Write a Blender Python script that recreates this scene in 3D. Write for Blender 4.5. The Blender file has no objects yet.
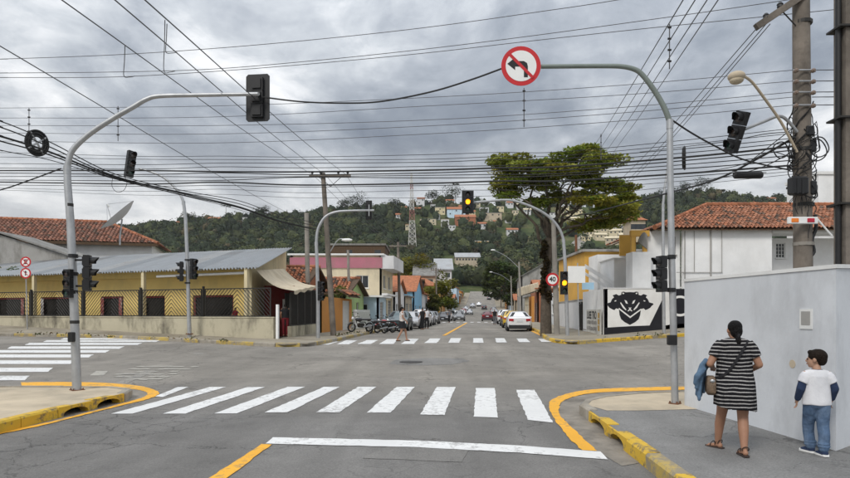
import bpy, bmesh, math, random
import numpy as np
from mathutils import Vector, Matrix
random.seed(7)
rng = np.random.default_rng(7)
SC = bpy.context.scene
COL = SC.collection
R = math.radians
UP = Vector((0, 0, 1))

# ---------------------------------------------------------------- camera
F, U0, VH, HC = 630.0, 425.0, 312.0, 1.95
cam = bpy.data.cameras.new('camera'); camo = bpy.data.objects.new('camera', cam); COL.objects.link(camo)
camo.location = (0, 0, HC); camo.rotation_euler = (R(90), 0, 0)
cam.sensor_width = 36; cam.lens = 36 * F / 850.0
cam.shift_y = (VH - 239) / 850.0
cam.clip_start = 0.1; cam.clip_end = 6000
SC.camera = camo

# ---------------------------------------------------------------- sky, sun, exposure
SUN_EL, SUN_AZ = 44, 212          # high soft sun behind the clouds, behind and left of the camera
w = bpy.data.worlds.new('World'); SC.world = w; w.use_nodes = True
nt = w.node_tree; nt.nodes.clear()
def N(tree, typ, **kw):
    n = tree.nodes.new(typ)
    for k, v in kw.items(): setattr(n, k, v)
    return n
def L(tree, a, b): tree.links.new(a, b)
def sky_world(nt):
    out = N(nt, 'ShaderNodeOutputWorld'); bg = N(nt, 'ShaderNodeBackground')
    tc = N(nt, 'ShaderNodeTexCoord'); sep = N(nt, 'ShaderNodeSeparateXYZ'); L(nt, tc.outputs['Generated'], sep.inputs[0])
    def M(op, a, b=None, c=None):
        m = N(nt, 'ShaderNodeMath', operation=op)
        for i, x in enumerate((a, b, c)):
            if x is None: continue
            if isinstance(x, (int, float)): m.inputs[i].default_value = x
            else: L(nt, x, m.inputs[i])
        return m.outputs[0]
    zc = M('ABSOLUTE', sep.outputs[2])
    den = M('ADD', zc, 0.17)
    px = M('DIVIDE', sep.outputs[0], den); py = M('DIVIDE', sep.outputs[1], den)
    comb = N(nt, 'ShaderNodeCombineXYZ'); L(nt, px, comb.inputs[0]); L(nt, py, comb.inputs[1])
    mp = N(nt, 'ShaderNodeMapping'); mp.inputs['Location'].default_value = (9.2, 0.45, 0); mp.inputs['Scale'].default_value = (1, 0.8, 1)
    L(nt, comb.outputs[0], mp.inputs[0])
    def nz(sc, d, r, dist, off):
        m_ = N(nt, 'ShaderNodeMapping'); m_.inputs['Location'].default_value = off; L(nt, mp.outputs[0], m_.inputs[0])
        n = N(nt, 'ShaderNodeTexNoise'); n.inputs['Scale'].default_value = sc; n.inputs['Detail'].default_value = d; n.inputs['Roughness'].default_value = r; n.inputs['Distortion'].default_value = dist; L(nt, m_.outputs[0], n.inputs['Vector']); return n.outputs['Fac']
    s = M('ADD', M('MULTIPLY', nz(.75, 3, .5, .2, (0, 0, 0)), .50), M('ADD', M('MULTIPLY', nz(2.2, 9, .56, .35, (5, 2, 0)), .36), M('MULTIPLY', nz(6.0, 9, .62, .4, (1, 8, 0)), .15)))
    r = N(nt, 'ShaderNodeValToRGB'); L(nt, s, r.inputs[0])
    el = r.color_ramp.elements
    el[0].position = .36; el[0].color = (.185, .21, .255, 1)
    el[1].position = .612; el[1].color = (1.0, 1.0, .995, 1)
    for p, c in ((.43, (.275, .305, .35, 1)), (.48, (.39, .42, .465, 1)), (.52, (.535, .565, .60, 1)), (.56, (.75, .765, .785, 1))):
        e = el.new(p); e.color = c
    # thinner, creamier cloud low over the hills
    hz = N(nt, 'ShaderNodeMapRange'); hz.inputs['From Min'].default_value = .03; hz.inputs['From Max'].default_value = .27
    hz.inputs['To Min'].default_value = .55; hz.inputs['To Max'].default_value = 0.0; L(nt, zc, hz.inputs[0])
    mx = N(nt, 'ShaderNodeMix', data_type='RGBA'); L(nt, hz.outputs[0], mx.inputs['Factor'])
    L(nt, r.outputs[0], mx.inputs['A']); mx.inputs['B'].default_value = (1.12, 1.10, 1.07, 1)
    # clear-sky component behind the cloud
    sk = N(nt, 'ShaderNodeTexSky', sky_type='NISHITA'); sk.sun_disc = False
    sk.sun_elevation = R(SUN_EL); sk.sun_rotation = R(SUN_AZ)
    sc = N(nt, 'ShaderNodeMix', data_type='RGBA', blend_type='MULTIPLY'); sc.inputs['Factor'].default_value = 1
    L(nt, sk.outputs[0], sc.inputs['A']); sc.inputs['B'].default_value = (.1, .1, .1, 1)
    m2 = N(nt, 'ShaderNodeMix', data_type='RGBA'); m2.inputs['Factor'].default_value = .93
    L(nt, sc.outputs['Result'], m2.inputs['A']); L(nt, mx.outputs['Result'], m2.inputs['B'])
    # overcast sky: brighter overhead than at the horizon (CIE overcast luminance)
    L(nt, m2.outputs['Result'], bg.inputs[0]); L(nt, M('MULTIPLY', M('MULTIPLY_ADD', zc, 2.0, 1.0), .64), bg.inputs[1])
    L(nt, bg.outputs[0], out.inputs[0])
sky_world(nt)
sun = bpy.data.lights.new('sun', 'SUN'); sun.energy = 1.5; sun.angle = R(16); sun.color = (1, .96, .9)
suno = bpy.data.objects.new('sun', sun); COL.objects.link(suno)
_d = Vector((math.sin(R(SUN_AZ)) * math.cos(R(SUN_EL)), math.cos(R(SUN_AZ)) * math.cos(R(SUN_EL)), math.sin(R(SUN_EL))))
suno.rotation_euler = _d.to_track_quat('Z', 'Y').to_euler()
SC.view_settings.view_transform = 'Standard'; SC.view_settings.look = 'None'
SC.view_settings.exposure = 0.27; SC.view_settings.gamma = 1.0; SC.view_settings.use_curve_mapping = False
SC.render.engine = 'CYCLES'

# ---------------------------------------------------------------- positions
SKY = [(-600, 240), (-100, 236), (130, 231), (170, 226), (215, 222), (250, 221), (300, 219), (340, 213), (390, 211), (420, 205), (450, 203), (490, 205), (540, 208), (570, 206), (600, 208), (650, 202), (700, 197), (760, 202), (830, 200), (950, 208), (1500, 215)]
def zt(u):
    v = float(np.interp(u, [a for a, b in SKY], [b for a, b in SKY]))
    return HC + (VH - v) / F * 600
def gz(x, y):
    if y < 25: z = .0192 * max(y, 0)
    elif y < 31: t = (y - 25) / 6; z = .48 + .0192 * 6 * (t - t * t / 2)
    else: z = .5376
    if x < -6: z += .010 * (-6 - x) * min(1, max(0, (y - 6) / 20)) if y < 110 else .010 * (-6 - x) * max(0, 1 - (y - 110) / 60)
    if x > 7: z += .040 * min(x - 7, 25) * min(1, max(0, (y - 14) / 10)) * max(0, 1 - max(0, y - 45) / 20)
    if y > 110:
        t = min(1, (y - 110) / 490); z += (zt(U0 + F * x / y) - .55) * t ** 2.35
    if y > 620: z -= (y - 620) * .12
    return z
def P(u, v, D): return Vector(((u - U0) / F * D, D, HC - (v - VH) / F * D))
def G(u, v, dz=0.0, d0=3.0, d1=640.0):
    def f(D): return HC - (v - VH) / F * D - gz((u - U0) / F * D, D) - dz
    D = d0; st = .25
    while D < d1 and f(D) > 0: D += st; st *= 1.03
    a, b = max(d0 * .5, D - st), D
    for _ in range(40):
        m = (a + b) / 2
        if f(m) > 0: a = m
        else: b = m
    return P(u, v, b)
RD = Vector((.097, 1, 0)).normalized()          # direction of the street ahead
RN = Vector((RD.y, -RD.x, 0))                   # to its right
def S(o, y, dz=0.0):                            # street point: offset o right of x = .097 y, at depth y, on the ground
    x = .097 * y + o; return Vector((x, y, gz(x, y) + dz))

# ---------------------------------------------------------------- materials
MATS = {}
def mat(name, col, rough=.7, var=.12, scale=3.0, bump=0.0, bscale=30.0, metal=0.0, spec=.4, stain=None, stain_amt=.0, stain_scale=1.2, attr=None, emit=None, coat=0.0):
    if name in MATS: return MATS[name]
    m = bpy.data.materials.new(name); m.use_nodes = True; t = m.node_tree
    b = t.nodes['Principled BSDF']; b.inputs['Roughness'].default_value = rough; b.inputs['Metallic'].default_value = metal
    b.inputs['Specular IOR Level'].default_value = spec
    if coat: b.inputs['Coat Weight'].default_value = coat; b.inputs['Coat Roughness'].default_value = .08
    tc = N(t, 'ShaderNodeTexCoord'); src = tc.outputs['Object']
    nz = N(t, 'ShaderNodeTexNoise'); nz.inputs['Scale'].default_value = scale; nz.inputs['Detail'].default_value = 6; nz.inputs['Roughness'].default_value = .6
    L(t, src, nz.inputs['Vector'])
    mr = N(t, 'ShaderNodeMapRange'); mr.inputs['From Min'].default_value = .3; mr.inputs['From Max'].default_value = .7
    mr.inputs['To Min'].default_value = 1 - var; mr.inputs['To Max'].default_value = 1 + var; L(t, nz.outputs['Fac'], mr.inputs[0])
    mul = N(t, 'ShaderNodeMix', data_type='RGBA', blend_type='MULTIPLY'); mul.inputs['Factor'].default_value = 1
    if attr:
        at = N(t, 'ShaderNodeAttribute', attribute_name=attr); L(t, at.outputs['Color'], mul.inputs['A'])
    else: mul.inputs['A'].default_value = (*col, 1)
    L(t, mr.outputs[0], mul.inputs['B']); res = mul.outputs['Result']
    if stain:
        n2 = N(t, 'ShaderNodeTexNoise'); n2.inputs['Scale'].default_value = stain_scale; n2.inputs['Detail'].default_value = 9; n2.inputs['Roughness'].default_value = .68
        mp = N(t, 'ShaderNodeMapping'); mp.inputs['Scale'].default_value = (1, 1, .45); mp.inputs['Location'].default_value = (4.2, 1.3, 2.2)
        L(t, src, mp.inputs[0]); L(t, mp.outputs[0], n2.inputs['Vector'])
        r2 = N(t, 'ShaderNodeMapRange'); r2.inputs['From Min'].default_value = .48; r2.inputs['From Max'].default_value = .68
        r2.inputs['To Max'].default_value = stain_amt; L(t, n2.outputs['Fac'], r2.inputs[0])
        ms = N(t, 'ShaderNodeMix', data_type='RGBA'); L(t, r2.outputs[0], ms.inputs['Factor']); L(t, res, ms.inputs['A']); ms.inputs['B'].default_value = (*stain, 1)
        res = ms.outputs['Result']
    L(t, res, b.inputs['Base Color'])
    if emit: b.inputs['Emission Color'].default_value = (*emit[:3], 1); b.inputs['Emission Strength'].default_value = emit[3]
    if bump:
        n3 = N(t, 'ShaderNodeTexNoise'); n3.inputs['Scale'].default_value = bscale; n3.inputs['Detail'].default_value = 4; L(t, src, n3.inputs['Vector'])
        bp = N(t, 'ShaderNodeBump'); bp.inputs['Strength'].default_value = bump; bp.inputs['Distance'].default_value = .02
        L(t, n3.outputs['Fac'], bp.inputs['Height']); L(t, bp.outputs[0], b.inputs['Normal'])
    MATS[name] = m; return m
def worn_paint(name, col, under, amt=.55, scale=7.0, lo=.80):
    """road paint worn through to what lies under it, with chips and tyre scuffs"""
    if name in MATS: return MATS[name]
    m = bpy.data.materials.new(name); m.use_nodes = True; t = m.node_tree; b = t.nodes['Principled BSDF']; b.inputs['Roughness'].default_value = .75
    tc = N(t, 'ShaderNodeTexCoord')
    n1 = N(t, 'ShaderNodeTexNoise'); n1.inputs['Scale'].default_value = scale; n1.inputs['Detail'].default_value = 10; n1.inputs['Roughness'].default_value = .75; L(t, tc.outputs['Object'], n1.inputs['Vector'])
    n2 = N(t, 'ShaderNodeTexNoise'); n2.inputs['Scale'].default_value = .9; n2.inputs['Detail'].default_value = 3; L(t, tc.outputs['Object'], n2.inputs['Vector'])
    ad = N(t, 'ShaderNodeMath', operation='MULTIPLY_ADD'); L(t, n2.outputs['Fac'], ad.inputs[0]); ad.inputs[1].default_value = .5; L(t, n1.outputs['Fac'], ad.inputs[2])
    r = N(t, 'ShaderNodeMapRange'); r.inputs['From Min'].default_value = lo; r.inputs['From Max'].default_value = lo + .11; r.inputs['To Max'].default_value = amt; L(t, ad.outputs[0], r.inputs[0])
    g = N(t, 'ShaderNodeMapRange'); g.inputs['From Min'].default_value = .3; g.inputs['From Max'].default_value = .7; g.inputs['To Min'].default_value = .86; g.inputs['To Max'].default_value = 1.04; L(t, n2.outputs['Fac'], g.inputs[0])
    mu = N(t, 'ShaderNodeMix', data_type='RGBA', blend_type='MULTIPLY'); mu.inputs['Factor'].default_value = 1; mu.inputs['A'].default_value = (*col, 1); L(t, g.outputs[0], mu.inputs['B'])
    mx = N(t, 'ShaderNodeMix', data_type='RGBA'); L(t, r.outputs[0], mx.inputs['Factor']); L(t, mu.outputs['Result'], mx.inputs['A']); mx.inputs['B'].default_value = (*under, 1)
    L(t, mx.outputs['Result'], b.inputs['Base Color']); MATS[name] = m; return m
def asphalt(name, col, crack=.6, tint=None):
    m = bpy.data.materials.new(name); m.use_nodes = True; t = m.node_tree; b = t.nodes['Principled BSDF']; b.inputs['Roughness'].default_value = .85; b.inputs['Specular IOR Level'].default_value = .3
    tc = N(t, 'ShaderNodeTexCoord'); o = tc.outputs['Object']
    def noise(s, d=4, r=.6, vec=o, dist=0):
        n = N(t, 'ShaderNodeTexNoise'); n.inputs['Scale'].default_value = s; n.inputs['Detail'].default_value = d; n.inputs['Roughness'].default_value = r; n.inputs['Distortion'].default_value = dist; L(t, vec, n.inputs['Vector']); return n
    def rng_(x, a, bb, c, d):
        r = N(t, 'ShaderNodeMapRange'); r.inputs['From Min'].default_value = a; r.inputs['From Max'].default_value = bb; r.inputs['To Min'].default_value = c; r.inputs['To Max'].default_value = d; L(t, x, r.inputs[0]); return r.outputs[0]
    def mulc(a, f):
        q = N(t, 'ShaderNodeMix', data_type='RGBA', blend_type='MULTIPLY'); q.inputs['Factor'].default_value = 1
        if isinstance(a, tuple): q.inputs['A'].default_value = (*a, 1)
        else: L(t, a, q.inputs['A'])
        L(t, f, q.inputs['B']); return q.outputs['Result']
    big = rng_(noise(.22, 5, .6, dist=.6).outputs['Fac'], .33, .67, .80, 1.2)
    mid = rng_(noise(1.7, 6, .7).outputs['Fac'], .3, .7, .88, 1.12)
    fine = rng_(noise(46, 3, .8).outputs['Fac'], .3, .7, .72, 1.28)
    # long streaks worn by the traffic
    mp = N(t, 'ShaderNodeMapping'); mp.inputs['Scale'].default_value = (1.1, .05, 1); mp.inputs['Rotation'].default_value = (0, 0, -.097); L(t, o, mp.inputs[0])
    lane = rng_(noise(1.0, 4, .6, mp.outputs[0]).outputs['Fac'], .35, .65, .90, 1.10)
    c = mulc(mulc(mulc(mulc(col, big), mid), fine), lane)
    # older, paler and browner surface across the junction itself
    if tint:
        sy = N(t, 'ShaderNodeSeparateXYZ'); L(t, o, sy.inputs[0]); wob = N(t, 'ShaderNodeMath', operation='MULTIPLY_ADD'); L(t, noise(.5, 5, .6).outputs['Fac'], wob.inputs[0]); wob.inputs[1].default_value = 5.0; L(t, sy.outputs[1], wob.inputs[2])
        k = rng_(wob.outputs[0], 12.5, 18.5, 0, 1); mk = N(t, 'ShaderNodeMix', data_type='RGBA'); L(t, k, mk.inputs['Factor']); mk.inputs['A'].default_value = (1, 1, 1, 1); mk.inputs['B'].default_value = (*tint, 1); c = mulc(c, mk.outputs['Result'])
    # oil drips
    sp = rng_(noise(2.3, 8, .8, dist=.3).outputs['Fac'], .63, .72, 1, .66)
    c = mulc(c, sp)
    # cracks
    def crackmask(s, w, gate_s, lo, hi):
        dn = noise(3.1 * s, 5, .7)
        va = N(t, 'ShaderNodeVectorMath', operation='MULTIPLY_ADD'); L(t, dn.outputs['Color'], va.inputs[0]); va.inputs[1].default_value = (.5 / s, .5 / s, 0); L(t, o, va.inputs[2])
        v = N(t, 'ShaderNodeTexVoronoi', feature='DISTANCE_TO_EDGE'); v.inputs['Scale'].default_value = s; L(t, va.outputs[0], v.inputs['Vector'])
        e = rng_(v.outputs['Distance'], 0, w, 1, 0)
        g = rng_(noise(gate_s, 3, .5).outputs['Fac'], lo, hi, 0, 1)
        mm = N(t, 'ShaderNodeMath', operation='MULTIPLY'); L(t, e, mm.inputs[0]); L(t, g, mm.inputs[1]); return mm.outputs[0]
    k1 = crackmask(.42, .008, .3, .42, .55); k2 = crackmask(2.1, .025, .25, .52, .62)
    mxk = N(t, 'ShaderNodeMath', operation='MAXIMUM'); L(t, k1, mxk.inputs[0]); L(t, k2, mxk.inputs[1])
    c = mulc(c, rng_(mxk.outputs[0], 0, 1, 1, 1 - crack))
    L(t, c, b.inputs['Base Color'])
    bp = N(t, 'ShaderNodeBump'); bp.inputs['Strength'].default_value = .5; bp.inputs['Distance'].default_value = .012
    hh = N(t, 'ShaderNodeMath', operation='SUBTRACT'); L(t, fine, hh.inputs[0]); L(t, mxk.outputs[0], hh.inputs[1]); L(t, hh.outputs[0], bp.inputs['Height']); L(t, bp.outputs[0], b.inputs['Normal'])
    MATS[name] = m; return m
def leaf_mat(name, rough=.6, trans=.25):
    if name in MATS: return MATS[name]
    m = bpy.data.materials.new(name); m.use_nodes = True; t = m.node_tree; b = t.nodes['Principled BSDF']; b.inputs['Roughness'].default_value = rough; b.inputs['Specular IOR Level'].default_value = .25
    at = N(t, 'ShaderNodeAttribute', attribute_name='col'); L(t, at.outputs['Color'], b.inputs['Base Color'])
    tr = N(t, 'ShaderNodeBsdfTranslucent'); L(t, at.outputs['Color'], tr.inputs[0])
    mx = N(t, 'ShaderNodeMixShader'); mx.inputs[0].default_value = trans; L(t, b.outputs[0], mx.inputs[1]); L(t, tr.outputs[0], mx.inputs[2])
    L(t, mx.outputs[0], t.nodes['Material Output'].inputs[0]); MATS[name] = m; return m

# ---------------------------------------------------------------- mesh building
ORG = {}
def tag(o, label=None, cat=None, group=None, kind=None):
    if label: o['label'] = label
    if cat: o['category'] = cat
    if group: o['group'] = group
    if kind: o['kind'] = kind
    return o
def thing(name, loc, label, cat, group=None):
    o = bpy.data.objects.new(name, None); COL.objects.link(o); o.location = loc; o.empty_display_size = .1
    ORG[o.name] = Vector(loc); return tag(o, label, cat, group)
class MB:
    def __init__(s): s.v = []; s.f = []; s.c = []; s.uc = False
    def add(s, vs, fs, col=None):
        n = len(s.v); s.v += [tuple(p) for p in vs]; s.f += [tuple(i + n for i in f) for f in fs]
        s.c += [col or (1, 1, 1)] * len(fs)
        if col: s.uc = True
        return s
    def quad(s, a, b, c, d, col=None): return s.add([a, b, c, d], [(0, 1, 2, 3)], col)
    def obox(s, c, ax, ay, az, col=None):       # centre and three half-axes
        c, ax, ay, az = map(Vector, (c, ax, ay, az))
        vs = [c + i * ax + j * ay + k * az for k in (-1, 1) for j in (-1, 1) for i in (-1, 1)]
        return s.add(vs, [(0, 2, 3, 1), (4, 5, 7, 6), (0, 1, 5, 4), (2, 6, 7, 3), (0, 4, 6, 2), (1, 3, 7, 5)], col)
    def box(s, c, d, rz=0, col=None):
        ca, sa = math.cos(rz), math.sin(rz)
        return s.obox(c, (d[0] / 2 * ca, d[0] / 2 * sa, 0), (-d[1] / 2 * sa, d[1] / 2 * ca, 0), (0, 0, d[2] / 2), col)
    def bbox(s, c, d, b, rz=0):                  # box with chamfered vertical and top edges
        x, y, z = d[0] / 2, d[1] / 2, d[2] / 2; ca, sa = math.cos(rz), math.sin(rz); c = Vector(c)
        def ring(xx, yy, bb, zz):
            pts = [(xx - bb, -yy), (xx, -yy + bb), (xx, yy - bb), (xx - bb, yy), (-xx + bb, yy), (-xx, yy - bb), (-xx, -yy + bb), (-xx + bb, -yy)]
            return [c + Vector((p * ca - q * sa, p * sa + q * ca, zz)) for p, q in pts]
        rs = [ring(x - b, y - b, b * .5, -z), ring(x, y, b, -z + b), ring(x, y, b, z - b), ring(x - b, y - b, b * .5, z)]
        return s.rings(rs, True, True)
    def rings(s, rs, cap0=True, cap1=True, closed=True, col=None):
        n = len(rs[0]); vs = [p for r in rs for p in r]; fs = []
        for i in range(len(rs) - 1):
            for j in range(n if closed else n - 1):
                k = (j + 1) % n; fs.append((i * n + j, i * n + k, (i + 1) * n + k, (i + 1) * n + j))
        if cap0: fs.append(tuple(range(n - 1, -1, -1)))
        if cap1: fs.append(tuple((len(rs) - 1) * n + j for j in range(n)))
        return s.add(vs, fs, col)
    def tube(s, pts, rad, n=8, cap=True, col=None, flat=1.0):
        pts = [Vector(p) for p in pts]; m = len(pts)
        rad = [float(x) for x in rad] if isinstance(rad, (list, tuple)) else [float(rad)] * m
        rs = []; up = None
        for i, p in enumerate(pts):
            t = (pts[min(i + 1, m - 1)] - pts[max(i - 1, 0)]); t = t.normalized() if t.length > 1e-9 else Vector((0, 0, 1))
            if up is None: up = Vector((0, 0, 1)) if abs(t.z) < .9 else Vector((0, 1, 0))
            x = up.cross(t)
            x = x.normalized() if x.length > 1e-6 else Vector((1, 0, 0))
            y = t.cross(x).normalized(); up = y
            rs.append([p + rad[i] * (math.cos(a) * x + flat * math.sin(a) * y) for a in [2 * math.pi * k / n for k in range(n)]])
        return s.rings(rs, cap, cap, True, col)
    def ball(s, c, r, nu=10, nv=7, col=None, rot=None):
        c = Vector(c); r = (r, r, r) if isinstance(r, (int, float)) else r; rs = []
        for i in range(1, nv):
            a = math.pi * i / nv
            rg = [Vector((r[0] * math.sin(a) * math.cos(b), r[1] * math.sin(a) * math.sin(b), r[2] * -math.cos(a))) for b in [2 * math.pi * k / nu for k in range(nu)]]
            rs.append([c + (rot @ p if rot else p) for p in rg])
        return s.rings(rs, True, True, True, col)
    def disc(s, c, nrm, r, th, n=24):
        nrm = Vector(nrm).normalized(); return s.tube([Vector(c) - nrm * th / 2, Vector(c) + nrm * th / 2], r, n)
    def extrude(s, poly, d, col=None):           # planar polygon pushed along d
        poly = [Vector(p) for p in poly]; d = Vector(d); n = len(poly)
        return s.rings([poly, [p + d for p in poly]], True, True, True, col)
    def build(s, name, m, parent=None, origin=None, smooth=False, kind=None):
        me = bpy.data.meshes.new(name)
        off = ORG.get(parent.name, Vector((0, 0, 0))) if parent else (Vector(origin) if origin is not None else Vector((0, 0, 0)))
        v = np.array(s.v, dtype=np.float64).reshape(-1, 3) - np.array(off)
        me.from_pydata(v.tolist(), [], s.f)
        if s.uc:
            a = me.color_attributes.new('col', 'FLOAT_COLOR', 'CORNER')
            lt = np.array([len(f) for f in s.f]); cc = np.repeat(np.array(s.c, dtype=np.float32), lt, axis=0)
            a.data.foreach_set('color', np.concatenate([cc, np.ones((len(cc), 1), np.float32)], 1).ravel())
        if m: me.materials.append(MATS[m] if isinstance(m, str) else m)
        if smooth: me.polygons.foreach_set('use_smooth', [True] * len(me.polygons))
        me.validate(); me.update()
        bm = bmesh.new(); bm.from_mesh(me); bmesh.ops.recalc_face_normals(bm, faces=bm.faces); bm.to_mesh(me); bm.free()
        if smooth:
            try: me.set_sharp_from_angle(angle=R(38))
            except Exception: pass
        o = bpy.data.objects.new(name, me); COL.objects.link(o)
        if parent: o.parent = parent; ORG[o.name] = off
        else: o.location = off; ORG[o.name] = Vector(off)
        if kind: o['kind'] = kind
        return o
def children_map():
    d = {}
    for o in COL.objects:
        if o.parent: d.setdefault(o.parent.name, []).append(o)
    return d
def copy_tree(o, parent=None, kids=None):
    kids = kids if kids is not None else children_map()
    c = o.copy(); COL.objects.link(c); c.parent = parent
    for ch in kids.get(o.name, []): copy_tree(ch, c, kids)
    return c
def grid_sheet(name, m, xs, ys, zf, kind='structure', origin=(0, 0, 0)):
    b = MB(); nx, ny = len(xs), len(ys)
    vs = [(x, y, zf(x, y)) for y in ys for x in xs]
    fs = [(j * nx + i, j * nx + i + 1, (j + 1) * nx + i + 1, (j + 1) * nx + i) for j in range(ny - 1) for i in range(nx - 1)]
    b.add(vs, fs); return b.build(name, m, None, origin, smooth=True, kind=kind)
def smooth_path(pts, n=6, closed=False):
    pts = [Vector(p) for p in pts]; out = []
    for i in range(len(pts) - 1):
        p0 = pts[max(i - 1, 0)]; p1 = pts[i]; p2 = pts[i + 1]; p3 = pts[min(i + 2, len(pts) - 1)]
        for k in range(n):
            t = k / n
            out.append(.5 * ((2 * p1) + (p2 - p0) * t + (2 * p0 - 5 * p1 + 4 * p2 - p3) * t * t + (3 * p1 - p0 - 3 * p2 + p3) * t ** 3))
    out.append(pts[-1]); return out
# ================================================================ SETTING
asphalt('asphalt', (.175, .169, .160), .6, (1.36, 1.30, 1.20))
mat('soil', (.12, .105, .07), .95, .3, .35, bump=.4, bscale=2)
mat('concrete_pave', (.50, .42, .305), .85, .16, 1.3, bump=.25, bscale=25, stain=(.22, .2, .16), stain_amt=.55, stain_scale=.8)
asphalt('gray_pave', (.225, .222, .215), .45)
mat('far_pave', (.30, .265, .205), .9, .2, .9, bump=.3, bscale=12, stain=(.17, .14, .09), stain_amt=.7, stain_scale=.5)
mat('gutter_concrete', (.25, .225, .19), .9, .25, 3, bump=.5, bscale=18, stain=(.10, .09, .075), stain_amt=.85, stain_scale=1.6)
worn_paint('white_paint', (.76, .76, .745), (.27, .26, .25), .7, 9, .775)
worn_paint('yellow_line_paint', (.86, .43, .03), (.32, .22, .1), .75, 8, .77)
worn_paint('yellow_kerb_paint', (.66, .42, .035), (.14, .115, .08), .9, 7, .775)
worn_paint('faded_kerb_paint', (.50, .36, .09), (.25, .22, .17), .9, 5, .69)
mat('drain_shade_black', (.025, .021, .017), .95, .3, 6)  # near-black colour that paints in the darkness of the drain openings
mat('kerb_concrete', (.33, .3, .25), .9, .2, 4, bump=.4, bscale=25, stain=(.15, .13, .1), stain_amt=.7)

def terrain_z(x, y):
    z = gz(x, y)
    o = x - .097 * y
    if y < 66 and -75 < x < 75: z -= .6
    elif -30 < o < 26: z -= .30
    return z
def meadow_mat():
    m = bpy.data.materials.new('hill_ground'); m.use_nodes = True; t = m.node_tree; b = t.nodes['Principled BSDF']; b.inputs['Roughness'].default_value = .95; b.inputs['Specular IOR Level'].default_value = .1
    tc = N(t, 'ShaderNodeTexCoord')
    def nz(s, d):
        n = N(t, 'ShaderNodeTexNoise'); n.inputs['Scale'].default_value = s; n.inputs['Detail'].default_value = d; n.inputs['Roughness'].default_value = .65; L(t, tc.outputs['Object'], n.inputs['Vector']); return n.outputs['Fac']
    r = N(t, 'ShaderNodeValToRGB'); L(t, nz(.035, 8), r.inputs[0]); e = r.color_ramp.elements
    e[0].position = .36; e[0].color = (.035, .05, .02, 1); e[1].position = .68; e[1].color = (.15, .115, .065, 1)
    k = e.new(.48); k.color = (.06, .08, .028, 1); k = e.new(.58); k.color = (.10, .105, .045, 1)
    r2 = N(t, 'ShaderNodeMapRange'); L(t, nz(.6, 5), r2.inputs[0]); r2.inputs['From Min'].default_value = .3; r2.inputs['From Max'].default_value = .7; r2.inputs['To Min'].default_value = .7; r2.inputs['To Max'].default_value = 1.3
    mu = N(t, 'ShaderNodeMix', data_type='RGBA', blend_type='MULTIPLY'); mu.inputs['Factor'].default_value = 1; L(t, r.outputs[0], mu.inputs['A']); L(t, r2.outputs[0], mu.inputs['B'])
    L(t, mu.outputs['Result'], b.inputs['Base Color']); MATS['hill_ground'] = m
meadow_mat()
_xs = sorted(set([round(x, 1) for x in list(np.linspace(-900, 900, 91)) + list(np.linspace(-80, 120, 51))]))
_ys = sorted(set([round(y, 1) for y in list(np.linspace(-40, 66, 14)) + list(np.linspace(67, 640, 130)) + list(np.linspace(660, 1500, 22))]))
tag(grid_sheet('terrain', 'hill_ground', _xs, _ys, terrain_z))
grid_sheet('road', 'asphalt', sorted(set(list(np.arange(-72, 73, 2.0)) + [-6.0, 7.0])), sorted(set(list(np.arange(-10, 64.5, 1.0)) + [])), gz)
# street going on up the hill
def strip_along(name, m, o0, o1, y0, y1, st, dz, n=5, kind='structure'):
    b = MB(); ys = list(np.arange(y0, y1 + .01, st)); os_ = np.linspace(o0, o1, n)
    vs = [S(o, y, dz) for y in ys for o in os_]; k = n
    b.add(vs, [(j * k + i, j * k + i + 1, (j + 1) * k + i + 1, (j + 1) * k + i) for j in range(len(ys) - 1) for i in range(k - 1)])
    return b.build(name, m, None, None, True, kind)
strip_along('street', 'asphalt', -7.6, 3.6, 63.0, 300, 3, .003)

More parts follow.
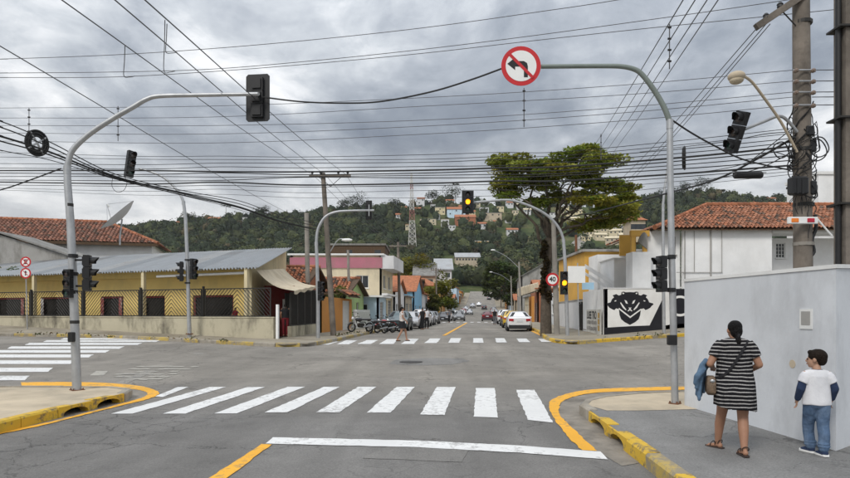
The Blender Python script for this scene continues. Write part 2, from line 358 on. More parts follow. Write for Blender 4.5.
# ---- pavements
def slab(name, m, pts, th=.05):
    b = MB(); n = len(pts); top = [Vector(p) for p in pts]; bot = [p - Vector((0, 0, th)) for p in top]
    b.add(top + bot, [tuple(range(n))] + [(i, i + n, (i + 1) % n + n, (i + 1) % n) for i in range(n)])
    return b.build(name, m, None, None, False, 'structure')
def kerb(parent, path, h, wd, side, m, step=.95, inlets=(), base=None, gap=.006, hf=None):
    """a row of kerb stones: path runs along the outer top edge; side = +1 when the pavement lies to the left of the path"""
    path = [Vector(p) for p in path]; acc = [0]
    for i in range(1, len(path)): acc.append(acc[-1] + (path[i] - path[i - 1]).length)
    tot = acc[-1]; n = max(1, round(tot / step))
    def at(s):
        s = min(max(s, 0), tot)
        for i in range(1, len(path)):
            if acc[i] >= s - 1e-9:
                t = (s - acc[i - 1]) / max(acc[i] - acc[i - 1], 1e-9); return path[i - 1].lerp(path[i], t)
        return path[-1]
    for i in range(n):
        a, bb = at(tot * i / n + gap), at(tot * (i + 1) / n - gap)
        d = (bb - a); d.z = 0; d.normalize(); inn = Vector((-d.y, d.x, 0)) * side
        ta = at(tot * i / n - .1); tb = at(tot * (i + 1) / n + .1)
        jz = random.uniform(.006, .018); jo = inn * random.uniform(-.045, -.025)
        up = Vector((0, 0, 1)); b = MB()
        if i in inlets:                       # stone with an arched storm-drain opening
            Lh = (bb - a).length; hw = .36 * Lh; pts = [(0, 0)]
            pts += [(Lh / 2 - hw, 0), (Lh / 2 - hw, h * .38)]
            for k in range(1, 8): pts.append((Lh / 2 - hw * math.cos(math.pi * k / 8), h * .38 + h * .40 * math.sin(math.pi * k / 8)))
            pts += [(Lh / 2 + hw, h * .38), (Lh / 2 + hw, 0), (Lh, 0), (Lh, h), (0, h)]
            poly = [a + jo + d * x + up * (z - h + jz) for x, z in pts]
            n_ = len(poly); front = poly; back = [p + inn * wd for p in poly]
            # front face in strips so that the concave outline is filled cleanly
            vs = front + back; fs = [(j, (j + 1) % n_, (j + 1) % n_ + n_, j + n_) for j in range(n_)]
            top0, top1 = n_ - 1, n_ - 2
            seq = list(range(1, n_ - 3))      # opening outline
            fs += [(0, 1, 2, top0), (n_ - 4, n_ - 3, top1, n_ - 5)]
            mid = len(seq) // 2
            for j in range(2, n_ - 5):
                q = top0 if j < (n_ - 4) // 2 + 1 else top1
                fs.append((j, j + 1, q))
            jm = (n_ - 4) // 2 + 1; fs.append((jm, top1, top0))
            b.add(vs, fs)
            pit_shade = MB(); c0 = a + inn * (wd + .16) - up * (h / 2 + .03); pit_shade.obox(c0 + d * Lh / 2, d * Lh * .48, inn * .02, up * (h / 2 - .02)); pit_shade.obox(a + d * Lh / 2 + inn * (wd * .5 + .1) - up * (h - .035), d * Lh * .44, inn * (wd * .5 + .06), up * .006); pit_shade.build('drain_shade_panels', 'drain_shade_black', parent)  # back panel and floor sheet coloured black for the shade of a deep drain
        else:
            def sec(p):
                o = p + jo + up * jz
                return [o - up * h, o - up * .03, o + inn * .025 + up * 0, o + inn * wd, o + inn * wd - up * h]
            b.rings([sec(a), sec(bb)], True, True)
        b.build('kerb_stone', m[i % len(m)] if isinstance(m, (list, tuple)) else m, parent)
H = .17
def gp(lst, dz=H): return [G(u, v, dz) for u, v in lst]
# near left corner
lk = gp([(-190, 474), (-90, 444), (0, 421.5), (63, 406.5), (95, 399.5), (118, 394.5), (128, 391.2), (130, 389.2), (126, 387.6)])
lk = lk[:1] + lk[1:]
lfar = gp([(112, 387), (60, 386.7), (0, 386.5), (-190, 387)])
pl = slab('pavement', 'concrete_pave', lk + lfar)
YK = ['yellow_kerb_paint', 'yellow_kerb_paint', 'faded_kerb_paint', 'yellow_kerb_paint']
kerb(pl, gp([(-190, 474), (-90, 444), (0, 421.5), (56, 408.2)]), .21, .17, 1, 'yellow_kerb_paint', .85)
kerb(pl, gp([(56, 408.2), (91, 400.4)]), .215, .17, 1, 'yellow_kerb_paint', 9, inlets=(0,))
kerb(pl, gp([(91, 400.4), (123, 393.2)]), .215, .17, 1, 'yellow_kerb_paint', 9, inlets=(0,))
kerb(pl, smooth_path(gp([(123, 393.2), (129, 391), (130.5, 389.2), (126, 387.7), (112, 387)]), 3), .21, .15, 1, 'kerb_concrete', .5)
kerb(pl, gp([(112, 387), (60, 386.7), (0, 386.5), (-190, 387)]), .21, .15, 1, 'kerb_concrete', 1.0)
# near right corner
rk = gp([(701, 478 + 14), (661, 462), (649, 454), (628, 439), (609, 424.5), (591, 410.5), (580, 404.5)])
rfar = gp([(582, 402), (588, 399.5), (601, 396.6), (622, 394.2), (650, 392.4), (671, 391.3), (700, 390.4), (800, 388), (1000, 384)])
rclose = gp([(1250, 470)]) + [Vector((9, 1, .2)), Vector((2.6, 1, .2))]
pr = slab('pavement', 'gray_pave', rk + rfar + rclose)
# paler concrete apron round the signal pole
ap = gp([(582, 403.2), (590, 399.2), (603, 396.9), (622, 394.8), (650, 393), (684, 391.8), (720, 391), (720, 408.5), (700, 409), (640, 410.5), (607, 410.5), (594, 407)], H + .005)
b = MB(); b.add(ap, [tuple(range(len(ap)))]); b.build('apron', 'concrete_pave', pr)

kerb(pr, gp([(760, 541), (701, 492), (661, 462), (649, 453.5)]), .22, .17, -1, ['faded_kerb_paint', 'yellow_kerb_paint'], .8)
kerb(pr, gp([(649, 453.5), (629, 439.5)]), .21, .17, -1, 'yellow_kerb_paint', .7)
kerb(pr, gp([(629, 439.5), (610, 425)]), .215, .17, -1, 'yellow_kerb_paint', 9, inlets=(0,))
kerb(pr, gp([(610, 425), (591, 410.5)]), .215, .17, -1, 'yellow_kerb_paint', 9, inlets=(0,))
kerb(pr, smooth_path(gp([(591, 410.5), (583, 405.5), (580, 404), (582, 402), (588, 399.5), (601, 396.6)]), 3), .21, .14, -1, 'kerb_concrete', .5)
kerb(pr, gp([(601, 396.6), (622, 394.2), (650, 392.4), (684, 391), (800, 388)]), .21, .14, -1, 'kerb_concrete', 1.0)

# ---- sunken gutters of dirty concrete inside the yellow lines
def ragged(pts, j=.012, st=.16):
    out = []; n = len(pts)
    for i in range(n):
        a, c = pts[i], pts[(i + 1) % n]; d = c - a; Ln = d.length; k = max(1, min(40, int(Ln / st))); nr = Vector((-d.y, d.x, 0)).normalized() if Ln > 1e-6 else Vector()
        for q in range(k): out.append(a + d * (q / k) + nr * random.uniform(-j, j) * (1 if a.y < 20 else 2))
    return out
def px_poly(name, m, lst, dz, parent=None, kind=None):
    pts = ragged([G(u, v, dz) for u, v in lst]); b = MB(); b.add(pts, [tuple(range(len(pts)))])
    return b.build(name, m, parent, None, False, kind)
px_poly('gutter', 'gutter_concrete', [(596, 451), (577, 432), (560, 416), (559.5, 406.7), (562, 401.5), (575, 396.4), (601, 392.3), (671, 390.2), (671, 396), (601, 402), (592, 414), (630, 448), (646, 461), (622, 466)], .005, None, 'structure')
px_poly('gutter', 'gutter_concrete', [(121, 404.2), (85, 413.4), (42, 424), (0, 432), (-60, 447), (-60, 440), (0, 424), (60, 410), (120, 396), (124, 389), (112, 388), (112, 386), (127, 386), (146, 389), (152, 393), (143, 398.2)], .005, None, 'structure')

# ---- painted markings (each a thin sheet over the asphalt)
def strip_px(name, m, outer, inner, dz, parent=None):
    a = [G(u, v, dz) for u, v in outer]; c = [G(u, v, dz) for u, v in inner]
    a = [p + Vector((random.uniform(-.014, .014), random.uniform(-.014, .014), 0)) for p in smooth_path(a, 9)]; c = [p + Vector((random.uniform(-.014, .014), random.uniform(-.014, .014), 0)) for p in smooth_path(c, 9)]; b = MB(); n = len(a)
    b.add(a + c, [(i, i + 1, n + i + 1, n + i) for i in range(n - 1)])
    return b.build(name, m, parent)
marks = strip_px('yellow_edge_line', 'yellow_line_paint', [(582, 450), (566.7, 435.4), (553.3, 417), (549, 406.7), (552, 399.5), (571, 392.7), (601.5, 388.7), (671, 386.6), (705, 386), (800, 384)],
    [(596.4, 450.8), (577, 432), (560.5, 416), (559.5, 406.7), (562, 401.5), (575, 396.4), (601.5, 392.3), (671, 390), (705, 389.2), (800, 386.5)], .009)
marks['kind'] = 'structure'
m2 = strip_px('yellow_edge_line', 'yellow_line_paint', [(-80, 453), (0, 434), (42, 425.5), (85, 414.6), (121, 405.6), (148, 399), (159, 393), (148, 387.6), (127, 384.4), (95, 382.4), (60, 382), (21, 382.2)],
    [(-80, 450.5), (0, 431.5), (42, 423.5), (85, 413), (121, 403.6), (141, 398), (147.5, 393.5), (140, 390), (122, 388), (93, 386.3), (60, 386), (21, 386)], .009)
m2['kind'] = 'structure'
def line_px(name, m, a, bq, wpx=None):
    pass
# stop line and yellow centre line on our side
px_poly('stop_line', 'white_paint', [(265, 443.5), (273, 437.2), (420, 440.6), (520, 445.5), (600, 451.5), (608, 459.5), (520, 452.8), (420, 447.2)], .008, None, 'structure')
px_poly('centre_line', 'yellow_line_paint', [(202, 482), (150, 510), (120, 530), (150, 530), (182, 512), (221, 482), (272, 444.3), (262, 444)], .009, None, 'structure')
# zebra crossings: every bar a part of its crossing
def zebra(quads):
    z = px_poly('zebra_crossing', 'white_paint', quads[0], .008, None, 'structure')
    for q in quads[1:]: px_poly('stripe', 'white_paint', q, .008, z)
def trap(b0, b1, yb0, yb1, t0, t1, yt): return [(b0, yb0), (b1, yb1), (t1, yt), (t0, yt)]
zebra([trap(*q) for q in [(155, 163, 396.5, 397, 178, 188.5, 386.9), (111.4, 132.6, 413.6, 413.6, 210, 226, 387), (163, 185, 413.6, 413.6, 248, 265, 387), (214, 237, 413.4, 413.4, 288, 305, 386.8),
    (264.5, 287.5, 412.4, 412.4, 324, 339.7, 386.8), (316, 339, 412.4, 412.4, 358, 376.6, 386.8), (366.7, 390.7, 412.6, 412.6, 396.4, 414.7, 386.9), (420, 444.4, 414.5, 415, 436.7, 455.6, 387),
    (473.5, 498, 416.6, 417.6, 476, 494.6, 388), (527.7, 553, 419.8, 422.6, 516, 534.7, 389.8)]])
fz = [(62, 95, 64, 90, 125, 54), (120, 160, 63, 150, 188, 50), (187, 232, 62, 220, 255, 49), (258, 305, 62, 285, 322, 46), (330, 372, 62, 355, 388, 45), (407, 447, 59, 425, 460, 44), (485, 520, 58, 493, 527, 43), (566, 600, 58, 567, 597, 43), (642, 676, 57, 638, 668, 43), (717, 753, 56, 708, 740, 44), (790, 822, 55, 778, 808, 45)]
zebra([trap(300 + a / 3.27, 300 + b_ / 3.27, 325 + y / 3.27, 325 + y / 3.27, 300 + c / 3.27, 300 + d / 3.27, 325 + t / 3.27) for a, b_, y, c, d, t in fz])
lz = [(62, 168.6, 338.9, .9), (45, 158, 341.1, .95), (27, 140, 343.9, 1.05), (9, 122, 347.6, 1.2), (-15, 107.6, 351.4, 1.3), (-40, 91, 356, 1.5), (-70, 72.6, 362.2, 1.8), (-100, 50.6, 369.8, 2.1), (-130, 27, 378, 2.3)]
zebra([[(a - 2, y + h), (b_ - 2.5, y + h), (b_ + 2.5, y - h), (a + 2, y - h)] for a, b_, y, h in lz])
# crossing and centre line far along the street
zf = [[S(o, 84, .012), S(o + .45, 84, .012), S(o + .45, 88, .012), S(o, 88, .012)] for o in np.arange(-6.9, 3.0, .95)]
zo = None
for q in zf:
    b = MB(); b.quad(*q)
    if zo is None: zo = b.build('zebra_crossing', 'white_paint', None, None, False, 'structure')
    else: b.build('stripe', 'white_paint', zo)
for y0, y1 in ((37.5, 62), (62.2, 82)):
    b = MB(); ys = np.linspace(y0, y1, 9); vs = [S(o, y, .012) for y in ys for o in (-2.62, -2.40)]
    b.add(vs, [(2 * i, 2 * i + 1, 2 * i + 3, 2 * i + 2) for i in range(8)]); b.build('centre_line', 'yellow_line_paint', None, None, False, 'structure')
b = MB(); ys = np.linspace(37, 60, 12); vs = [S(o, y, .010) for y in ys for o in (3.22, 3.42)]
b.add(vs, [(2 * i, 2 * i + 1, 2 * i + 3, 2 * i + 2) for i in range(11)]); b.build('yellow_edge_line', 'yellow_line_paint', None, None, False, 'structure')
# faded remains of an old hatching, a patched trench and an iron cover in the junction
worn_paint('ghost_paint', (.40, .38, .33), (.2, .19, .18), .9, 5)
asphalt('patch_asphalt', (.195, .188, .176), .5)
asphalt('pale_patch', (.26, .245, .22), .5)
px_poly('road_patch', 'ghost_paint', [(90, 375.5), (104, 375.5), (108, 371), (96, 371)], .006, None, 'structure')
px_poly('road_patch', 'pale_patch', [(114, 384), (124, 384.5), (156, 370.5), (146, 370)], .005, None, 'structure')
px_poly('road_patch', 'pale_patch', [(640, 0), (0, 0)][:0] or [(196, 354.5), (204, 354.5), (203, 352.5), (193, 352.5)], .005, None, 'structure')
px_poly('road_patch', 'patch_asphalt', [(362, 458), (462, 462), (470, 449), (388, 446.5)], .005, None, 'structure')
px_poly('road_patch', 'patch_asphalt', [(388, 364), (420, 365.5), (452, 364.5), (470, 361), (462, 358.5), (425, 358), (396, 359.5)], .004, None, 'structure')
b = MB()
for r_ in range(6):
    for c_ in range(9):
        u = 106 + c_ * 6.6 + r_ * 7.0 + random.uniform(-1, 1); v = 379 - r_ * 2.5 + random.uniform(-.3, .3)
        if random.random() < .25: continue
        p = G(u, v, .006); b.add([p + Vector((x * .11, y * .16, 0)) for x, y in ((-1, -1), (1, -1), (1, 1), (-1, 1))], [(0, 1, 2, 3)])
b.build('old_hatching', 'ghost_paint', None, None, False, 'structure')
mat('cast_iron', (.07, .065, .06), .6, .2, 6, metal=.6, bump=.4, bscale=40)
cc = G(411, 362, .006); b = MB(); b.tube([cc, cc + Vector((0, 0, .012))], .36, 24); co = b.build('manhole_cover', 'cast_iron', None, cc)
tag(co, 'round dark iron manhole cover in the middle of the junction', 'manhole cover')

# ---- far pavements
# left: wedge of pavement and verge that climbs to the low wall of the corner bar
LA = Vector((-7.1, 29.5, .69)); LB = Vector((-24.7, 36.6, 1.17)); LDIR = (LB - LA).normalized()
lfk = gp([(-90, 331.5), (0, 333.4), (60, 334), (100, 335), (160, 337.3), (200, 339.6), (250, 342.2), (285, 343.6), (308, 343), (322, 341.2), (335, 338.6)], .15)
lst = [S(-7.5, y, .15) for y in (40, 44, 50, 60)]
back = [S(-9.9, y, .16) for y in (60, 45, 33)] + [Vector((-6.9, 30.3, .72)), LA + Vector((.25, .1, 0)), LA + LDIR * 6 + Vector((.1, .25, .0)), LB + Vector((.1, .25, .02)), LB + LDIR * 20 + Vector((0, .2, .05))]
pv = slab('pavement', 'far_pave', lfk + lst + back)
kerb(pv, lfk + lst, .2, .15, 1, ['kerb_concrete', 'faded_kerb_paint', 'kerb_concrete', 'faded_kerb_paint', 'faded_kerb_paint'], 1.1)
# right: pavement under the painted wall
rst = [S(3.5, y, .15) for y in (60, 52, 46, 42)]
rfk = rst + gp([(546, 337), (556, 339.8), (572, 341.2), (600, 339.2), (640, 336.4), (684, 333.4), (760, 329)], .15)
RB = Vector((9.8, 34.5, .70)); RC = Vector((13.5, 34.5, 1.27)); RE = Vector((27, 34.5, 2.2))
rback = [RE, RC, RB, S(6.45, 40.5, .15), S(6.45, 60, .15)]
pv2 = slab('pavement', 'far_pave', rfk + rback)
kerb(pv2, rfk, .2, .15, 1, ['yellow_kerb_paint', 'yellow_kerb_paint', 'faded_kerb_paint', 'yellow_kerb_paint'], 1.1)
# both pavements on along the street
for o0, o1, sd in ((-9.9, -7.5, 1), (3.5, 6.45, -1)):
    pz = strip_along('pavement', 'far_pave', o0, o1, 60.2, 296, 4, .15, 3)
    ed = o1 if sd > 0 else o0
    b = MB(); ys = list(np.arange(60.2, 296.1, 4))
    vs = [S(ed, y, z) for y in ys for z in (.149, -.05)]
    b.add(vs, [(2 * i, 2 * i + 1, 2 * i + 3, 2 * i + 2) for i in range(len(ys) - 1)]); b.build('kerb_face', 'kerb_concrete', pz)

# blue plastic sheet left lying on the far left pavement, weeds and dead leaves along the gutters
mat('blue_sheet', (.20, .36, .46), .6, .2, 3, stain=(.36, .42, .44), stain_amt=.6, stain_scale=3)
pz_ = [P(124, 332.2, 33.2), P(146, 333.4, 32.6), P(152, 331.0, 34.4), P(147, 329.4, 36.0), P(130, 329.6, 36.0)]
b = MB(); c_ = sum(pz_, Vector()) / 5; ring_ = [p.copy() for p in pz_]
for p in ring_: p.z = .86 + .012 * (p.y - 32) + gz(p.x, p.y) * 0
b.extrude([p + UP * .02 for p in ring_], (0, 0, .035)); bs_ = b.build('plastic_sheet', 'blue_sheet', None, ring_[0]); tag(bs_, 'flat pale blue sheet lying on the far left pavement', 'sheet')
# ================================================================ BUILDINGS
def plaster(name, c, stain=(.2, .18, .14), amt=.35, sc=.7, rough=.9): return mat(name, c, rough, .09, .8, bump=.12, bscale=18, stain=stain, stain_amt=amt, stain_scale=sc)
plaster('cream_yellow_wall', (.74, .55, .20), amt=.25); plaster('pale_yellow_wall', (.66, .57, .36)); plaster('white_wall', (.80, .80, .79), (.55, .53, .5), .25)
plaster('gray_white_wall', (.62, .62, .62), (.42, .4, .38), .35); plaster('stained_wall', (.46, .42, .31), (.09, .08, .06), .95, .9)
plaster('orange_wall', (.56, .25, .06), (.3, .16, .07), .4); plaster('green_wall', (.38, .52, .22)); plaster('pink_band', (.42, .16, .20)); plaster('cream_wall', (.62, .54, .38))
plaster('sky_blue_wall', (.22, .45, .62)); plaster('pale_blue_wall', (.52, .66, .76)); plaster('ochre_wall', (.66, .38, .08), (.4, .25, .1), .3); plaster('brick_wall', (.36, .14, .07), (.2, .1, .07), .5)
plaster('gray_wall', (.34, .33, .31), (.13, .12, .1), .8); plaster('beige_wall', (.50, .42, .31)); plaster('lavender_wall', (.61, .63, .655), (.42, .43, .445), .7, 1.1); plaster('maroon_wall', (.2, .03, .03))
plaster('black_wall', (.012, .012, .016), (.03, .03, .03), .3); plaster('mural_white', (.74, .73, .70), (.55, .52, .48), .4, .9)
mat('metal_roof', (.36, .375, .385), .45, .12, .6, metal=.25, stain=(.24, .2, .17), stain_amt=.5, stain_scale=.35)
mat('old_fibre_roof', (.24, .235, .22), .9, .2, .6, stain=(.1, .09, .08), stain_amt=.7)
mat('tile', (.42, .15, .065), .85, .15, 5, attr='col'); mat('tile_plain', (.40, .15, .07), .9, .3, 3.5, bump=.8, bscale=9, stain=(.16, .08, .05), stain_amt=.7, stain_scale=2)
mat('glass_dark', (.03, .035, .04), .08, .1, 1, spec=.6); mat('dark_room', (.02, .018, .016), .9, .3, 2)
mat('white_trim', (.72, .72, .7), .6, .06, 3); mat('dark_iron', (.035, .033, .03), .6, .2, 8, metal=.3); mat('wood_dark', (.09, .055, .03), .8, .3, 5)
mat('canvas', (.58, .50, .37), .9, .12, 1.6, stain=(.36, .27, .16), stain_amt=.5, stain_scale=1.3); mat('dark_plastic', (.015, .015, .016), .45, .1, 6)
UP = Vector((0, 0, 1))
mat('print_curtain', (.62, .6, .58), .9, .2, 9, stain=(.12, .1, .1), stain_amt=.95, stain_scale=7); mat('red_curtain', (.35, .1, .09), .9, .2, 9, stain=(.6, .55, .5), stain_amt=.9, stain_scale=9)
mat('metal_roof_b', (.30, .315, .325), .5, .14, .6, metal=.25, stain=(.2, .17, .14), stain_amt=.6, stain_scale=.4); mat('metal_roof_c', (.40, .405, .40), .5, .14, .6, metal=.2, stain=(.26, .2, .15), stain_amt=.7, stain_scale=.5)
def facade(b, O, D, Ln, Ht, inn, ops=(), th=.2):
    """wall seen from outside: O lower left corner, D direction, inn inward; real openings with reveals"""
    O, D, inn = Vector(O), Vector(D).normalized(), Vector(inn).normalized()
    xs = sorted({0.0, Ln, *[x for o in ops for x in o[:2]]}); zs = sorted({0.0, Ht, *[z for o in ops for z in o[2:4]]})
    pt = lambda x, z, d=0.0: O + D * x + UP * z + inn * d
    for i in range(len(xs) - 1):
        for k in range(len(zs) - 1):
            cx, cz = (xs[i] + xs[i + 1]) / 2, (zs[k] + zs[k + 1]) / 2
            if any(o[0] < cx < o[1] and o[2] < cz < o[3] for o in ops): continue
            b.quad(pt(xs[i], zs[k]), pt(xs[i + 1], zs[k]), pt(xs[i + 1], zs[k + 1]), pt(xs[i], zs[k + 1]))
            b.quad(pt(xs[i], zs[k], th), pt(xs[i], zs[k + 1], th), pt(xs[i + 1], zs[k + 1], th), pt(xs[i + 1], zs[k], th))
    for x0, x1, z0, z1 in [o[:4] for o in ops]:
        for (a, c, e, f) in ((x0, z0, x1, z0), (x1, z0, x1, z1), (x1, z1, x0, z1), (x0, z1, x0, z0)):
            b.quad(pt(a, c), pt(e, f), pt(e, f, th), pt(a, c, th))
    b.quad(pt(0, Ht), pt(Ln, Ht), pt(Ln, Ht, th), pt(0, Ht, th)); b.quad(pt(0, 0), pt(0, Ht), pt(0, Ht, th), pt(0, 0, th)); b.quad(pt(Ln, 0), pt(Ln, 0, th), pt(Ln, Ht, th), pt(Ln, Ht))
def window(parent, O, D, inn, x0, x1, z0, z1, fr='white_trim', nx=2, nz=1, depth=.1, bar=.05, name='window', pane='glass_dark', sill=True):
    O, D, inn = Vector(O), Vector(D).normalized(), Vector(inn).normalized(); b = MB()
    def bb(xa, xb, za, zb): b.obox(O + D * (xa + xb) / 2 + UP * (za + zb) / 2 + inn * depth, D * (xb - xa) / 2, inn * .025, UP * (zb - za) / 2)
    bb(x0, x1, z0, z0 + bar); bb(x0, x1, z1 - bar, z1); bb(x0, x0 + bar, z0 + bar, z1 - bar); bb(x1 - bar, x1, z0 + bar, z1 - bar)
    for i in range(1, nx): x = x0 + (x1 - x0) * i / nx; bb(x - bar * .35, x + bar * .35, z0 + bar, z1 - bar)
    for i in range(1, nz):
        z = z0 + (z1 - z0) * i / nz; b.obox(O + D * (x0 + x1) / 2 + UP * z + inn * (depth + .003), D * ((x1 - x0) / 2 - bar), inn * .02, UP * bar * .3)
    w_ = b.build(name, fr, parent); ORG[w_.name] = ORG[parent.name]
    b = MB(); b.obox(O + D * (x0 + x1) / 2 + UP * (z0 + z1) / 2 + inn * (depth + .05), D * (x1 - x0) / 2, inn * .01, UP * (z1 - z0) / 2); b.build('pane', pane, w_)
    if sill and name == 'window':
        b = MB(); b.obox(O + D * (x0 + x1) / 2 + UP * (z0 - .04) - inn * .03, D * ((x1 - x0) / 2 + .06), inn * .06, UP * .035); b.build('sill', fr, w_)
    return w_
def tile_field(b, p0, du, dv, Lu, Lv, tw=.24, tl=.36, mask=None, base=(.34, .13, .066), seed=1):
    """single clay barrel tiles laid in courses; du along the eave, dv up the slope"""
    rd = random.Random(seed); du, dv = Vector(du).normalized(), Vector(dv).normalized(); nn = du.cross(dv).normalized()
    if nn.z < 0: nn = -nn
    p0 = Vector(p0); nu, nv = int(Lu / tw), int(Lv / tl)
    for j in range(nv):
        for i in range(nu):
            s, t = (i + .5) * tw, j * tl
            if mask and not mask(s, t + tl / 2): continue
            o = p0 + du * (s + rd.uniform(-.012, .012)) + dv * (t + rd.uniform(-.02, .02)) + nn * rd.uniform(0, .02)
            k = rd.uniform(.55, 1.25); g = rd.random(); c = (base[0] * k, base[1] * k * (1 + .25 * g), base[2] * k * (1 + .5 * g))
            if rd.random() < .16: c = (.13 * k, .085 * k, .06 * k)
            sec = [(-.5, 0), (-.3, .07), (0, .105), (.3, .07), (.5, 0)]
            r0 = [o + du * (x * tw * 1.02) + nn * (z + .035) for x, z in sec]; r1 = [o + dv * tl * 1.08 + du * (x * tw * .86) + nn * z for x, z in sec]
            b.rings([r0, r1], False, False, False, c)
def ridge_tiles(b, a, c, n=None, r=.13, base=(.36, .14, .07), seed=3):
    rd = random.Random(seed); a, c = Vector(a), Vector(c); Ln = (c - a).length; n = n or int(Ln / .4); d = (c - a) / n
    for i in range(n):
        k = rd.uniform(.6, 1.2); b.tube([a + d * i, a + d * (i + 1.06)], [r * 1.08, r * .9], 7, True, (base[0] * k, base[1] * k, base[2] * k))

# ---- generic house in the street frame (o: offset across, y: depth)
def sxy(o, y, z): return Vector((.097 * y + o, y, z))
def house(name, label, o0, o1, y0, y1, ht, wm, roof='flat', rm='tile_plain', rise=1.2, side=-1, wins_side=(), wins_front=(), over=.35, base=None, group=None, cat='house', th=.2, band=None, trim='white_trim', zb=None):
    zb = zb if zb is not None else S((o1 if side < 0 else o0), y0).z + .1
    t = thing(name, sxy((o0 + o1) / 2, (y0 + y1) / 2, zb), label, cat, group)
    ey = RD; ex = Vector((1, 0, 0)); b = MB()
    O = sxy(o0, y0, zb - .5); lo = o1 - o0; ly = (sxy(0, y1, 0) - sxy(0, y0, 0)).length
    f = lambda ws: [(w_[0], w_[1], w_[2] + .5, w_[3] + .5) for w_ in ws]
    facade(b, O, ex, lo, ht + .5, ey, f(wins_front), th)                            # face towards the camera
    facade(b, sxy(o1, y1, zb - .5), -ex, lo, ht + .5, -ey, (), th)                  # rear
    if side < 0: Os, inn = sxy(o1, y0, zb - .5), -ex                                # left-hand house: street face at o1
    else: Os, inn = sxy(o0, y0, zb - .5), ex
    facade(b, Os, ey, ly, ht + .5, inn, f(wins_side), th)
    Oo = sxy(o0 if side < 0 else o1, y0, zb - .5); facade(b, Oo, ey, ly, ht + .5, -inn, (), th)
    zt_ = zb + ht
    if roof == 'gable_y':                                                           # ridge along the street: gables face the camera
        for yy, d in ((y0, th), (y1, -th)):
            q = [sxy(o0, yy, zt_), sxy(o1, yy, zt_), sxy((o0 + o1) / 2, yy, zt_ + rise)]; b.extrude(q, ey * d * .9)
    if roof == 'gable_o':
        for oo, d in ((o0, th), (o1, -th)):
            q = [sxy(oo, y0, zt_), sxy(oo, y1, zt_), sxy(oo, (y0 + y1) / 2, zt_ + rise)]; b.extrude(q, ex * d * .9)
    b.build('wall', wm, t)
    b = MB(); ov = over
    if roof == 'gable_y':
        om = (o0 + o1) / 2
        for s_ in (-1, 1):
            oe = o0 - ov if s_ < 0 else o1 + ov; ze = zt_ - rise * ov / ((o1 - o0) / 2)
            q = [sxy(oe, y0 - ov, ze), sxy(oe, y1 + ov, ze), sxy(om, y1 + ov, zt_ + rise), sxy(om, y0 - ov, zt_ + rise)]
            b.extrude(q, (0, 0, .12))
    elif roof == 'gable_o':
        ym = (y0 + y1) / 2
        for s_ in (-1, 1):
            ye = y0 - ov if s_ < 0 else y1 + ov; ze = zt_ - rise * ov / ((y1 - y0) / 2)
            q = [sxy(o0 - ov, ye, ze), sxy(o1 + ov, ye, ze), sxy(o1 + ov, ym, zt_ + rise), sxy(o0 - ov, ym, zt_ + rise)]
            b.extrude(q, (0, 0, .12))
    elif roof == 'shed':                                                            # falls towards the camera
        q = [sxy(o0 - ov, y0 - ov, zt_ + .01), sxy(o1 + ov, y0 - ov, zt_ + .01), sxy(o1 + ov, y1 + ov, zt_ + rise), sxy(o0 - ov, y1 + ov, zt_ + rise)]; b.extrude(q, (0, 0, .1))
    elif roof == 'hip':
        rs = [[sxy(o0 - ov, y0 - ov, zt_), sxy(o1 + ov, y0 - ov, zt_), sxy(o1 + ov, y1 + ov, zt_), sxy(o0 - ov, y1 + ov, zt_)],
              [sxy(o0 + lo * .35, y0 + (y1 - y0) * .4, zt_ + rise), sxy(o1 - lo * .35, y0 + (y1 - y0) * .4, zt_ + rise), sxy(o1 - lo * .35, y1 - (y1 - y0) * .4, zt_ + rise), sxy(o0 + lo * .35, y1 - (y1 - y0) * .4, zt_ + rise)]]
        b.rings(rs)
    else:
        q = [sxy(o0 - ov, y0 - ov, zt_ + .005), sxy(o1 + ov, y0 - ov, zt_ + .005), sxy(o1 + ov, y1 + ov, zt_ + .005), sxy(o0 - ov, y1 + ov, zt_ + .005)]; b.extrude(q, (0, 0, .16))
    rf = b.build('roof', rm, t)
    for w_ in wins_front:
        kw = w_[4] if len(w_) > 4 else {}; window(t, O + UP * .5, ex, ey, *w_[:4], **{'fr': trim, **kw})
    for w_ in wins_side:
        kw = w_[4] if len(w_) > 4 else {}; window(t, Os + UP * .5, ey, inn, *w_[:4], **{'fr': trim, **kw})
    return t
DOOR = dict(name='door', pane='wood_dark', nx=1, sill=False); GATE = dict(name='gate', pane='white_trim', nx=3, sill=False); SHUT = dict(name='shutter', pane='gray_wall', nx=1, nz=8, sill=False, bar=.04)

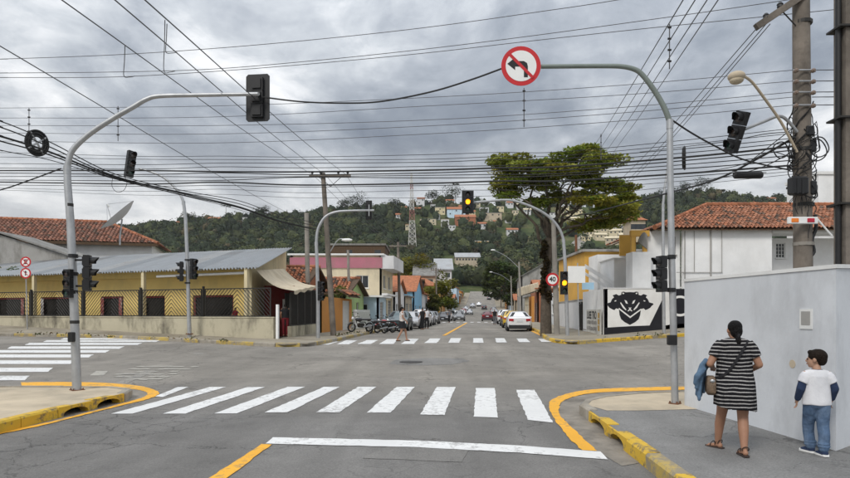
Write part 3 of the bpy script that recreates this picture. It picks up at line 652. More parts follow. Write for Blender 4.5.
# ---------------------------------------------------------------- corner bar on the left
def corner_bar():
    t = thing('corner_bar', (-14, 33, .9), 'yellow corner bar with long corrugated metal roof and lattice grilles', 'building')
    LN = Vector((-LDIR.y, LDIR.x, 0)).normalized()
    if LN.y < 0: LN = -LN                                       # away from the road
    D = Vector((LDIR.x, LDIR.y, 0)).normalized(); zt0 = 1.66
    A0 = Vector((LA.x, LA.y, 0)); at = lambda s, d, z: A0 + D * s + LN * d + UP * z
    # low stained wall with coping
    b = MB(); n = 24; Ls = 40.0
    for i in range(n):
        s0, s1 = Ls * i / n, Ls * (i + 1) / n
        b.obox((at((s0 + s1) / 2, .12, .85)), D * (s1 - s0) / 2, LN * .12, UP * .80)
    b.build('low_wall', 'stained_wall', t)
    b = MB(); b.obox(at(Ls / 2, .12, zt0 + .03), D * (Ls / 2 + .04), LN * .15, UP * .03); b.build('coping', 'stained_wall', t)
    b = MB(); b.obox(at(-.16, .1, 1.2), D * .055, LN * .055, UP * 1.1); b.build('gate_post', 'white_wall', t)
    # lattice panels standing on the wall
    sp = 4.1; k = 0; s = .25
    while s < 38:
        w_ = sp - .25; zl, zh = zt0 + .07, zt0 + 1.42
        b = MB()
        for z in (zl + .02, zh): b.obox(at(s + w_ / 2, .12, z), D * w_ / 2, LN * .02, UP * .025)
        for x in (s, s + w_): b.obox(at(x, .12, (zl + zh) / 2), D * .025, LN * .02, UP * (zh - zl) / 2)
        pnl = b.build('lattice_panel', 'dark_iron', t)
        b = MB(); h = zh - zl; stp = .2; x = -h
        half = w_ / 2
        for dr in (0, 1):
            x = -h
            while x < half:
                x0, x1 = x, x + h; z0, z1 = 0, h
                if x0 < 0: z0 = -x0; x0 = 0
                if x1 > half: z1 = h - (x1 - half); x1 = half
                if x1 - x0 > .03:
                    a_, c_ = (x0, x1) if dr == 0 else (w_ - x0, w_ - x1)
                    b.tube([at(s + a_, .12, zl + z0), at(s + c_, .12, zl + z1)], .019, 4)
                x += stp
        b.build('bars', 'dark_iron', pnl)
        b = MB(); b.obox(at(s + w_ + .12, .12, zt0 + .78), D * .045, LN * .045, UP * .78); b.build('post', 'dark_iron', t)
        s += sp; k += 1
    # back wall with dark openings, 2.3 m behind
    ops = []; s = .9; j = 0
    wd = [2.6, 1.6, 1.7, 2.9, 2.7, 1.4, 3.0, 2.2, 2.6]
    while s < 34:
        ww = wd[j % len(wd)]; ops.append((s, s + ww, .45 if j % 3 else 0.0, 1.72)); s += ww + (1.35 if j % 2 else 1.9); j += 1
    b = MB(); facade(b, at(2.45, 1.3, 1.1), D, 38, 2.98, LN, ops, .2); b.build('wall', 'cream_yellow_wall', t)
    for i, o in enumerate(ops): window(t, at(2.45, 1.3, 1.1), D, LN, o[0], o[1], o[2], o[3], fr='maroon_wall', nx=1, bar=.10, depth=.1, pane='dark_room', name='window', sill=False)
    for i, o in enumerate(ops):                                  # patterned curtains gathered at the window sides
        for x_, w2 in ((o[0] + .05, .24), (o[1] - .29, .24)):
            if (i + int(x_)) % 3 == 0: continue
            b = MB(); nn_ = 8; vs_ = [at(2.45 + x_ + w2 * q / nn_, 1.24 - .025 * (q % 2), 1.1 + z) for z in (o[2] + .08, o[3] - .08) for q in range(nn_ + 1)]
            b.add(vs_, [(q, q + 1, nn_ + 2 + q, nn_ + 1 + q) for q in range(nn_)]); b.build('curtain', 'print_curtain' if i % 2 else 'red_curtain', t)
    # crates and stools on the porch, seen through the lattice
    b = MB(); b.obox(at(21, .75, .88), D * 18.6, LN * .5, UP * .1); b.build('porch_floor', 'kerb_concrete', t)
    # eave beam and white gutter tube
    b = MB(); b.obox(at(22.6, 1.18, 3.95), D * 20, LN * .05, UP * .18); b.build('eave_beam', 'cream_yellow_wall', t)
    b = MB(); b.tube([at(1.9, .5, 3.86), at(7.6, .5, 3.80)], .065, 8); b.build('gutter_pipe', 'white_trim', t)
    for s in (1.75, 8.3, 16.5, 24.7): b = MB(); b.obox(at(s, .30, 2.85), D * .09, LN * .09, UP * 1.2); b.build('column', 'pale_yellow_wall', t)
    # roof: corrugated sheets, each its own, laid from the eave up to the ridge
    z0, z1 = 4.06, 6.15; wv = .19; shw = 1.14
    upv = Vector((-.75, 11.3, z1 - z0)); nn = D.cross(upv).normalized()
    if nn.z < 0: nn = -nn
    skew = 0
    me = None
    for i in range(34):
        s0 = 1.0 + i * shw
        if me is None:
            b = MB(); m_ = 37
            r0 = [at(s0, 0, 0) * 0 + D * (shw * 1.05 * q / (m_ - 1)) + nn * (.05 * math.sin(2 * math.pi * q / 6)) for q in range(m_)]
            vs = []
            for e in (0, .5, 1): vs += [p + upv * e - D * (skew * e) for p in r0]
            fs = [(e * m_ + q, e * m_ + q + 1, (e + 1) * m_ + q + 1, (e + 1) * m_ + q) for e in (0, 1) for q in range(m_ - 1)]
            low = [p - nn * .012 for p in vs]; n_ = len(vs)
            fs += [tuple(reversed([x + n_ for x in f])) for f in fs] + [(q, q + 1, n_ + q + 1, n_ + q) for q in range(m_ - 1)]
            b.add(vs + low, fs); o = b.build('roof_sheet', 'metal_roof', t, smooth=True); me = o.data
            # mesh was built about the world origin
            v = np.empty(len(me.vertices) * 3, np.float32); me.vertices.foreach_get('co', v); v = v.reshape(-1, 3) + np.array(ORG[t.name]); me.vertices.foreach_set('co', v.ravel())
        else:
            o = bpy.data.objects.new('roof_sheet', me); COL.objects.link(o); o.parent = t
        o.location = at(s0, .15, z0 + .01 * (i % 2)) - ORG[t.name]
        o.material_slots[0].link = 'OBJECT'; o.material_slots[0].material = MATS[('metal_roof', 'metal_roof_b', 'metal_roof', 'metal_roof_c', 'metal_roof')[(i * 7) % 5]]
    # gable end wall towards the street, wedge under the roof edge
    g0, g1 = Vector((-8.62, 31.3, 0)), Vector((-9.2, 41.8, 0))
    q = [Vector((g0.x, g0.y, .6)), Vector((g1.x, g1.y, .6)), Vector((g1.x, g1.y, 6.02)), Vector((g0.x, g0.y, 4.10))]
    b = MB(); b.extrude(q[:1] + q[1:], D * .2); b.build('gable_wall', 'pale_yellow_wall', t)
    # awning of sagging canvas
    a0, a1 = Vector((-8.35, 31.2, 4.02)), Vector((-8.45, 37.8, 4.55)); e0, e1 = Vector((-6.35, 30.6, 2.98)), Vector((-6.45, 37.2, 3.48))
    b = MB(); nu, nv = 14, 9; vs = []
    for i in range(nu + 1):
        for j in range(nv + 1):
            u_, v_ = i / nu, j / nv; p = a0.lerp(a1, u_).lerp(e0.lerp(e1, u_), v_)
            p = p - UP * (.34 * math.sin(math.pi * v_) * (1 - .35 * v_) + .02 * math.sin(u_ * 23) * v_); vs.append(p)
    for i in range(nu + 1): vs.append(e0.lerp(e1, i / nu) - UP * (.16 + .05 * math.sin(i * 1.3)))
    fs = [(i * (nv + 1) + j, (i + 1) * (nv + 1) + j, (i + 1) * (nv + 1) + j + 1, i * (nv + 1) + j + 1) for i in range(nu) for j in range(nv)]
    k0 = (nu + 1) * (nv + 1); fs += [(i * (nv + 1) + nv, (i + 1) * (nv + 1) + nv, k0 + i + 1, k0 + i) for i in range(nu)]
    b.add(vs, fs); b.build('awning', 'canvas', t, smooth=True)
    # dark railings under the awning, on a low wall
    b = MB(); p0, p1 = Vector((-6.75, 31.4, 0)), Vector((-6.5, 37.9, 0)); d = (p1 - p0).normalized(); nrm = Vector((-d.y, d.x, 0))
    b.obox((p0 + p1) / 2 + UP * .82, d * (p1 - p0).length / 2, nrm * .1, UP * .42); b.build('side_wall', 'stained_wall', t)
    for i in range(4):
        c0 = p0.lerp(p1, i / 4 + .01); c1 = p0.lerp(p1, (i + 1) / 4 - .01); zz = 2.92 + .1 * i; b = MB()
        for z in (1.27, zz): b.obox((c0 + c1) / 2 + UP * z, d * (c1 - c0).length / 2, nrm * .03, UP * .03)
        n_ = 9
        for q_ in range(n_ + 1): b.obox(c0.lerp(c1, q_ / n_) + UP * (1.27 + zz) / 2, d * (.05 if q_ in (0, n_) else .028), nrm * .02, UP * (zz - 1.27) / 2)
        b.build('railing', 'dark_iron', t)
        b = MB(); b.obox((c0 + c1) / 2 + nrm * .25 + UP * (1.27 + zz) / 2, d * (c1 - c0).length / 2 * .98, nrm * .02, UP * (zz - 1.3) / 2); b.build('blind', 'dark_room', t)
    # recess of the door
    b = MB(); b.obox((-7.75, 33.6, 2.0), (.75, .25, 0), (-.02, .06, 0), (0, 0, 1.35)); b.build('door', 'maroon_wall', t)
    b = MB(); b.obox((-7.15, 33.2, 2.2), (.33, .1, 0), (-.01, .03, 0), (0, 0, .42)); b.build('poster', 'white_trim', t)
    return t
corner_bar()
# ---------------------------------------------------------------- tile-roofed house behind it
def hill_house():
    D = Vector((-.966, -.26, 0)); LN = Vector((-.26, .966, 0)); t = thing('tiled_house', (-33, 58, 1.2), 'white house with old clay tile hip roof behind the corner bar', 'house')
    c = Vector((-23.3, 55.0, 0))                                    # front right corner under the eave
    at = lambda s, d, z: c + D * s + LN * d + UP * z
    ze, zr = 7.9, 10.2; Ls = 40; dp = 9.0
    b = MB(); facade(b, at(0.6, .7, .8), D, Ls - 2, ze - .8, LN, [(2.0, 4.6, 3.6, 5.7), (8, 10, 3.8, 5.6)], .25); facade(b, at(.6, 8.4, .8), -LN, 7.7, ze - .8, D, (), .25); b.build('wall', 'white_wall', t)
    window(t, at(.6, .7, .8), D, LN, 2.0, 4.6, 3.6, 5.7, fr='brick_wall', pane='dark_room', nx=1); window(t, at(.6, .7, .8), D, LN, 8, 10, 3.8, 5.6, nx=2)
    b = MB(); tile_field(b, at(0, 0, ze), D, LN * (dp / 2) + UP * (zr - ze), Ls, math.hypot(dp / 2, zr - ze), .3, .42, mask=lambda s, q: s > q * .95, seed=5, base=(.27, .11, .065)); b.build('roof', 'tile', t, kind='stuff')
    b = MB(); tile_field(b, at(0, 0, ze), LN, D * 5 + UP * (zr - ze), dp, math.hypot(5, zr - ze), .3, .42, mask=lambda s, q: s > q * .9 and s < dp - q * .9, seed=6, base=(.27, .11, .065)); b.build('roof_end', 'tile', t, kind='stuff')
    b = MB(); b.extrude([at(.1, .1, ze - .02), at(5, dp / 2, zr - .06), at(Ls, dp / 2, zr - .06), at(Ls, .1, ze - .02)], (0, 0, -.04)); b.extrude([at(.1, .1, ze - .02), at(5, dp / 2, zr - .06), at(.1, dp - .1, ze - .02)], (0, 0, -.04)); b.build('roof_deck', 'wood_dark', t)
    b = MB(); ridge_tiles(b, at(5, dp / 2, zr + .05), at(Ls, dp / 2, zr + .05), r=.16); ridge_tiles(b, at(0, 0, ze + .05), at(5, dp / 2, zr + .05), r=.15); b.build('ridge_tiles', 'tile', t, kind='stuff')
    b = MB(); b.obox(at(Ls / 2, .02, ze - .1), D * Ls / 2, LN * .05, UP * .12); b.build('fascia', 'wood_dark', t)
    # satellite dish of wire mesh on a mast on the roof
    return t
hill_house()
def lean_to():
    t = thing('gray_gabled_shed', (-33, 48.5, 1.2), 'weathered gray shed with stained gable in front of tiled house', 'shed')
    b = MB(); q = [Vector((-38, 47.5, 1)), Vector((-27.0, 47.5, 1)), Vector((-27.0, 47.5, 6.2)), Vector((-32, 47.5, 7.75)), Vector((-38, 47.5, 7.75))]; b.extrude(q, (0, .25, 0)); b.build('wall', 'gray_wall', t)
    b = MB(); b.extrude([Vector((-26.6, 47.2, 6.15)), Vector((-26.6, 51.5, 6.15)), Vector((-32, 51.5, 7.9)), Vector((-32, 47.2, 7.9))], (0, 0, .12)); b.extrude([Vector((-32.02, 47.2, 7.9)), Vector((-32.02, 51.5, 7.9)), Vector((-38, 51.5, 7.9)), Vector((-38, 47.2, 7.9))], (0, 0, .12)); b.build('roof', 'old_fibre_roof', t)
lean_to()
# ---------------------------------------------------------------- houses on the left of the street
def orange_lot():
    t = thing('orange_wall', S(-9.9, 42, .15), 'orange plastered street wall with white gate and little tiled gate roof', 'wall'); ex = Vector((1, 0, 0)); b = MB()
    z0 = S(-9.9, 38).z; facade(b, sxy(-9.9, 38.0, z0), RD, 8.5, 2.35, -ex, [(5.5, 7.7, .1, 2.2)], .25); facade(b, sxy(-13.9, 38.0, z0), ex, 3.98, 2.35, RD, (), .25); b.build('wall', 'orange_wall', t)
    window(t, sxy(-9.9, 38.0, z0), RD, -ex, 5.5, 7.7, .1, 2.2, fr='white_trim', pane='white_trim', nx=4, name='gate', sill=False, depth=.06)
    b = MB(); tile_field(b, sxy(-9.3, 43.0, z0 + 2.55), RD, -ex * 1 + UP * .55, 3.7, 1.0, .24, .34, seed=9); b.build('roof_tiles', 'tile', t, kind='stuff')
    b = MB(); b.extrude([sxy(-9.3, 43.0, z0 + 2.5), sxy(-9.3, 46.6, z0 + 2.5), sxy(-10.2, 46.6, z0 + 3.0), sxy(-10.2, 43.0, z0 + 3.0)], (0, 0, -.08)); b.build('roof_board', 'wood_dark', t)
orange_lot()
def tiled_low_house(name, label, o0, o1, y0, y1, h, wm, rise, seed, zb=None, ws=(), wf=()):
    t = house(name, label, o0, o1, y0, y1, h, wm, 'gable_o', 'wood_dark', rise, -1, ws, wf, .4, zb=zb); zb = S(o1, y0).z + .1 if zb is None else zb
    ym = (y0 + y1) / 2; hl = math.hypot((y1 - y0) / 2 + .4, rise)
    e = zb + h - rise * .4 / ((y1 - y0) / 2) + .14
    b = MB(); tile_field(b, sxy(o0 - .4, y0 - .4, e), (1, 0, 0), Vector((.097 * 0, (y1 - y0) / 2, rise)), o1 - o0 + .8, hl, .26, .4, seed=seed, base=(.46, .16, .07)); b.build('roof_tiles', 'tile', t, kind='stuff')
    b = MB(); ridge_tiles(b, sxy(o0 - .4, ym, zb + h + rise + .15), sxy(o1 + .4, ym, zb + h + rise + .15)); b.build('ridge_tiles', 'tile', t, kind='stuff')
    return t
tiled_low_house('tiled_house', 'low house with dark gable and clay tiles behind orange wall', -18.5, -11.6, 40.0, 45.0, 3.1, 'brick_wall', 1.1, 21)
tiled_low_house('green_house', 'light green house with bright clay tile roof behind white fence', -16.5, -10.6, 47.5, 54.5, 2.75, 'green_wall', 1.15, 22, ws=[(1, 2.4, 1, 2.1), (4, 5, .1, 2.1, DOOR)], wf=[(3.6, 5.0, 1.0, 2.0)])
def front_fence():
    t = thing('front_fence', S(-9.9, 50, .15), 'white painted iron fence before the light green house', 'fence')
    for i in range(34):
        y = 47 + i * .2; z = S(-9.9, y).z; b = MB(); b.obox(sxy(-9.9, y, z + .85), (.02, 0, 0), (0, .035, 0), (0, 0, .75)); b.build('picket', 'white_trim', t)
    for z in (.4, 1.45): b = MB(); b.tube([sxy(-9.92, 47, S(-9.9, 47).z + z), sxy(-9.92, 53.6, S(-9.9, 53).z + z)], .03, 6); b.build('rail', 'white_trim', t)
front_fence()
house('white_flat_house', 'small white house with flat slab roof and blue trim beside green house', -17, -9.4, 55.2, 59.2, 2.6, 'pale_blue_wall', 'flat', 'white_trim', side=-1, wins_side=[(.6, 2.6, .1, 2.2, SHUT)], wins_front=[(5.0, 6.6, 1.0, 2.0)], over=.45)
def pink_building():
    t = house('pink_band_building', 'two storey cream building with pink band and white parapet', -18.6, -9.95, 60.0, 67, 6.7, 'cream_wall', 'flat', 'white_trim', side=-1, over=.25,
              wins_side=[(1, 2.4, 3.6, 4.9), (4, 5.4, 3.6, 4.9), (.6, 3.0, .1, 2.5, SHUT), (3.8, 6.2, .1, 2.5, SHUT)], wins_front=[(6.2, 7.4, 3.6, 4.8)], cat='building')
    z = S(-9.95, 60).z + .1
    b = MB(); b.obox(sxy(-14.27, 59.93, z + 6.0), (4.4, 0, 0), (0, .06, 0), (0, 0, .5)); b.build('pink_band', 'pink_band', t)
    b = MB(); b.obox(sxy(-9.40, 63.4, z + 6.05), (.62, 0, 0), RD * 3.5, (0, 0, .62)); b.build('sign_box', 'gray_white_wall', t)
    b = MB(); b.obox(sxy(-9.90, 63.4, z + 3.0), (.5, 0, 0), RD * 3.4, (0, 0, .09)); b.build('canopy', 'white_trim', t)
pink_building()
house('blue_gabled_house', 'bright sky blue house with clay tile roof along the left pavement', -18, -9.7, 85, 95, 4.2, 'sky_blue_wall', 'gable_o', 'tile_plain', 2.2, -1, [(1, 2.5, 1, 2.2), (4, 5, .1, 2.2, DOOR), (6.5, 8.5, 1, 2.2)], [(2, 3.4, 2.2, 3.4)])
house('white_row_house', 'narrow white row house with brown tile roof beyond pink building', -16, -9.9, 68.5, 76, 3.6, 'white_wall', 'gable_o', 'tile_plain', 1.4, -1, [(.6, 2.2, 1, 2.2), (3, 4, .1, 2.2, DOOR), (4.6, 6, 1, 2.2)], [])
house('beige_shop', 'beige shop with dark shutters before the sky blue house', -16, -9.9, 77, 84, 3.2, 'beige_wall', 'flat', 'old_fibre_roof', 1.4, -1, [(.6, 3.2, .1, 2.4, SHUT), (4.2, 7.2, .1, 2.4, SHUT)], [])
rowm = ['cream_wall', 'gray_wall', 'brick_wall', 'pale_blue_wall', 'white_wall', 'ochre_wall', 'beige_wall', 'maroon_wall', 'gray_white_wall', 'orange_wall']
rown = ['cream', 'gray', 'red brick', 'pale blue', 'white', 'ochre', 'beige', 'dark red', 'light gray', 'orange']
def row(side, y, yend, sd, skip=()):
    rd = random.Random(sd); i = 0
    ordn = ['first', 'second', 'third', 'fourth', 'fifth', 'sixth', 'seventh', 'eighth', 'ninth', 'tenth', 'eleventh', 'twelfth', 'thirteenth', 'fourteenth', 'fifteenth']
    while y < yend:
        ln = rd.uniform(8, 14); k = rd.randrange(len(rowm)); h = rd.uniform(3.0, 4.2) if rd.random() < .7 else rd.uniform(5.6, 6.8); kind = rd.choice(['gable_o', 'gable_o', 'gable_y', 'flat', 'hip'])
        rm = rd.choice(['tile_plain', 'tile_plain', 'old_fibre_roof', 'metal_roof']); d = rd.uniform(7, 10)
        ws = []; x = .8
        while x < ln - 2: q = rd.uniform(1, 1.8); ws.append((x, x + q, .1, 2.2, SHUT) if rd.random() < .4 else (x, x + q, 1, 2.1)); x += q + rd.uniform(.7, 1.6)
        if h > 5: ws += [(a, c, 3.6, 4.7) for a, c, *_ in ws]
        wf = [(d * .3, d * .3 + 1.2, 1, 2.1)]
        o0, o1 = (-9.9 - d, -9.9) if side < 0 else (6.5, 6.5 + d)
        house('row_house', f"{ordn[i]} house past the {'sky blue one' if side < 0 else 'cream awning'} on the {'left' if side < 0 else 'right'} of the street, {rown[k]}", o0, o1, y, y + ln, h, rowm[k], kind, rm, rd.uniform(1.2, 2), side, ws, wf, .4, group='row houses down the street')
        y += ln + rd.choice([.3, .3, 1.5, 4]); i += 1
row(-1, 97, 262, 3)
# ---------------------------------------------------------------- right of the street
house('orange_shop', 'orange brick shop with red fascia on the right of the street', 6.5, 14, 80, 92, 4.3, 'brick_wall', 'gable_o', 'tile_plain', 1.3, 1, [(.5, 3, .1, 2.5, SHUT), (4.2, 6.8, .1, 2.5, SHUT), (8, 10.6, .1, 2.5, SHUT)], [(1.2, 2.6, 1.2, 2.4)])
house('gray_gabled_house', 'tall gray house with blind stained gable on the right of the street', 6.6, 14.5, 118, 134, 8.0, 'gray_wall', 'gable_y', 'old_fibre_roof', 2.2, 1, [(1, 3, .1, 2.4, SHUT), (5, 7, 4.5, 5.8), (9, 11, 4.5, 5.8)], [])
house('cream_shop', 'cream shop with shutters between orange shop and gray gabled house', 6.5, 14, 94, 106, 3.6, 'cream_wall', 'flat', 'old_fibre_roof', 1, 1, [(.5, 3, .1, 2.5, SHUT), (4.2, 6.8, .1, 2.5, SHUT), (8, 10.6, .1, 2.5, SHUT)], [])
house('low_white_house', 'low white house with long pale roof behind the tree', 7.5, 18, 58, 76, 3.4, 'white_wall', 'shed', 'white_trim', .9, 1, [(1.2, 2.6, 1, 2.1), (4, 5, .1, 2.1, DOOR), (7, 9, 1, 2.1), (12, 14, 1, 2.1)], [(2, 3.6, 1.1, 2.2)])
row(1, 140, 262, 8)
def box_awning():
    t = thing('shop_awning', S(5.6, 82, 3.5), 'cream slatted box awning jutting out over right pavement', 'awning'); c = S(5.3, 81, 4.0)
    for i in range(7):
        b = MB(); b.obox(c + Vector((-.9 + i * .33, 0, .28 * i / 3)), (.15, 0, .12), (0, 1.2, 0), (-.05, 0, .5)); b.build('slat', 'canvas', t)
    b = MB(); b.tube([c + Vector((-1.1, -1.25, -.6)), c + Vector((1.2, -1.25, .2))], .04, 6); b.tube([c + Vector((-1.1, 1.25, -.6)), c + Vector((1.2, 1.25, .2))], .04, 6); b.build('bracket', 'dark_iron', t)
    for y in (79.6, 83.8): b = MB(); z = S(5.9, y).z; b.box(sxy(5.9, y, z + 1.75), (.35, .35, 3.3)); b.build('column', 'orange_wall', t)
box_awning()
# ---------------------------------------------------------------- right far corner: painted wall and the white and yellow houses
def mural_wall():
    t = thing('painted_wall', RB, 'long white street wall with black three headed wolf mural', 'wall'); Y = 34.5; zt0 = 3.22
    b = MB()                                                 # wall along the cross street
    def wallpoly(x0, z0, x1, z1): b.extrude([Vector((x0, Y, z0 - .3)), Vector((x1, Y, z1 - .3)), Vector((x1, Y, zt0)), Vector((x0, Y, zt0))], (0, .2, 0))
    wallpoly(9.8, .70, 13.45, 1.27); b.build('wall', 'mural_white', t)
    b = MB(); b.extrude([Vector((13.45, Y, .9)), Vector((27, Y, 1.9)), Vector((27, Y, zt0)), Vector((13.45, Y, zt0))], (0, .2, 0)); b.build('black_wall', 'black_wall', t)
    b = MB(); b.extrude([Vector((9.8, Y, .4)), Vector((9.8, Y, zt0)), sxy(6.45, 42, zt0 + .05), sxy(6.45, 42, .4)], (.2, 0, 0)); b.build('side_wall', 'white_wall', t)
    b = MB(); b.obox((11.65, Y + .1, zt0 + .03), (1.9, 0, 0), (0, .13, 0), (0, 0, .03)); b.build('coping', 'gray_white_wall', t)
    # painted black shapes, each 3 mm proud of the wall.  picture pixels of the mural -> wall plane
    def W(px, py, e=.003): u = 600 + px / 7.967; v = 280 + py / 7.967; p = P(u, v, Y); p.y = Y - e; return p
    def paint(name, pts, m, e=.003):
        q = [W(x, y, e) for x, y in pts]; bb = MB(); bb.extrude(q, (0, e * .8, 0)); return bb.build(name, m, t)
    paint('paint_border', [(27, 78), (40, 78), (40, 380), (240, 368), (395, 362), (510, 128), (512, 410), (330, 440), (140, 455), (33, 465)], 'black_wall')
    half = [(236, 96), (205, 98), (188, 92), (172, 96), (168, 118), (150, 124), (130, 112), (100, 122), (112, 138), (96, 152), (84, 178), (54, 186), (50, 196), (64, 206), (76, 222), (98, 234), (114, 240), (128, 226), (150, 232), (156, 280), (168, 312), (196, 336), (238, 358)]
    full = half + [(476 - x, y) for x, y in reversed(half)][1:-1]
    paint('wolf_heads', full, 'black_wall', .004)
    for nm, pts in (('chevron', [(148, 232), (152, 222), (240, 290), (326, 228), (326, 240), (240, 304)]),
                    ('eye_line', [(160, 182), (166, 178), (210, 236), (206, 242), (182, 222)]), ('eye_line', [(316, 182), (310, 178), (266, 236), (270, 242), (294, 222)]),
                    ('eye', [(194, 158), (212, 166), (222, 190), (206, 186)]), ('eye', [(282, 158), (264, 166), (254, 190), (270, 186)]),
                    ('muzzle', [(228, 218), (238, 222), (250, 218), (243, 232), (258, 246), (250, 250), (238, 240), (226, 250), (218, 246), (234, 232)]),
                    ('small_eye', [(114, 166), (128, 160), (130, 168), (118, 172)]), ('small_eye', [(362, 166), (348, 160), (346, 168), (358, 172)]),
                    ('ear', [(176, 100), (194, 104), (190, 112), (180, 112)]), ('ear', [(300, 100), (282, 104), (286, 112), (296, 112)])):
        paint(nm, pts, 'mural_white', .007)
    # white ring on the black wall
    b = MB(); c = P(680, 306, Y); c.y = Y - .012; n = 40
    ro, ri = [], []
    for i in range(n):
        a = 2 * math.pi * i / n; ro.append(c + Vector((math.cos(a) * .62, 0, math.sin(a) * .57))); ri.append(c + Vector((math.cos(a) * .49, 0, math.sin(a) * .44)))
    b.add(ro + ri, [(i, (i + 1) % n, n + (i + 1) % n, n + i) for i in range(n)]); b.build('ring', 'mural_white', t)
mural_wall()
TXT = []
def text(body, loc, rot, size, m, parent, name='lettering', ext=.002, ax='CENTER', bold=0.0, sx=1.0):
    cu = bpy.data.curves.new(name, 'FONT'); cu.body = body; cu.size = size; cu.extrude = ext; cu.align_x = ax; cu.align_y = 'CENTER'; cu.offset = bold
    o = bpy.data.objects.new(name, cu); COL.objects.link(o); bpy.context.view_layer.update()
    me = bpy.data.meshes.new_from_object(o.evaluated_get(bpy.context.evaluated_depsgraph_get())); bpy.data.objects.remove(o); bpy.data.curves.remove(cu)
    o = bpy.data.objects.new(name, me); COL.objects.link(o); me.materials.clear(); me.materials.append(MATS[m]); o.parent = parent
    o.location = Vector(loc) - ORG[parent.name]; o.rotation_euler = rot; o.scale = (sx, 1, 1); return o
mat('board_white', (.62, .61, .56), .85, .1, 2, stain=(.35, .32, .26), stain_amt=.5); mat('board_tan', (.5, .32, .1), .8, .2, 4); mat('ink', (.03, .03, .03), .8, .1, 4); mat('faded_ink', (.2, .19, .18), .8, .2, 6)
def advert_board():
    a = Vector((9.74, 34.65, .68)); c = sxy(6.42, 40.2, .78); c.x -= .02; d = (c - a); Ln = math.hypot(d.x, d.y); dd = Vector((d.x, d.y, 0)).normalized(); nrm = Vector((-dd.y, dd.x, 0))
    if nrm.x > 0: nrm = -nrm
    t = thing('advert_board', (a + c) / 2, 'hand painted advert board leaning on wall beside wolf mural', 'board')
    p = lambda s, z, e=0.0: a + dd * s + UP * z + nrm * (.06 + e)
    b = MB(); b.extrude([p(0.05, 0), p(Ln * .93, .05), p(Ln * .93, 1.42), p(.05, 1.42)], -nrm * .03); b.build('panel', 'board_white', t)
    rz = math.atan2(-dd.y, -dd.x)
    text('LUEE TRO', p(Ln * .57, 1.06, .006), (R(90), 0, rz), .62, 'ink', t, bold=.018, sx=1.25)
    rd = random.Random(4)
    for z in (.64, .28):                                     # two lines too small to read
        b = MB(); s = Ln * .26
        while s < Ln * .86:
            w_ = rd.uniform(.12, .26); h = rd.uniform(.09, .13); b.obox(p(s + w_ / 2, z + rd.uniform(-.02, .02), .005), dd * w_ / 2, nrm * .002, UP * h); s += w_ + rd.uniform(.05, .18)
        b.build('small_print', 'faded_ink', t, kind='stuff')
    for z in (1.08, .72, .36): b = MB(); b.obox(p(Ln * .13, z, .006), dd * .28, nrm * .002, UP * .15); b.build('tan_square', 'board_tan', t)
advert_board()
def iron_gate():
    t = thing('iron_gate', sxy(6.4, 42.6, .7), 'narrow black iron gate at the end of the white wall', 'gate'); z = .72
    b = MB()
    for y in (42.1, 43.1): b.obox(sxy(6.4, y, z + .95), (.05, 0, 0), (0, .05, 0), (0, 0, .95))
    for q in (.15, 1.75): b.obox(sxy(6.4, 42.6, z + q), (.03, 0, 0), (0, .45, 0), (0, 0, .05))
    b.build('frame', 'dark_iron', t)
    for i in range(4): b = MB(); b.obox(sxy(6.4, 42.28 + i * .2, z + .95), (.02, 0, 0), (0, .02, 0), (0, 0, .78)); b.build('bar', 'dark_iron', t)
iron_gate()
def yard_wall():
    t = thing('yard_wall', sxy(6.5, 50, .7), 'plain off white yard wall behind the tree trunk', 'wall'); b = MB(); b.extrude([sxy(6.45, 43.4, .4), sxy(6.45, 57.5, .4), sxy(6.45, 57.5, 2.75), sxy(6.45, 43.4, 2.75)], (.2, 0, 0)); b.build('wall', 'gray_white_wall', t)
    b = MB(); b.extrude([sxy(6.40, 43.4, 2.75), sxy(6.40, 57.5, 2.75), sxy(6.40, 57.5, 2.83), sxy(6.40, 43.4, 2.83)], (.3, 0, 0)); b.build('coping', 'gray_wall', t)
yard_wall()
def yellow_building():
    t = thing('yellow_building', (13.5, 46, .8), 'ochre yellow building with white ramp and roof slab behind mural', 'building'); Y = 46.0
    def blk(name, u0, v0, u1, v1, D, dep, m, zb=None):
        a, c = P(u0, v0, D), P(u1, v1, D); z0 = zb if zb is not None else min(a.z, c.z)
        bb = MB(); bb.box(((a.x + c.x) / 2, D + dep / 2, (z0 + max(a.z, c.z)) / 2), (abs(c.x - a.x), dep, max(a.z, c.z) - z0)); return bb.build(name, m, t)
    blk('wall', 584.5, 251.5, 640, 300, 47, 9, 'ochre_wall', .5)
    blk('roof_slab', 582.5, 249, 642, 251.4, 46.7, 9.6, 'gray_wall')
    blk('white_wall', 597.5, 254.5, 660, 300, 44.5, 2.4, 'white_wall', .5)
    blk('front_block', 614, 258.6, 649, 300, 41, 3.2, 'white_wall', .5)
    blk('block_cap', 613, 257.6, 650, 258.5, 40.9, 3.4, 'white_trim')
    # sloping white parapets of the ramp
    for (va, vb, th) in ((264, 281.5, 4.2), (272, 289.5, 3.0)):
        a, c = P(585, va, 43.6), P(614, vb, 41.0); b = MB(); a2, c2 = P(585, va + th, 43.6), P(614, vb + th, 41.0); b.extrude([a, c, c2, a2], (.05, .22, 0)); b.build('ramp_parapet', 'white_wall', t)
yellow_building()
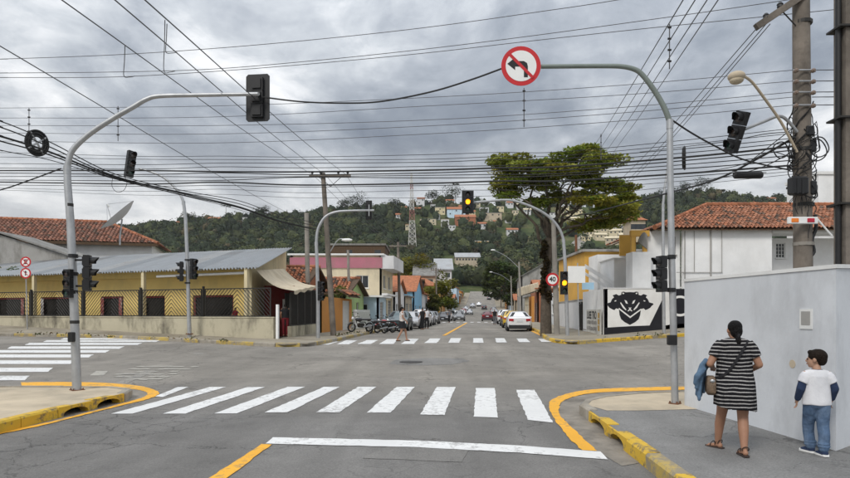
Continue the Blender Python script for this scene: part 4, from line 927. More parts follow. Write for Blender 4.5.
def white_house():
    t = thing('white_tiled_house', (22, 38, 1.5), 'two storey white house with clay tile hip roof behind near wall', 'house'); Y = 37.0; zb = 1.0
    X = lambda u, D=Y: (u - U0) / F * D; Zv = lambda v, D=Y: HC - (v - VH) / F * D
    ze = Zv(230); ex = Vector((1, 0, 0)); ey = Vector((0, 1, 0))
    x0, x1, x2 = X(683), X(772), X(840)
    b = MB(); facade(b, (x0, Y, zb), ex, x1 - x0, ze - zb, ey, (), .25); b.build('front_wall', 'white_wall', t)
    b = MB(); o0 = (X(778) - x1, X(778.5) - x1); wz0, wz1 = Zv(258, Y + 1.6) - zb, Zv(243, Y + 1.6) - zb
    ow = (X(776, Y + 1.6) - x1, X(785.5, Y + 1.6) - x1, wz0, wz1); facade(b, (x1, Y + 1.6, zb), ex, x2 - x1 + 6, ze - zb - .3, ey, [ow], .2); b.extrude([Vector((x1 - .26, Y + .25, zb)), Vector((x1 - .26, Y + 1.6, zb)), Vector((x1 - .26, Y + 1.6, ze)), Vector((x1 - .26, Y + .25, ze))], (.25, 0, 0)); b.build('recessed_wall', 'white_wall', t)
    window(t, (x1, Y + 1.6, zb), ex, ey, *ow, nx=3, nz=4, bar=.05)
    b = MB(); b.obox(((x1 + x2 + 6) / 2, Y + .6, ze - .1), ((x2 + 6 - x1) / 2, 0, 0), (0, .72, 0), (0, 0, .1)); b.build('eave_slab', 'white_trim', t)
    # upper porch on the left: yellow frame, dark arched opening, window
    xl = X(648); b = MB(); ow2 = (X(673) - xl, X(678.5) - xl, Zv(254) - zb, Zv(236) - zb); facade(b, (xl, Y + .4, zb), ex, x0 - xl - .01, ze - zb, ey, [ow2], .2); b.build('side_wall', 'white_wall', t)
    window(t, (xl, Y + .4, zb), ex, ey, *ow2, nx=2, nz=3, fr='gray_wall')
    b = MB(); xp = X(634.5); zp = Zv(252)
    for x in (xp, X(646.5)): b.box((x, Y + .3, (zp + ze) / 2 - .15), (.22, .22, ze - zp - .3))
    b.box(((xp + xl) / 2, Y + .3, ze - .17), (xl - xp + .3, .3, .34)); b.build('porch_frame', 'ochre_wall', t)
    b = MB(); b.box(((xp + xl) / 2, Y + 2.5, (zp + ze) / 2), (xl - xp + .2, .2, ze - zp)); b.build('porch_back', 'ochre_wall', t)
    b = MB(); n = 10; xa, xb = X(639), X(648); arc = [Vector((xa + (xb - xa) * i / n, Y + .1, Zv(249) + 1.0 * math.sin(math.pi * (.15 + .55 * i / n)))) for i in range(n + 1)]; b.extrude(arc + [Vector((xb, Y + .1, Zv(249)))], (0, .15, 0)); b.build('porch_awning', 'gray_wall', t)
    b = MB(); b.box(((xp + xl) / 2, Y + .5, (zp + zb) / 2), (xl - xp + .3, 1.2, zp - zb)); b.build('porch_base', 'white_wall', t)
    # pipes drawn down the facade
    for u, v0, v1, r_ in ((694, 231, 272, .02), (710.5, 230, 280, .05), (721.5, 230, 272, .02), (684.5, 231, 284, .03)):
        b = MB(); b.tube([(X(u), Y - .05, Zv(v0)), (X(u), Y - .05, Zv(v1))], r_, 6); b.build('pipe', 'gray_wall', t)
    b = MB(); b.tube([(X(676), Y - .06, Zv(272.4)), (X(722), Y - .06, Zv(272.4))], .02, 6); b.build('pipe', 'gray_wall', t)
    # hip roof
    c = Vector((X(652), Y - .45, ze + .02)); rx = 5.2; dpt = 5.0; rise = 2.15; Ls = 24
    b = MB(); tile_field(b, c, ex, Vector((0, dpt, rise)), Ls, math.hypot(dpt, rise), .235, .37, mask=lambda s, q: s > q * .98 * rx / math.hypot(dpt, rise) * 1.0, seed=31); b.build('roof', 'tile', t, kind='stuff')
    b = MB(); tile_field(b, c + Vector((0, 10, 0)), -ey, Vector((rx, 0, rise)), 10, math.hypot(rx, rise), .235, .37, mask=lambda s, q: q * .9 < s < 10 - q * .9, seed=32); b.build('roof_end', 'tile', t, kind='stuff')
    b = MB(); ridge_tiles(b, c + Vector((0, 0, .08)), c + Vector((rx, dpt, rise + .1)), r=.14); ridge_tiles(b, c + Vector((rx, dpt, rise + .1)), c + Vector((Ls, dpt, rise + .1)), r=.15); b.build('ridge_tiles', 'tile', t, kind='stuff')
    b = MB(); b.extrude([c + Vector((.05, .05, -.03)), c + Vector((Ls, .05, -.03)), c + Vector((Ls, dpt, rise - .03)), c + Vector((rx, dpt, rise - .03))], (0, 0, -.05)); b.extrude([c + Vector((.05, .05, -.03)), c + Vector((rx, dpt, rise - .03)), c + Vector((.05, 10, -.03))], (0, 0, -.05)); b.build('roof_deck', 'wood_dark', t)
white_house()
def far_house_right():
    t = thing('white_tower_house', (29, 46, 2), 'tall plain white block with tiled neighbour roof at far right', 'building')
    b = MB(); a = P(820, 130, 46); b.box((P(832, 0, 46).x, 48, 6.5), (2.0, 4, 11)); b.build('wall', 'white_wall', t)
    b = MB(); b.box((P(832, 0, 46).x, 48, 12.1), (2.2, 4.2, .2)); b.build('roof', 'white_trim', t)
far_house_right()
# ---------------------------------------------------------------- near wall on the right pavement
def near_wall():
    zb = .25; a = G(684.5, 405.5, H); c = G(836, 451, H); e = Vector((c.x + .62, c.y + .48, 0)); e2 = Vector((c.x + 5.5, c.y + 1.0, 0)); a2 = Vector((a.x + 9, a.y + 1.2, 0)); za, zc = P(684, 282, a.y).z, P(836, 268.5, c.y).z
    t = thing('corner_wall', (a.x + .3, (a.y + c.y) / 2, zb), 'smooth pale gray wall beside the pavement where woman and boy walk', 'wall')
    path = [a2, a, c, e, e2]; tops = [za + .05, za, zc, zc + .03, zc + .1]
    th = .18; b = MB()
    def off(i):
        p = path[i]; d0 = (path[i] - path[i - 1]) if i else (path[1] - path[0]); d1 = (path[i + 1] - path[i]) if i < len(path) - 1 else d0
        d0.z = d1.z = 0; n0 = Vector((-d0.y, d0.x, 0)).normalized(); n1 = Vector((-d1.y, d1.x, 0)).normalized(); m_ = (n0 + n1).normalized(); return m_ / max(.4, m_.dot(n0))
    outer = [Vector((p.x, p.y, 0)) for p in path]; ins = [outer[i] + off(i) * th for i in range(len(path))]
    sgn = 1 if (ins[1] - outer[1]).x > 0 else -1
    if sgn < 0: ins = [outer[i] - off(i) * th for i in range(len(path))]
    rs = [[o + UP * .02, o + UP * tp, q + UP * tp, q + UP * .02] for o, q, tp in zip(outer, ins, tops)]
    b.rings(rs, True, True); b.build('wall', 'lavender_wall', t)
    b = MB(); ou2 = [o + (o - q).normalized() * .025 for o, q in zip(outer, ins)]; in2 = [q + (q - o).normalized() * .025 for o, q in zip(outer, ins)]
    b.rings([[o + UP * (tp + .003), o + UP * (tp + .05), q + UP * (tp + .05), q + UP * (tp + .003)] for o, q, tp in zip(ou2, in2, tops)]); b.build('coping', 'white_trim', t)
    d = (c - a); d.z = 0; Ld = d.length; d.normalize(); nrm = Vector((d.y, -d.x, 0))
    if nrm.x > 0: nrm = -nrm
    def onw(u, v):                                           # point of the wall face seen at a pixel
        r = Vector(((u - U0) / F, 1, -(v - VH) / F)); k = (a.x * nrm.x + a.y * nrm.y) / (r.x * nrm.x + r.y * nrm.y); return Vector((0, 0, HC)) + r * k
    p = onw(806.5, 319); b = MB(); b.obox(p, d * .105, nrm * .012, UP * .125); mb = b.build('meter_box', 'white_trim', t)
    b = MB(); b.obox(p + UP * .01 + nrm * .004, d * .075, nrm * .012, UP * .085); b.build('meter_window', 'gray_wall', mb)
    p = onw(792.5, 364); b = MB(); b.tube([p - nrm * .01, p + nrm * .004], .055, 14); b.build('patch', 'beige_wall', t)
    return t
near_wall()
# ================================================================ SIGNALS, SIGNS, POLES
mat('galvanised', (.42, .43, .44), .45, .12, 5, metal=.55, stain=(.25, .24, .22), stain_amt=.35, stain_scale=3); mat('green_gray_arm', (.20, .23, .21), .55, .12, 5, metal=.3)
mat('signal_black', (.012, .012, .013), .5, .15, 8); mat('lens_off', (.05, .035, .03), .15, .1, 8, spec=.7); mat('lens_green_off', (.02, .05, .04), .15, .1, 8, spec=.7)
mat('lens_amber_on', (.9, .4, .02), .3, .02, 8, emit=(1.0, .30, .008, 2.4)); mat('sign_white', (.78, .78, .76), .5, .05, 3); mat('sign_red', (.52, .02, .025), .5, .06, 3); mat('sign_black', (.015, .015, .015), .5, .05, 3); mat('sign_blue', (.35, .55, .7), .5, .06, 3)
mat('pole_wood', (.175, .15, .125), .9, .3, 2.2, bump=.6, bscale=14, stain=(.07, .06, .05), stain_amt=.7, stain_scale=2.5); mat('pole_concrete', (.27, .25, .22), .9, .15, 3, bump=.3, bscale=20, stain=(.13, .12, .1), stain_amt=.6)
mat('wire_black', (.012, .012, .012), .6, .1, 4); mat('wire_gray', (.10, .10, .105), .5, .1, 4, metal=.3); mat('porcelain', (.2, .15, .12), .3, .1, 5); mat('rust', (.16, .07, .035), .9, .3, 8)
def head(parent, c, face, h, plate=False, lit=None, roll=0.0, sub=True, hood=1.0):
    """three-lamp signal head: housing, door rims, lenses and tunnel visors, optional back plate; face = horizontal direction it looks"""
    f = Vector((face[0], face[1], 0)).normalized(); r = Vector((f.y, -f.x, 0)); up = Matrix.Rotation(roll, 3, f) @ UP; r = Matrix.Rotation(roll, 3, f) @ r; c = Vector(c)
    s = h / 3; wd = s * .92; b = MB()
    for k in (-1, 0, 1):
        q = c + up * (k * s); b.obox(q - f * wd * .05, r * wd / 2, f * wd * .26, up * s * .485)
        b.obox(q - f * wd * .36, r * wd * .36, f * wd * .06, up * s * .36)
    hd = b.build('signal_head', 'signal_black', parent)
    if plate:
        b = MB(); W_, H_ = wd * 1.0, h * .5 + s * .28; ch = wd * .18; z0 = -f * wd * .05
        pl_ = [(-W_ + ch, -H_), (W_ - ch, -H_), (W_, -H_ + ch), (W_, H_ - ch), (W_ - ch, H_), (-W_ + ch, H_), (-W_, H_ - ch), (-W_, -H_ + ch)]
        b.extrude([c + z0 + r * x + up * y for x, y in pl_], f * .012); b.build('back_plate', 'signal_black', hd)
    for i, k in enumerate((1, 0, -1)):
        q = c + up * (k * s) + f * wd * .22; R_ = wd * .37
        b = MB(); ring = []; n = 14
        for t_, rr in ((0, 0.0), (.25, .6), (.12, .92), (0, 1.0)): pass
        rs = [[q + f * (wd * .09 * math.cos(a)) + (r * math.cos(e) + up * math.sin(e)) * R_ * math.sin(a) for e in [2 * math.pi * z / n for z in range(n)]] for a in (.05, .5, 1.0, 1.5)]
        b.rings(rs, True, True); b.build('lens', 'lens_amber_on' if lit == i else ('lens_green_off' if i == 2 else 'lens_off'), hd, smooth=True)
        b = MB(); n = 16; a0, a1 = R(-35), R(215); ln = wd * .62 * hood
        rs = []
        for dd, rr in ((0, 1.06), (1, 1.0)):
            rs.append([q + f * (dd * ln * (1 if True else 1)) * (1 if dd == 0 else (.55 + .45 * max(0, math.sin(a)))) + (r * math.cos(a) + up * math.sin(a)) * R_ * rr for a in [a0 + (a1 - a0) * z / n for z in range(n + 1)]])
        rs2 = [[p + (p - q).normalized() * .0 for p in x] for x in rs]; b.rings(rs, False, False, False)
        inner = [[q + (p - q) * .95 + f * .004 for p in x] for x in rs]; b.rings([inner[1], inner[0]], False, False, False); b.rings([rs[1], inner[1]], False, False, False)
        b.build('visor', 'signal_black', hd)
    return hd
def pole_thing(name, label, px, D, rad, cat='signal pole', group=None, m='galvanised', arm_m=None, split=None, sm=5, n=12):
    """px: (u, v[, depth]) points from the foot up; rad: radius at foot, at the bend and at the tip"""
    pts = [P(q[0], q[1], q[2] if len(q) > 2 else D) for q in px]; t = thing(name, pts[0], label, cat, group)
    split = split or len(pts); lo = pts[:split]; b = MB(); b.tube([lo[0] - UP * .15] + lo[0:], [rad[0]] + list(np.linspace(rad[0], rad[1], len(lo))), n); b.build('post', m, t, smooth=True)
    b = MB(); b.tube([pts[0] - UP * .02, pts[0] + UP * .02], rad[0] * 1.9, 4); b.build('base_plate', 'rust', t)
    for k in range(4): b = MB(); q = pts[0] + Vector((math.cos(k * math.pi / 2), math.sin(k * math.pi / 2), 0)) * rad[0] * 1.45; b.tube([q, q + UP * .05], .014, 6); b.build('bolt', 'rust', t)
    if split < len(pts):
        hi = smooth_path(pts[split - 1:], sm); b = MB(); b.tube(hi, list(np.linspace(rad[1] * .92, rad[2], len(hi))), n); b.build('arm', arm_m or m, t, smooth=True)
        j = pts[split - 1]; b = MB(); b.tube([j - UP * .12, j + UP * .04], rad[1] * 1.12, n); b.build('collar', m, t, smooth=True)
    return t
def clamp(t, p, r, m='signal_black'): b = MB(); b.tube([Vector(p) - UP * .035, Vector(p) + UP * .035], r, 10); return b.build('clamp', m, t)
# left near pole
D1 = G(77, 390, H).y
t = pole_thing('signal_pole', 'gray signal mast with long arm on the near left corner', [(77, 390.5), (73.5, 290), (70.5, 222), (67.5, 182), (67.2, 168), (72, 151), (88, 135), (112, 119), (133, 107), (146, 99.5), (160, 96), (200, 95), (258, 94)], D1, (.084, .063, .038), split=5)
head(t, P(258, 98, D1 + .22), (.12, 1), .80, plate=True)
b = MB(); b.tube([P(258, 94, D1), P(258, 94, D1 + .2)], .035, 8); b.build('bracket', 'galvanised', t)
head(t, P(88, 273, D1 - .08), (1, .25), .70, hood=1.15); head(t, P(68, 283.5, D1 - .12), (-.35, -1), .56, hood=.6)
for v in (256, 292, 274): clamp(t, P(73, v, D1), .092)
for v in (260, 286): b = MB(); b.tube([P(73, v, D1), P(84, v, D1 - .06)], .022, 6); b.build('bracket', 'signal_black', t)
b = MB(); b.bbox(P(71.5, 337, D1 - .12), (.11, .10, .19), .012); b.build('button_box', 'signal_black', t)
for v, du in ((322, 0), (205, 0)): b = MB(); b.tube([P(74.6 if v > 300 else 69.6, v, D1) - UP * .03, P(74.6 if v > 300 else 69.6, v, D1) + UP * .03], .087 if v > 300 else .071, 12); b.build('steel_band', 'dark_iron', t)
# right near pole with no-left-turn sign
D2 = G(675, 404, H).y
t = pole_thing('signal_pole', 'gray signal mast holding the round sign on the near right corner', [(675, 404), (673.5, 330), (671.5, 250), (670.2, 170), (669.8, 122), (664, 107), (654, 90), (643, 75.5), (635, 69.5), (622, 66.5), (600, 66), (541, 66.5)], D2, (.060, .052, .037), split=5, arm_m='green_gray_arm')
head(t, P(661, 274, D2 - .02), (-1, -.2), .62, hood=1.1)
for v in (257, 290): clamp(t, P(671.6, v, D2), .07)
for v in (258, 289): b = MB(); b.tube([P(671, v, D2), P(663, v, D2)], .025, 6); b.build('bracket', 'signal_black', t)
b = MB(); b.bbox(P(672, 340, D2 - .12), (.15, .10, .17), .012); b.build('button_box', 'signal_black', t)
def round_sign(t, c, r, ring=.78, face=Vector((0, -1, 0))):
    c = Vector(c); b = MB(); b.disc(c, face, r, .012, 40); s = b.build('sign_plate', 'sign_red', t)
    b = MB(); b.disc(c + face * .0085, face, r * ring, .004, 40); b.build('white_field', 'sign_white', s); return s
st = thing('no_left_turn_sign', P(521, 66, D2 - .09), 'round red and white no left turn sign on the arm end', 'traffic sign')
c = P(521, 66, D2 - .09); r_ = .335; s_ = round_sign(st, c, r_)
def flat(pts, m, e, nm): bb = MB(); bb.extrude([c + Vector((x * r_, -e, z * r_)) for x, z in pts], (0, -.002, 0)); bb.build(nm, m, s_)
flat([(-.70, .10), (-.30, .42), (-.30, .24), (.14, .24), (.30, .14), (.34, -.02), (.34, -.58), (.14, -.58), (.14, -.04), (-.30, -.04), (-.30, -.22)], 'sign_black', .011, 'arrow')
a_ = R(45); w2 = .075; ca, sa = math.cos(a_), math.sin(a_)
flat([(-.86 * ca - w2 * sa, .86 * sa - w2 * ca), (.86 * ca - w2 * sa, -.86 * sa - w2 * ca), (.86 * ca + w2 * sa, -.86 * sa + w2 * ca), (-.86 * ca + w2 * sa, .86 * sa + w2 * ca)], 'sign_red', .014, 'slash')
b = MB(); b.obox(c + Vector((.02, .05, 0)), (.06, 0, 0), (0, .045, 0), (0, 0, .08)); b.build('bracket', 'galvanised', st)
# far left mast
t = pole_thing('signal_pole', 'slim gray signal mast before the corner bar with short curved arm', [(189.5, 334), (188.5, 300), (187.5, 262), (185.5, 218), (183.5, 202), (180, 194), (172, 184.5), (163, 177), (152, 172), (139, 168.5)], 30.5, (.10, .075, .05), split=5)
head(t, P(130.5, 164, 30.4), (.8, -.6), 1.28, roll=R(-8)); head(t, P(193.5, 269, 30.3), (.9, -.45), 1.0); head(t, P(181, 271.5, 30.3), (-.9, -.4), .95)
for v in (260, 283): clamp(t, P(187.6, v, 30.5), .14)
# amber-lit mast on the far right corner
DM = 33.5
t = pole_thing('signal_pole', 'gray signal mast with amber lights by the tree on far right corner', [(567.5, 337), (566.5, 300), (565, 262), (563.5, 240), (560, 230), (553, 220.5), (543, 212.5), (530, 206), (516, 201.3), (505, 200), (490, 201), (468, 203)], DM, (.11, .085, .06), split=4)
hd = head(t, P(467.8, 202, DM - .3), (-.03, -1), 1.14, lit=1, plate=False); head(t, P(564, 283, DM - .35), (-.05, -1), 1.22, lit=1)
b = MB(); b.obox(P(467.8, 202, DM - .28), (.31, 0, 0), (0, .02, 0), (0, 0, .60)); b.build('back_plate', 'signal_black', t)
for u0_, u1_, v in ((468, 467.8, 203), (565.5, 564, 274), (565.5, 564, 292)): b = MB(); b.tube([P(u0_, v, DM), P(u1_, v, DM - .25)], .04, 6); b.build('bracket', 'signal_black', t)
# far left mast at the mouth of the street
t = pole_thing('signal_pole', 'gray signal mast with curved arm before the orange wall', [(318, 340), (318, 300), (317, 262), (316.3, 243), (317.5, 231), (322, 221), (328, 215), (337, 211.8), (350, 210.8), (374, 210.3)], 31.0, (.10, .08, .05), split=4)
head(t, P(369, 210.3, 31.3), (.1, 1), .95); head(t, P(321, 291, 30.7), (.7, -.5), .95)
b = MB(); b.obox(P(369, 210.3, 30.9), (.02, 0, 0), (0, .02, 0), (0, 0, .28)); b.obox(P(366, 210.3, 30.9), (.35, 0, 0), (0, .018, 0), (0, 0, .025)); b.build('bracket', 'galvanised', t)
# slim mast behind the near right pole
t = pole_thing('signal_pole', 'thin gray mast before black wall, behind the near right signal mast', [(664, 334), (663.5, 290), (663, 230), (663, 205), (664.5, 190), (667, 172), (669, 150)], 32.0, (.085, .07, .05), split=4)

# ---- small signs
def sign_post(label, px_base, px_top, D, rad=.032):
    a, c = P(*px_base, D), P(*px_top, D); t = thing('sign_post', a, label, 'sign post'); b = MB(); b.tube([a - UP * .2, c], rad, 8); b.build('post', 'galvanised', t); return t
t = sign_post('thin post with two small round red bordered signs, left end', (27.5, 328), (25.5, 256), 34.5)
for v, k in ((262, 0), (273.2, 1)):
    c = P(25.7, v, 34.42); r_ = .29; s_ = round_sign(t, c, r_, .74)
    if k == 0:
        text('E', c + Vector((0, -.013, 0)), (R(90), 0, 0), .34, 'sign_black', s_, bold=.012)
        flat([(-.62, .52), (-.52, .62), (.62, -.52), (.52, -.62)], 'sign_red', .016, 'slash'); flat([(-.62, -.52), (-.52, -.62), (.62, .52), (.52, .62)], 'sign_red', .019, 'slash')
    else: flat([(-.1, -.45), (.1, -.45), (.1, .1), (.3, .1), (0, .5), (-.3, .1), (-.1, .1)], 'sign_black', .012, 'symbol'); flat([(-.5, .42), (-.42, .5), (.5, -.42), (.42, -.5)], 'sign_red', .016, 'slash')
t = sign_post('gray post carrying a blank white rectangular plate beside the amber mast', (579, 337), (577.5, 263), 33.2)
b = MB(); b.obox(P(576.5, 274.5, 33.1), (.46, 0, 0), (0, .012, 0), (0, 0, .44)); b.build('sign_plate', 'sign_white', t)
b = MB(); b.obox(P(588, 286, 36.0), (.34, 0, 0), (0, .012, 0), (0, 0, .2)); bp_ = b.build('street_sign', 'sign_blue', None, P(588, 286, 36)); tag(bp_, 'small pale blue plate fixed over the white side wall', 'sign')

# ---- utility poles
def timber(name, label, base, top, r0, r1, m='pole_wood', square=False, cat='utility pole', group=None):
    a, c = Vector(base), Vector(top); t = thing(name, a, label, cat, group); b = MB(); n = 14
    pts = [a - UP * .3] + [a.lerp(c, i / 8) for i in range(9)]; b.tube(pts, [r0] + list(np.linspace(r0, r1, 9)), 4 if square else n); b.build('shaft', m, t, smooth=not square); return t
def insulator(t, p, m='porcelain', s=1.0, d=UP):
    b = MB(); d = Vector(d).normalized(); p = Vector(p)
    b.tube([p, p + d * .06 * s, p + d * .07 * s, p + d * .11 * s, p + d * .12 * s, p + d * .16 * s], [.025 * s, .025 * s, .055 * s, .05 * s, .06 * s, .03 * s], 8); return b.build('insulator', m, t)
DP = 13.0
base = P(804, 312, DP); base.z = .3
tp = timber('utility_pole', 'tall weathered utility pole with transformer box, lamp and wires behind the near wall', base, P(800.5, -70, DP), .19, .155)
b = MB(); b.obox(P(790, 3, DP - .14).lerp(P(768, 20, DP - .14), .5) + Vector((.15, 0, .1)), Vector((.62, 0, .42)), Vector((0, .055, 0)), Vector((-.035, 0, .055))); b.build('crossarm', 'pole_wood', tp)
b = MB(); b.tube([P(783, 12, DP - .1), P(798, 28, DP - .05)], .014, 6); b.build('brace', 'dark_iron', tp)
for u, v in ((766, 22), (780, 11)): insulator(tp, P(u, v, DP - .14), 'dark_plastic', 1.1)
for v in (70, 81, 92, 105):
    b = MB(); b.tube([P(793, v, DP - .2), P(812, v, DP - .2)], .016, 6); b.build('bracket', 'galvanised', tp)
    for u in (794, 811): insulator(tp, P(u, v + 2, DP - .2), 'porcelain', .8, (0, -1, 0))
clamp(tp, P(802.5, 23, DP), .185, 'dark_iron'); clamp(tp, P(803, 150, DP), .195, 'dark_iron'); clamp(tp, P(803.5, 205, DP), .2, 'dark_iron'); clamp(tp, P(803.5, 244, DP), .2, 'pole_concrete')
# splice boxes and coils of black cable strapped to the pole
b = MB(); b.bbox(P(798, 186, DP - .27), (.34, .22, .36), .03); tb = b.build('junction_box', 'dark_plastic', tp)
for x in (-.1, 0, .1): b = MB(); b.obox(P(798, 186, DP - .385) + Vector((x, 0, 0)), (.02, 0, 0), (0, .006, 0), (0, 0, .15)); b.build('rib', 'dark_plastic', tb)
b = MB(); b.bbox(P(812, 188, DP - .1), (.13, .16, .28), .02); b.build('junction_box', 'dark_plastic', tp)
b = MB(); b.bbox(P(809, 131, DP - .14), (.16, .14, .2), .02); b.build('junction_box', 'dark_plastic', tp)
b = MB(); b.bbox(P(812, 146, DP - .1), (.13, .14, .26), .02); b.build('junction_box', 'dark_plastic', tp)
rd = random.Random(11)
for k in range(26):
    b = MB(); a0 = rd.uniform(0, 6.28); pts = []; v0 = rd.uniform(130, 192); rr = rd.uniform(.19, .30); h = rd.uniform(.15, .6)
    for i in range(12): a = a0 + i * rd.uniform(.22, .34); pts.append(P(803, v0, DP) + Vector((rr * math.cos(a), rr * math.sin(a) * .9, -h * math.sin(math.pi * i / 11) + .05 * i)))
    b.tube(smooth_path(pts, 2), rd.uniform(.006, .014), 5); b.build('cable_loop', 'wire_black', tp)
for cx, cy, rr in ((819, 147, .20), (816, 150, .22), (781, 150, .16)):
    b = MB(); b.tube([P(cx, cy, DP - .15) + Vector((rr * math.cos(a), .02 * math.sin(3 * a), rr * 1.0 * math.sin(a))) for a in np.linspace(0, 2 * math.pi, 25)], .013, 5); b.build('cable_loop', 'wire_black', tp)
for k in range(7):
    b = MB(); u = 797 + k * 3; pts = [P(u + rd.uniform(-2, 2), 196 + i * 6, DP - .22) + Vector((rd.uniform(-.02, .02), 0, 0)) for i in range(rd.choice([3, 4, 8 if u > 808 else 4]))]; b.tube(smooth_path(pts, 3), .008, 5); b.build('cable_loop', 'wire_black', tp)
b = MB(); pts = [P(815, 215, DP - .1), P(816, 228, DP - .1), P(812, 240, DP - .1), P(814, 252, DP - .1), P(808, 258, DP - .1)]; b.tube(smooth_path(pts, 4), .035, 8); b.build('conduit', 'dark_plastic', tp)
# lamp on its arm
lt = thing('street_lamp', P(796, 152, DP - .18), 'old round headed street lamp on slanting arm of the utility pole', 'street lamp')
b = MB(); b.tube(smooth_path([P(797, 152, DP - .19), P(781, 122, DP - .4), P(762, 95, DP - .7), P(752, 82, DP - .85), P(744, 76, DP - .95)], 4), .026, 8); b.build('arm', 'beige_wall', lt, smooth=True)
b = MB(); b.ball(P(736.5, 76.5, DP - 1.0), (.16, .16, .10), 14, 8); b.build('lamp_head', 'beige_wall', lt, smooth=True)
b = MB(); b.ball(P(736.5, 80, DP - 1.0), (.13, .13, .08), 14, 8); b.build('lamp_glass', 'canvas', lt, smooth=True)
# signal hung from the pole
t = thing('hanging_signal', P(796, 124, DP - .2), 'tilted black traffic signal on short arm of the wooden utility pole', 'traffic signal')
b = MB(); b.tube(smooth_path([P(797, 132, DP - .18), P(788, 121, DP - .25), P(779, 116, DP - .3), P(765, 121, DP - .38), P(745, 129, DP - .45)], 4), .032, 8); b.build('arm', 'galvanised', t, smooth=True)
head(t, P(736.5, 132, DP - .5), (-.9, -.45), .80, roll=R(-22), hood=1.2)
# barrier light bar
t = thing('reflector_bar', P(803, 220, DP - .3), 'white bar with amber and red reflectors across the utility pole', 'reflector'); c = P(802.5, 220.5, DP - .28)
b = MB(); b.bbox(c, (.60, .07, .14), .012); b.build('bar', 'sign_white', t)
mat('amber_reflector', (.8, .22, .03), .25, .1, 8); mat('red_reflector', (.45, .02, .04), .25, .1, 8)
for x, m_ in ((-.17, 'amber_reflector'), (.15, 'red_reflector')): b = MB(); b.bbox(c + Vector((x, -.03, 0)), (.15, .03, .085), .008); b.build('reflector', m_, t)
b = MB(); b.tube([c + Vector((.32, .05, .05)), P(832, 236, DP - .3)], .018, 6); b.build('stay', 'sign_white', t)
# the nearer pole at the right edge with its conduit
DQ = 10.2; base = P(846.5, 312, DQ); base.z = .3
tq = thing('utility_pole', base, 'near gray wooden pole with black conduit cut by right picture edge', 'utility pole')
b = MB(); cxy = base; b.box((cxy.x, cxy.y, 5.0), (.22, .30, 10.0)); b.build('shaft', 'pole_wood', tq)
for z in np.arange(.9, 9.6, 1.25): b = MB(); b.box((cxy.x + .01, cxy.y - .152, z + .3), (.07, .012, .75)); b.build('slot', 'wood_dark', tq)
b = MB(); b.tube([Vector((cxy.x - .165, cxy.y - .05, z)) for z in np.linspace(.3, 10, 9)], .045, 10); b.build('conduit', 'dark_plastic', tq, smooth=True)
for v in (30, 120, 205): b = MB(); q = P(840, v, DQ); b.box((cxy.x - .04, cxy.y - .02, q.z), (.38, .36, .03)); b.build('strap', 'dark_iron', tq)
# far utility poles
def tpole(label, ub, vb, ut, vt, D, r0, r1, cross=None, m='pole_wood', lamp=None, group='utility poles down the street'):
    a = P(ub, vb, D); a.z = gz(a.x, a.y) + .1; c = P(ut, vt, D); t = timber('utility_pole', label, a, c, r0, r1, m, group=group)
    if cross:
        cu, cv, hw = cross; q = P(cu, cv, D - .15); b = MB(); b.obox(q, (hw, 0, 0), (0, .05, 0), (0, 0, .06)); b.build('crossarm', 'pole_wood', t)
        for x in (-.85, -.45, .4, .85): insulator(t, q + Vector((x * hw, 0, .05)), 'dark_plastic', 1.3)
        for s_ in (-1, 1): b = MB(); b.tube([q + Vector((s_ * hw * .55, .05, -.03)), Vector((q.x + .02, q.y + .1, q.z - .55))], .018, 5); b.build('brace', 'dark_iron', t)
    if lamp:
        q = P(*lamp[0], D); e = P(*lamp[1], D - .3); b = MB(); b.tube(smooth_path([q, q.lerp(e, .5) + UP * .35, e], 4), .03, 6); la = b.build('lamp_arm', 'galvanised', t)
        b = MB(); b.ball(e, (.3, .14, .09), 8, 6); b.build('lamp_head', 'sign_white', la)
    return t
tpole('leaning wooden utility pole with crossarm before the orange wall', 333.5, 335, 323, 173, 34, .165, .12, (330, 176, 1.12), lamp=((330, 252), (347, 240)))
tpole('short stout gray post between the bar roof and leaning pole', 308.5, 332, 306.5, 213, 40, .16, .14, m='pole_concrete')
tpole('thin concrete pole before the pink band building', 350, 328, 348, 250, 50, .13, .10, m='pole_concrete')
tpole('dark wooden pole before the sky blue house', 400, 323, 398, 242, 66, .17, .13, (398, 246, .9))
tpole('concrete utility pole standing against the big tree trunk', 557, 337, 553.5, 222, 35.5, .17, .13, m='pole_concrete')
tpole('tapering reddish post above the yellow building', 577, 300, 576, 235, 52, .14, .10, m='rust')
tpole('lamp pole on right pavement past the orange shop', 521, 322, 519, 262, 78, .14, .1, lamp=((519, 268), (493, 250)), m='pole_concrete')
tpole('lamp pole far along the right pavement', 512, 322, 511, 276, 112, .14, .1, lamp=((511, 282), (491, 272)), m='pole_concrete')
tpole('wooden pole on left pavement by the street trees', 437, 322, 436, 268, 105, .15, .11, (436, 270, .9))
rs_ = round_sign(thing('speed_sign', P(552.5, 279.5, 35.2), 'small round red bordered speed sign on pole by the tree', 'traffic sign'), P(552.5, 279.5, 35.2), .37, .72)
text('40', P(552.5, 279.5, 35.19), (R(90), 0, 0), .36, 'sign_black', rs_, bold=.01)
for o in (rs_,):
    pass
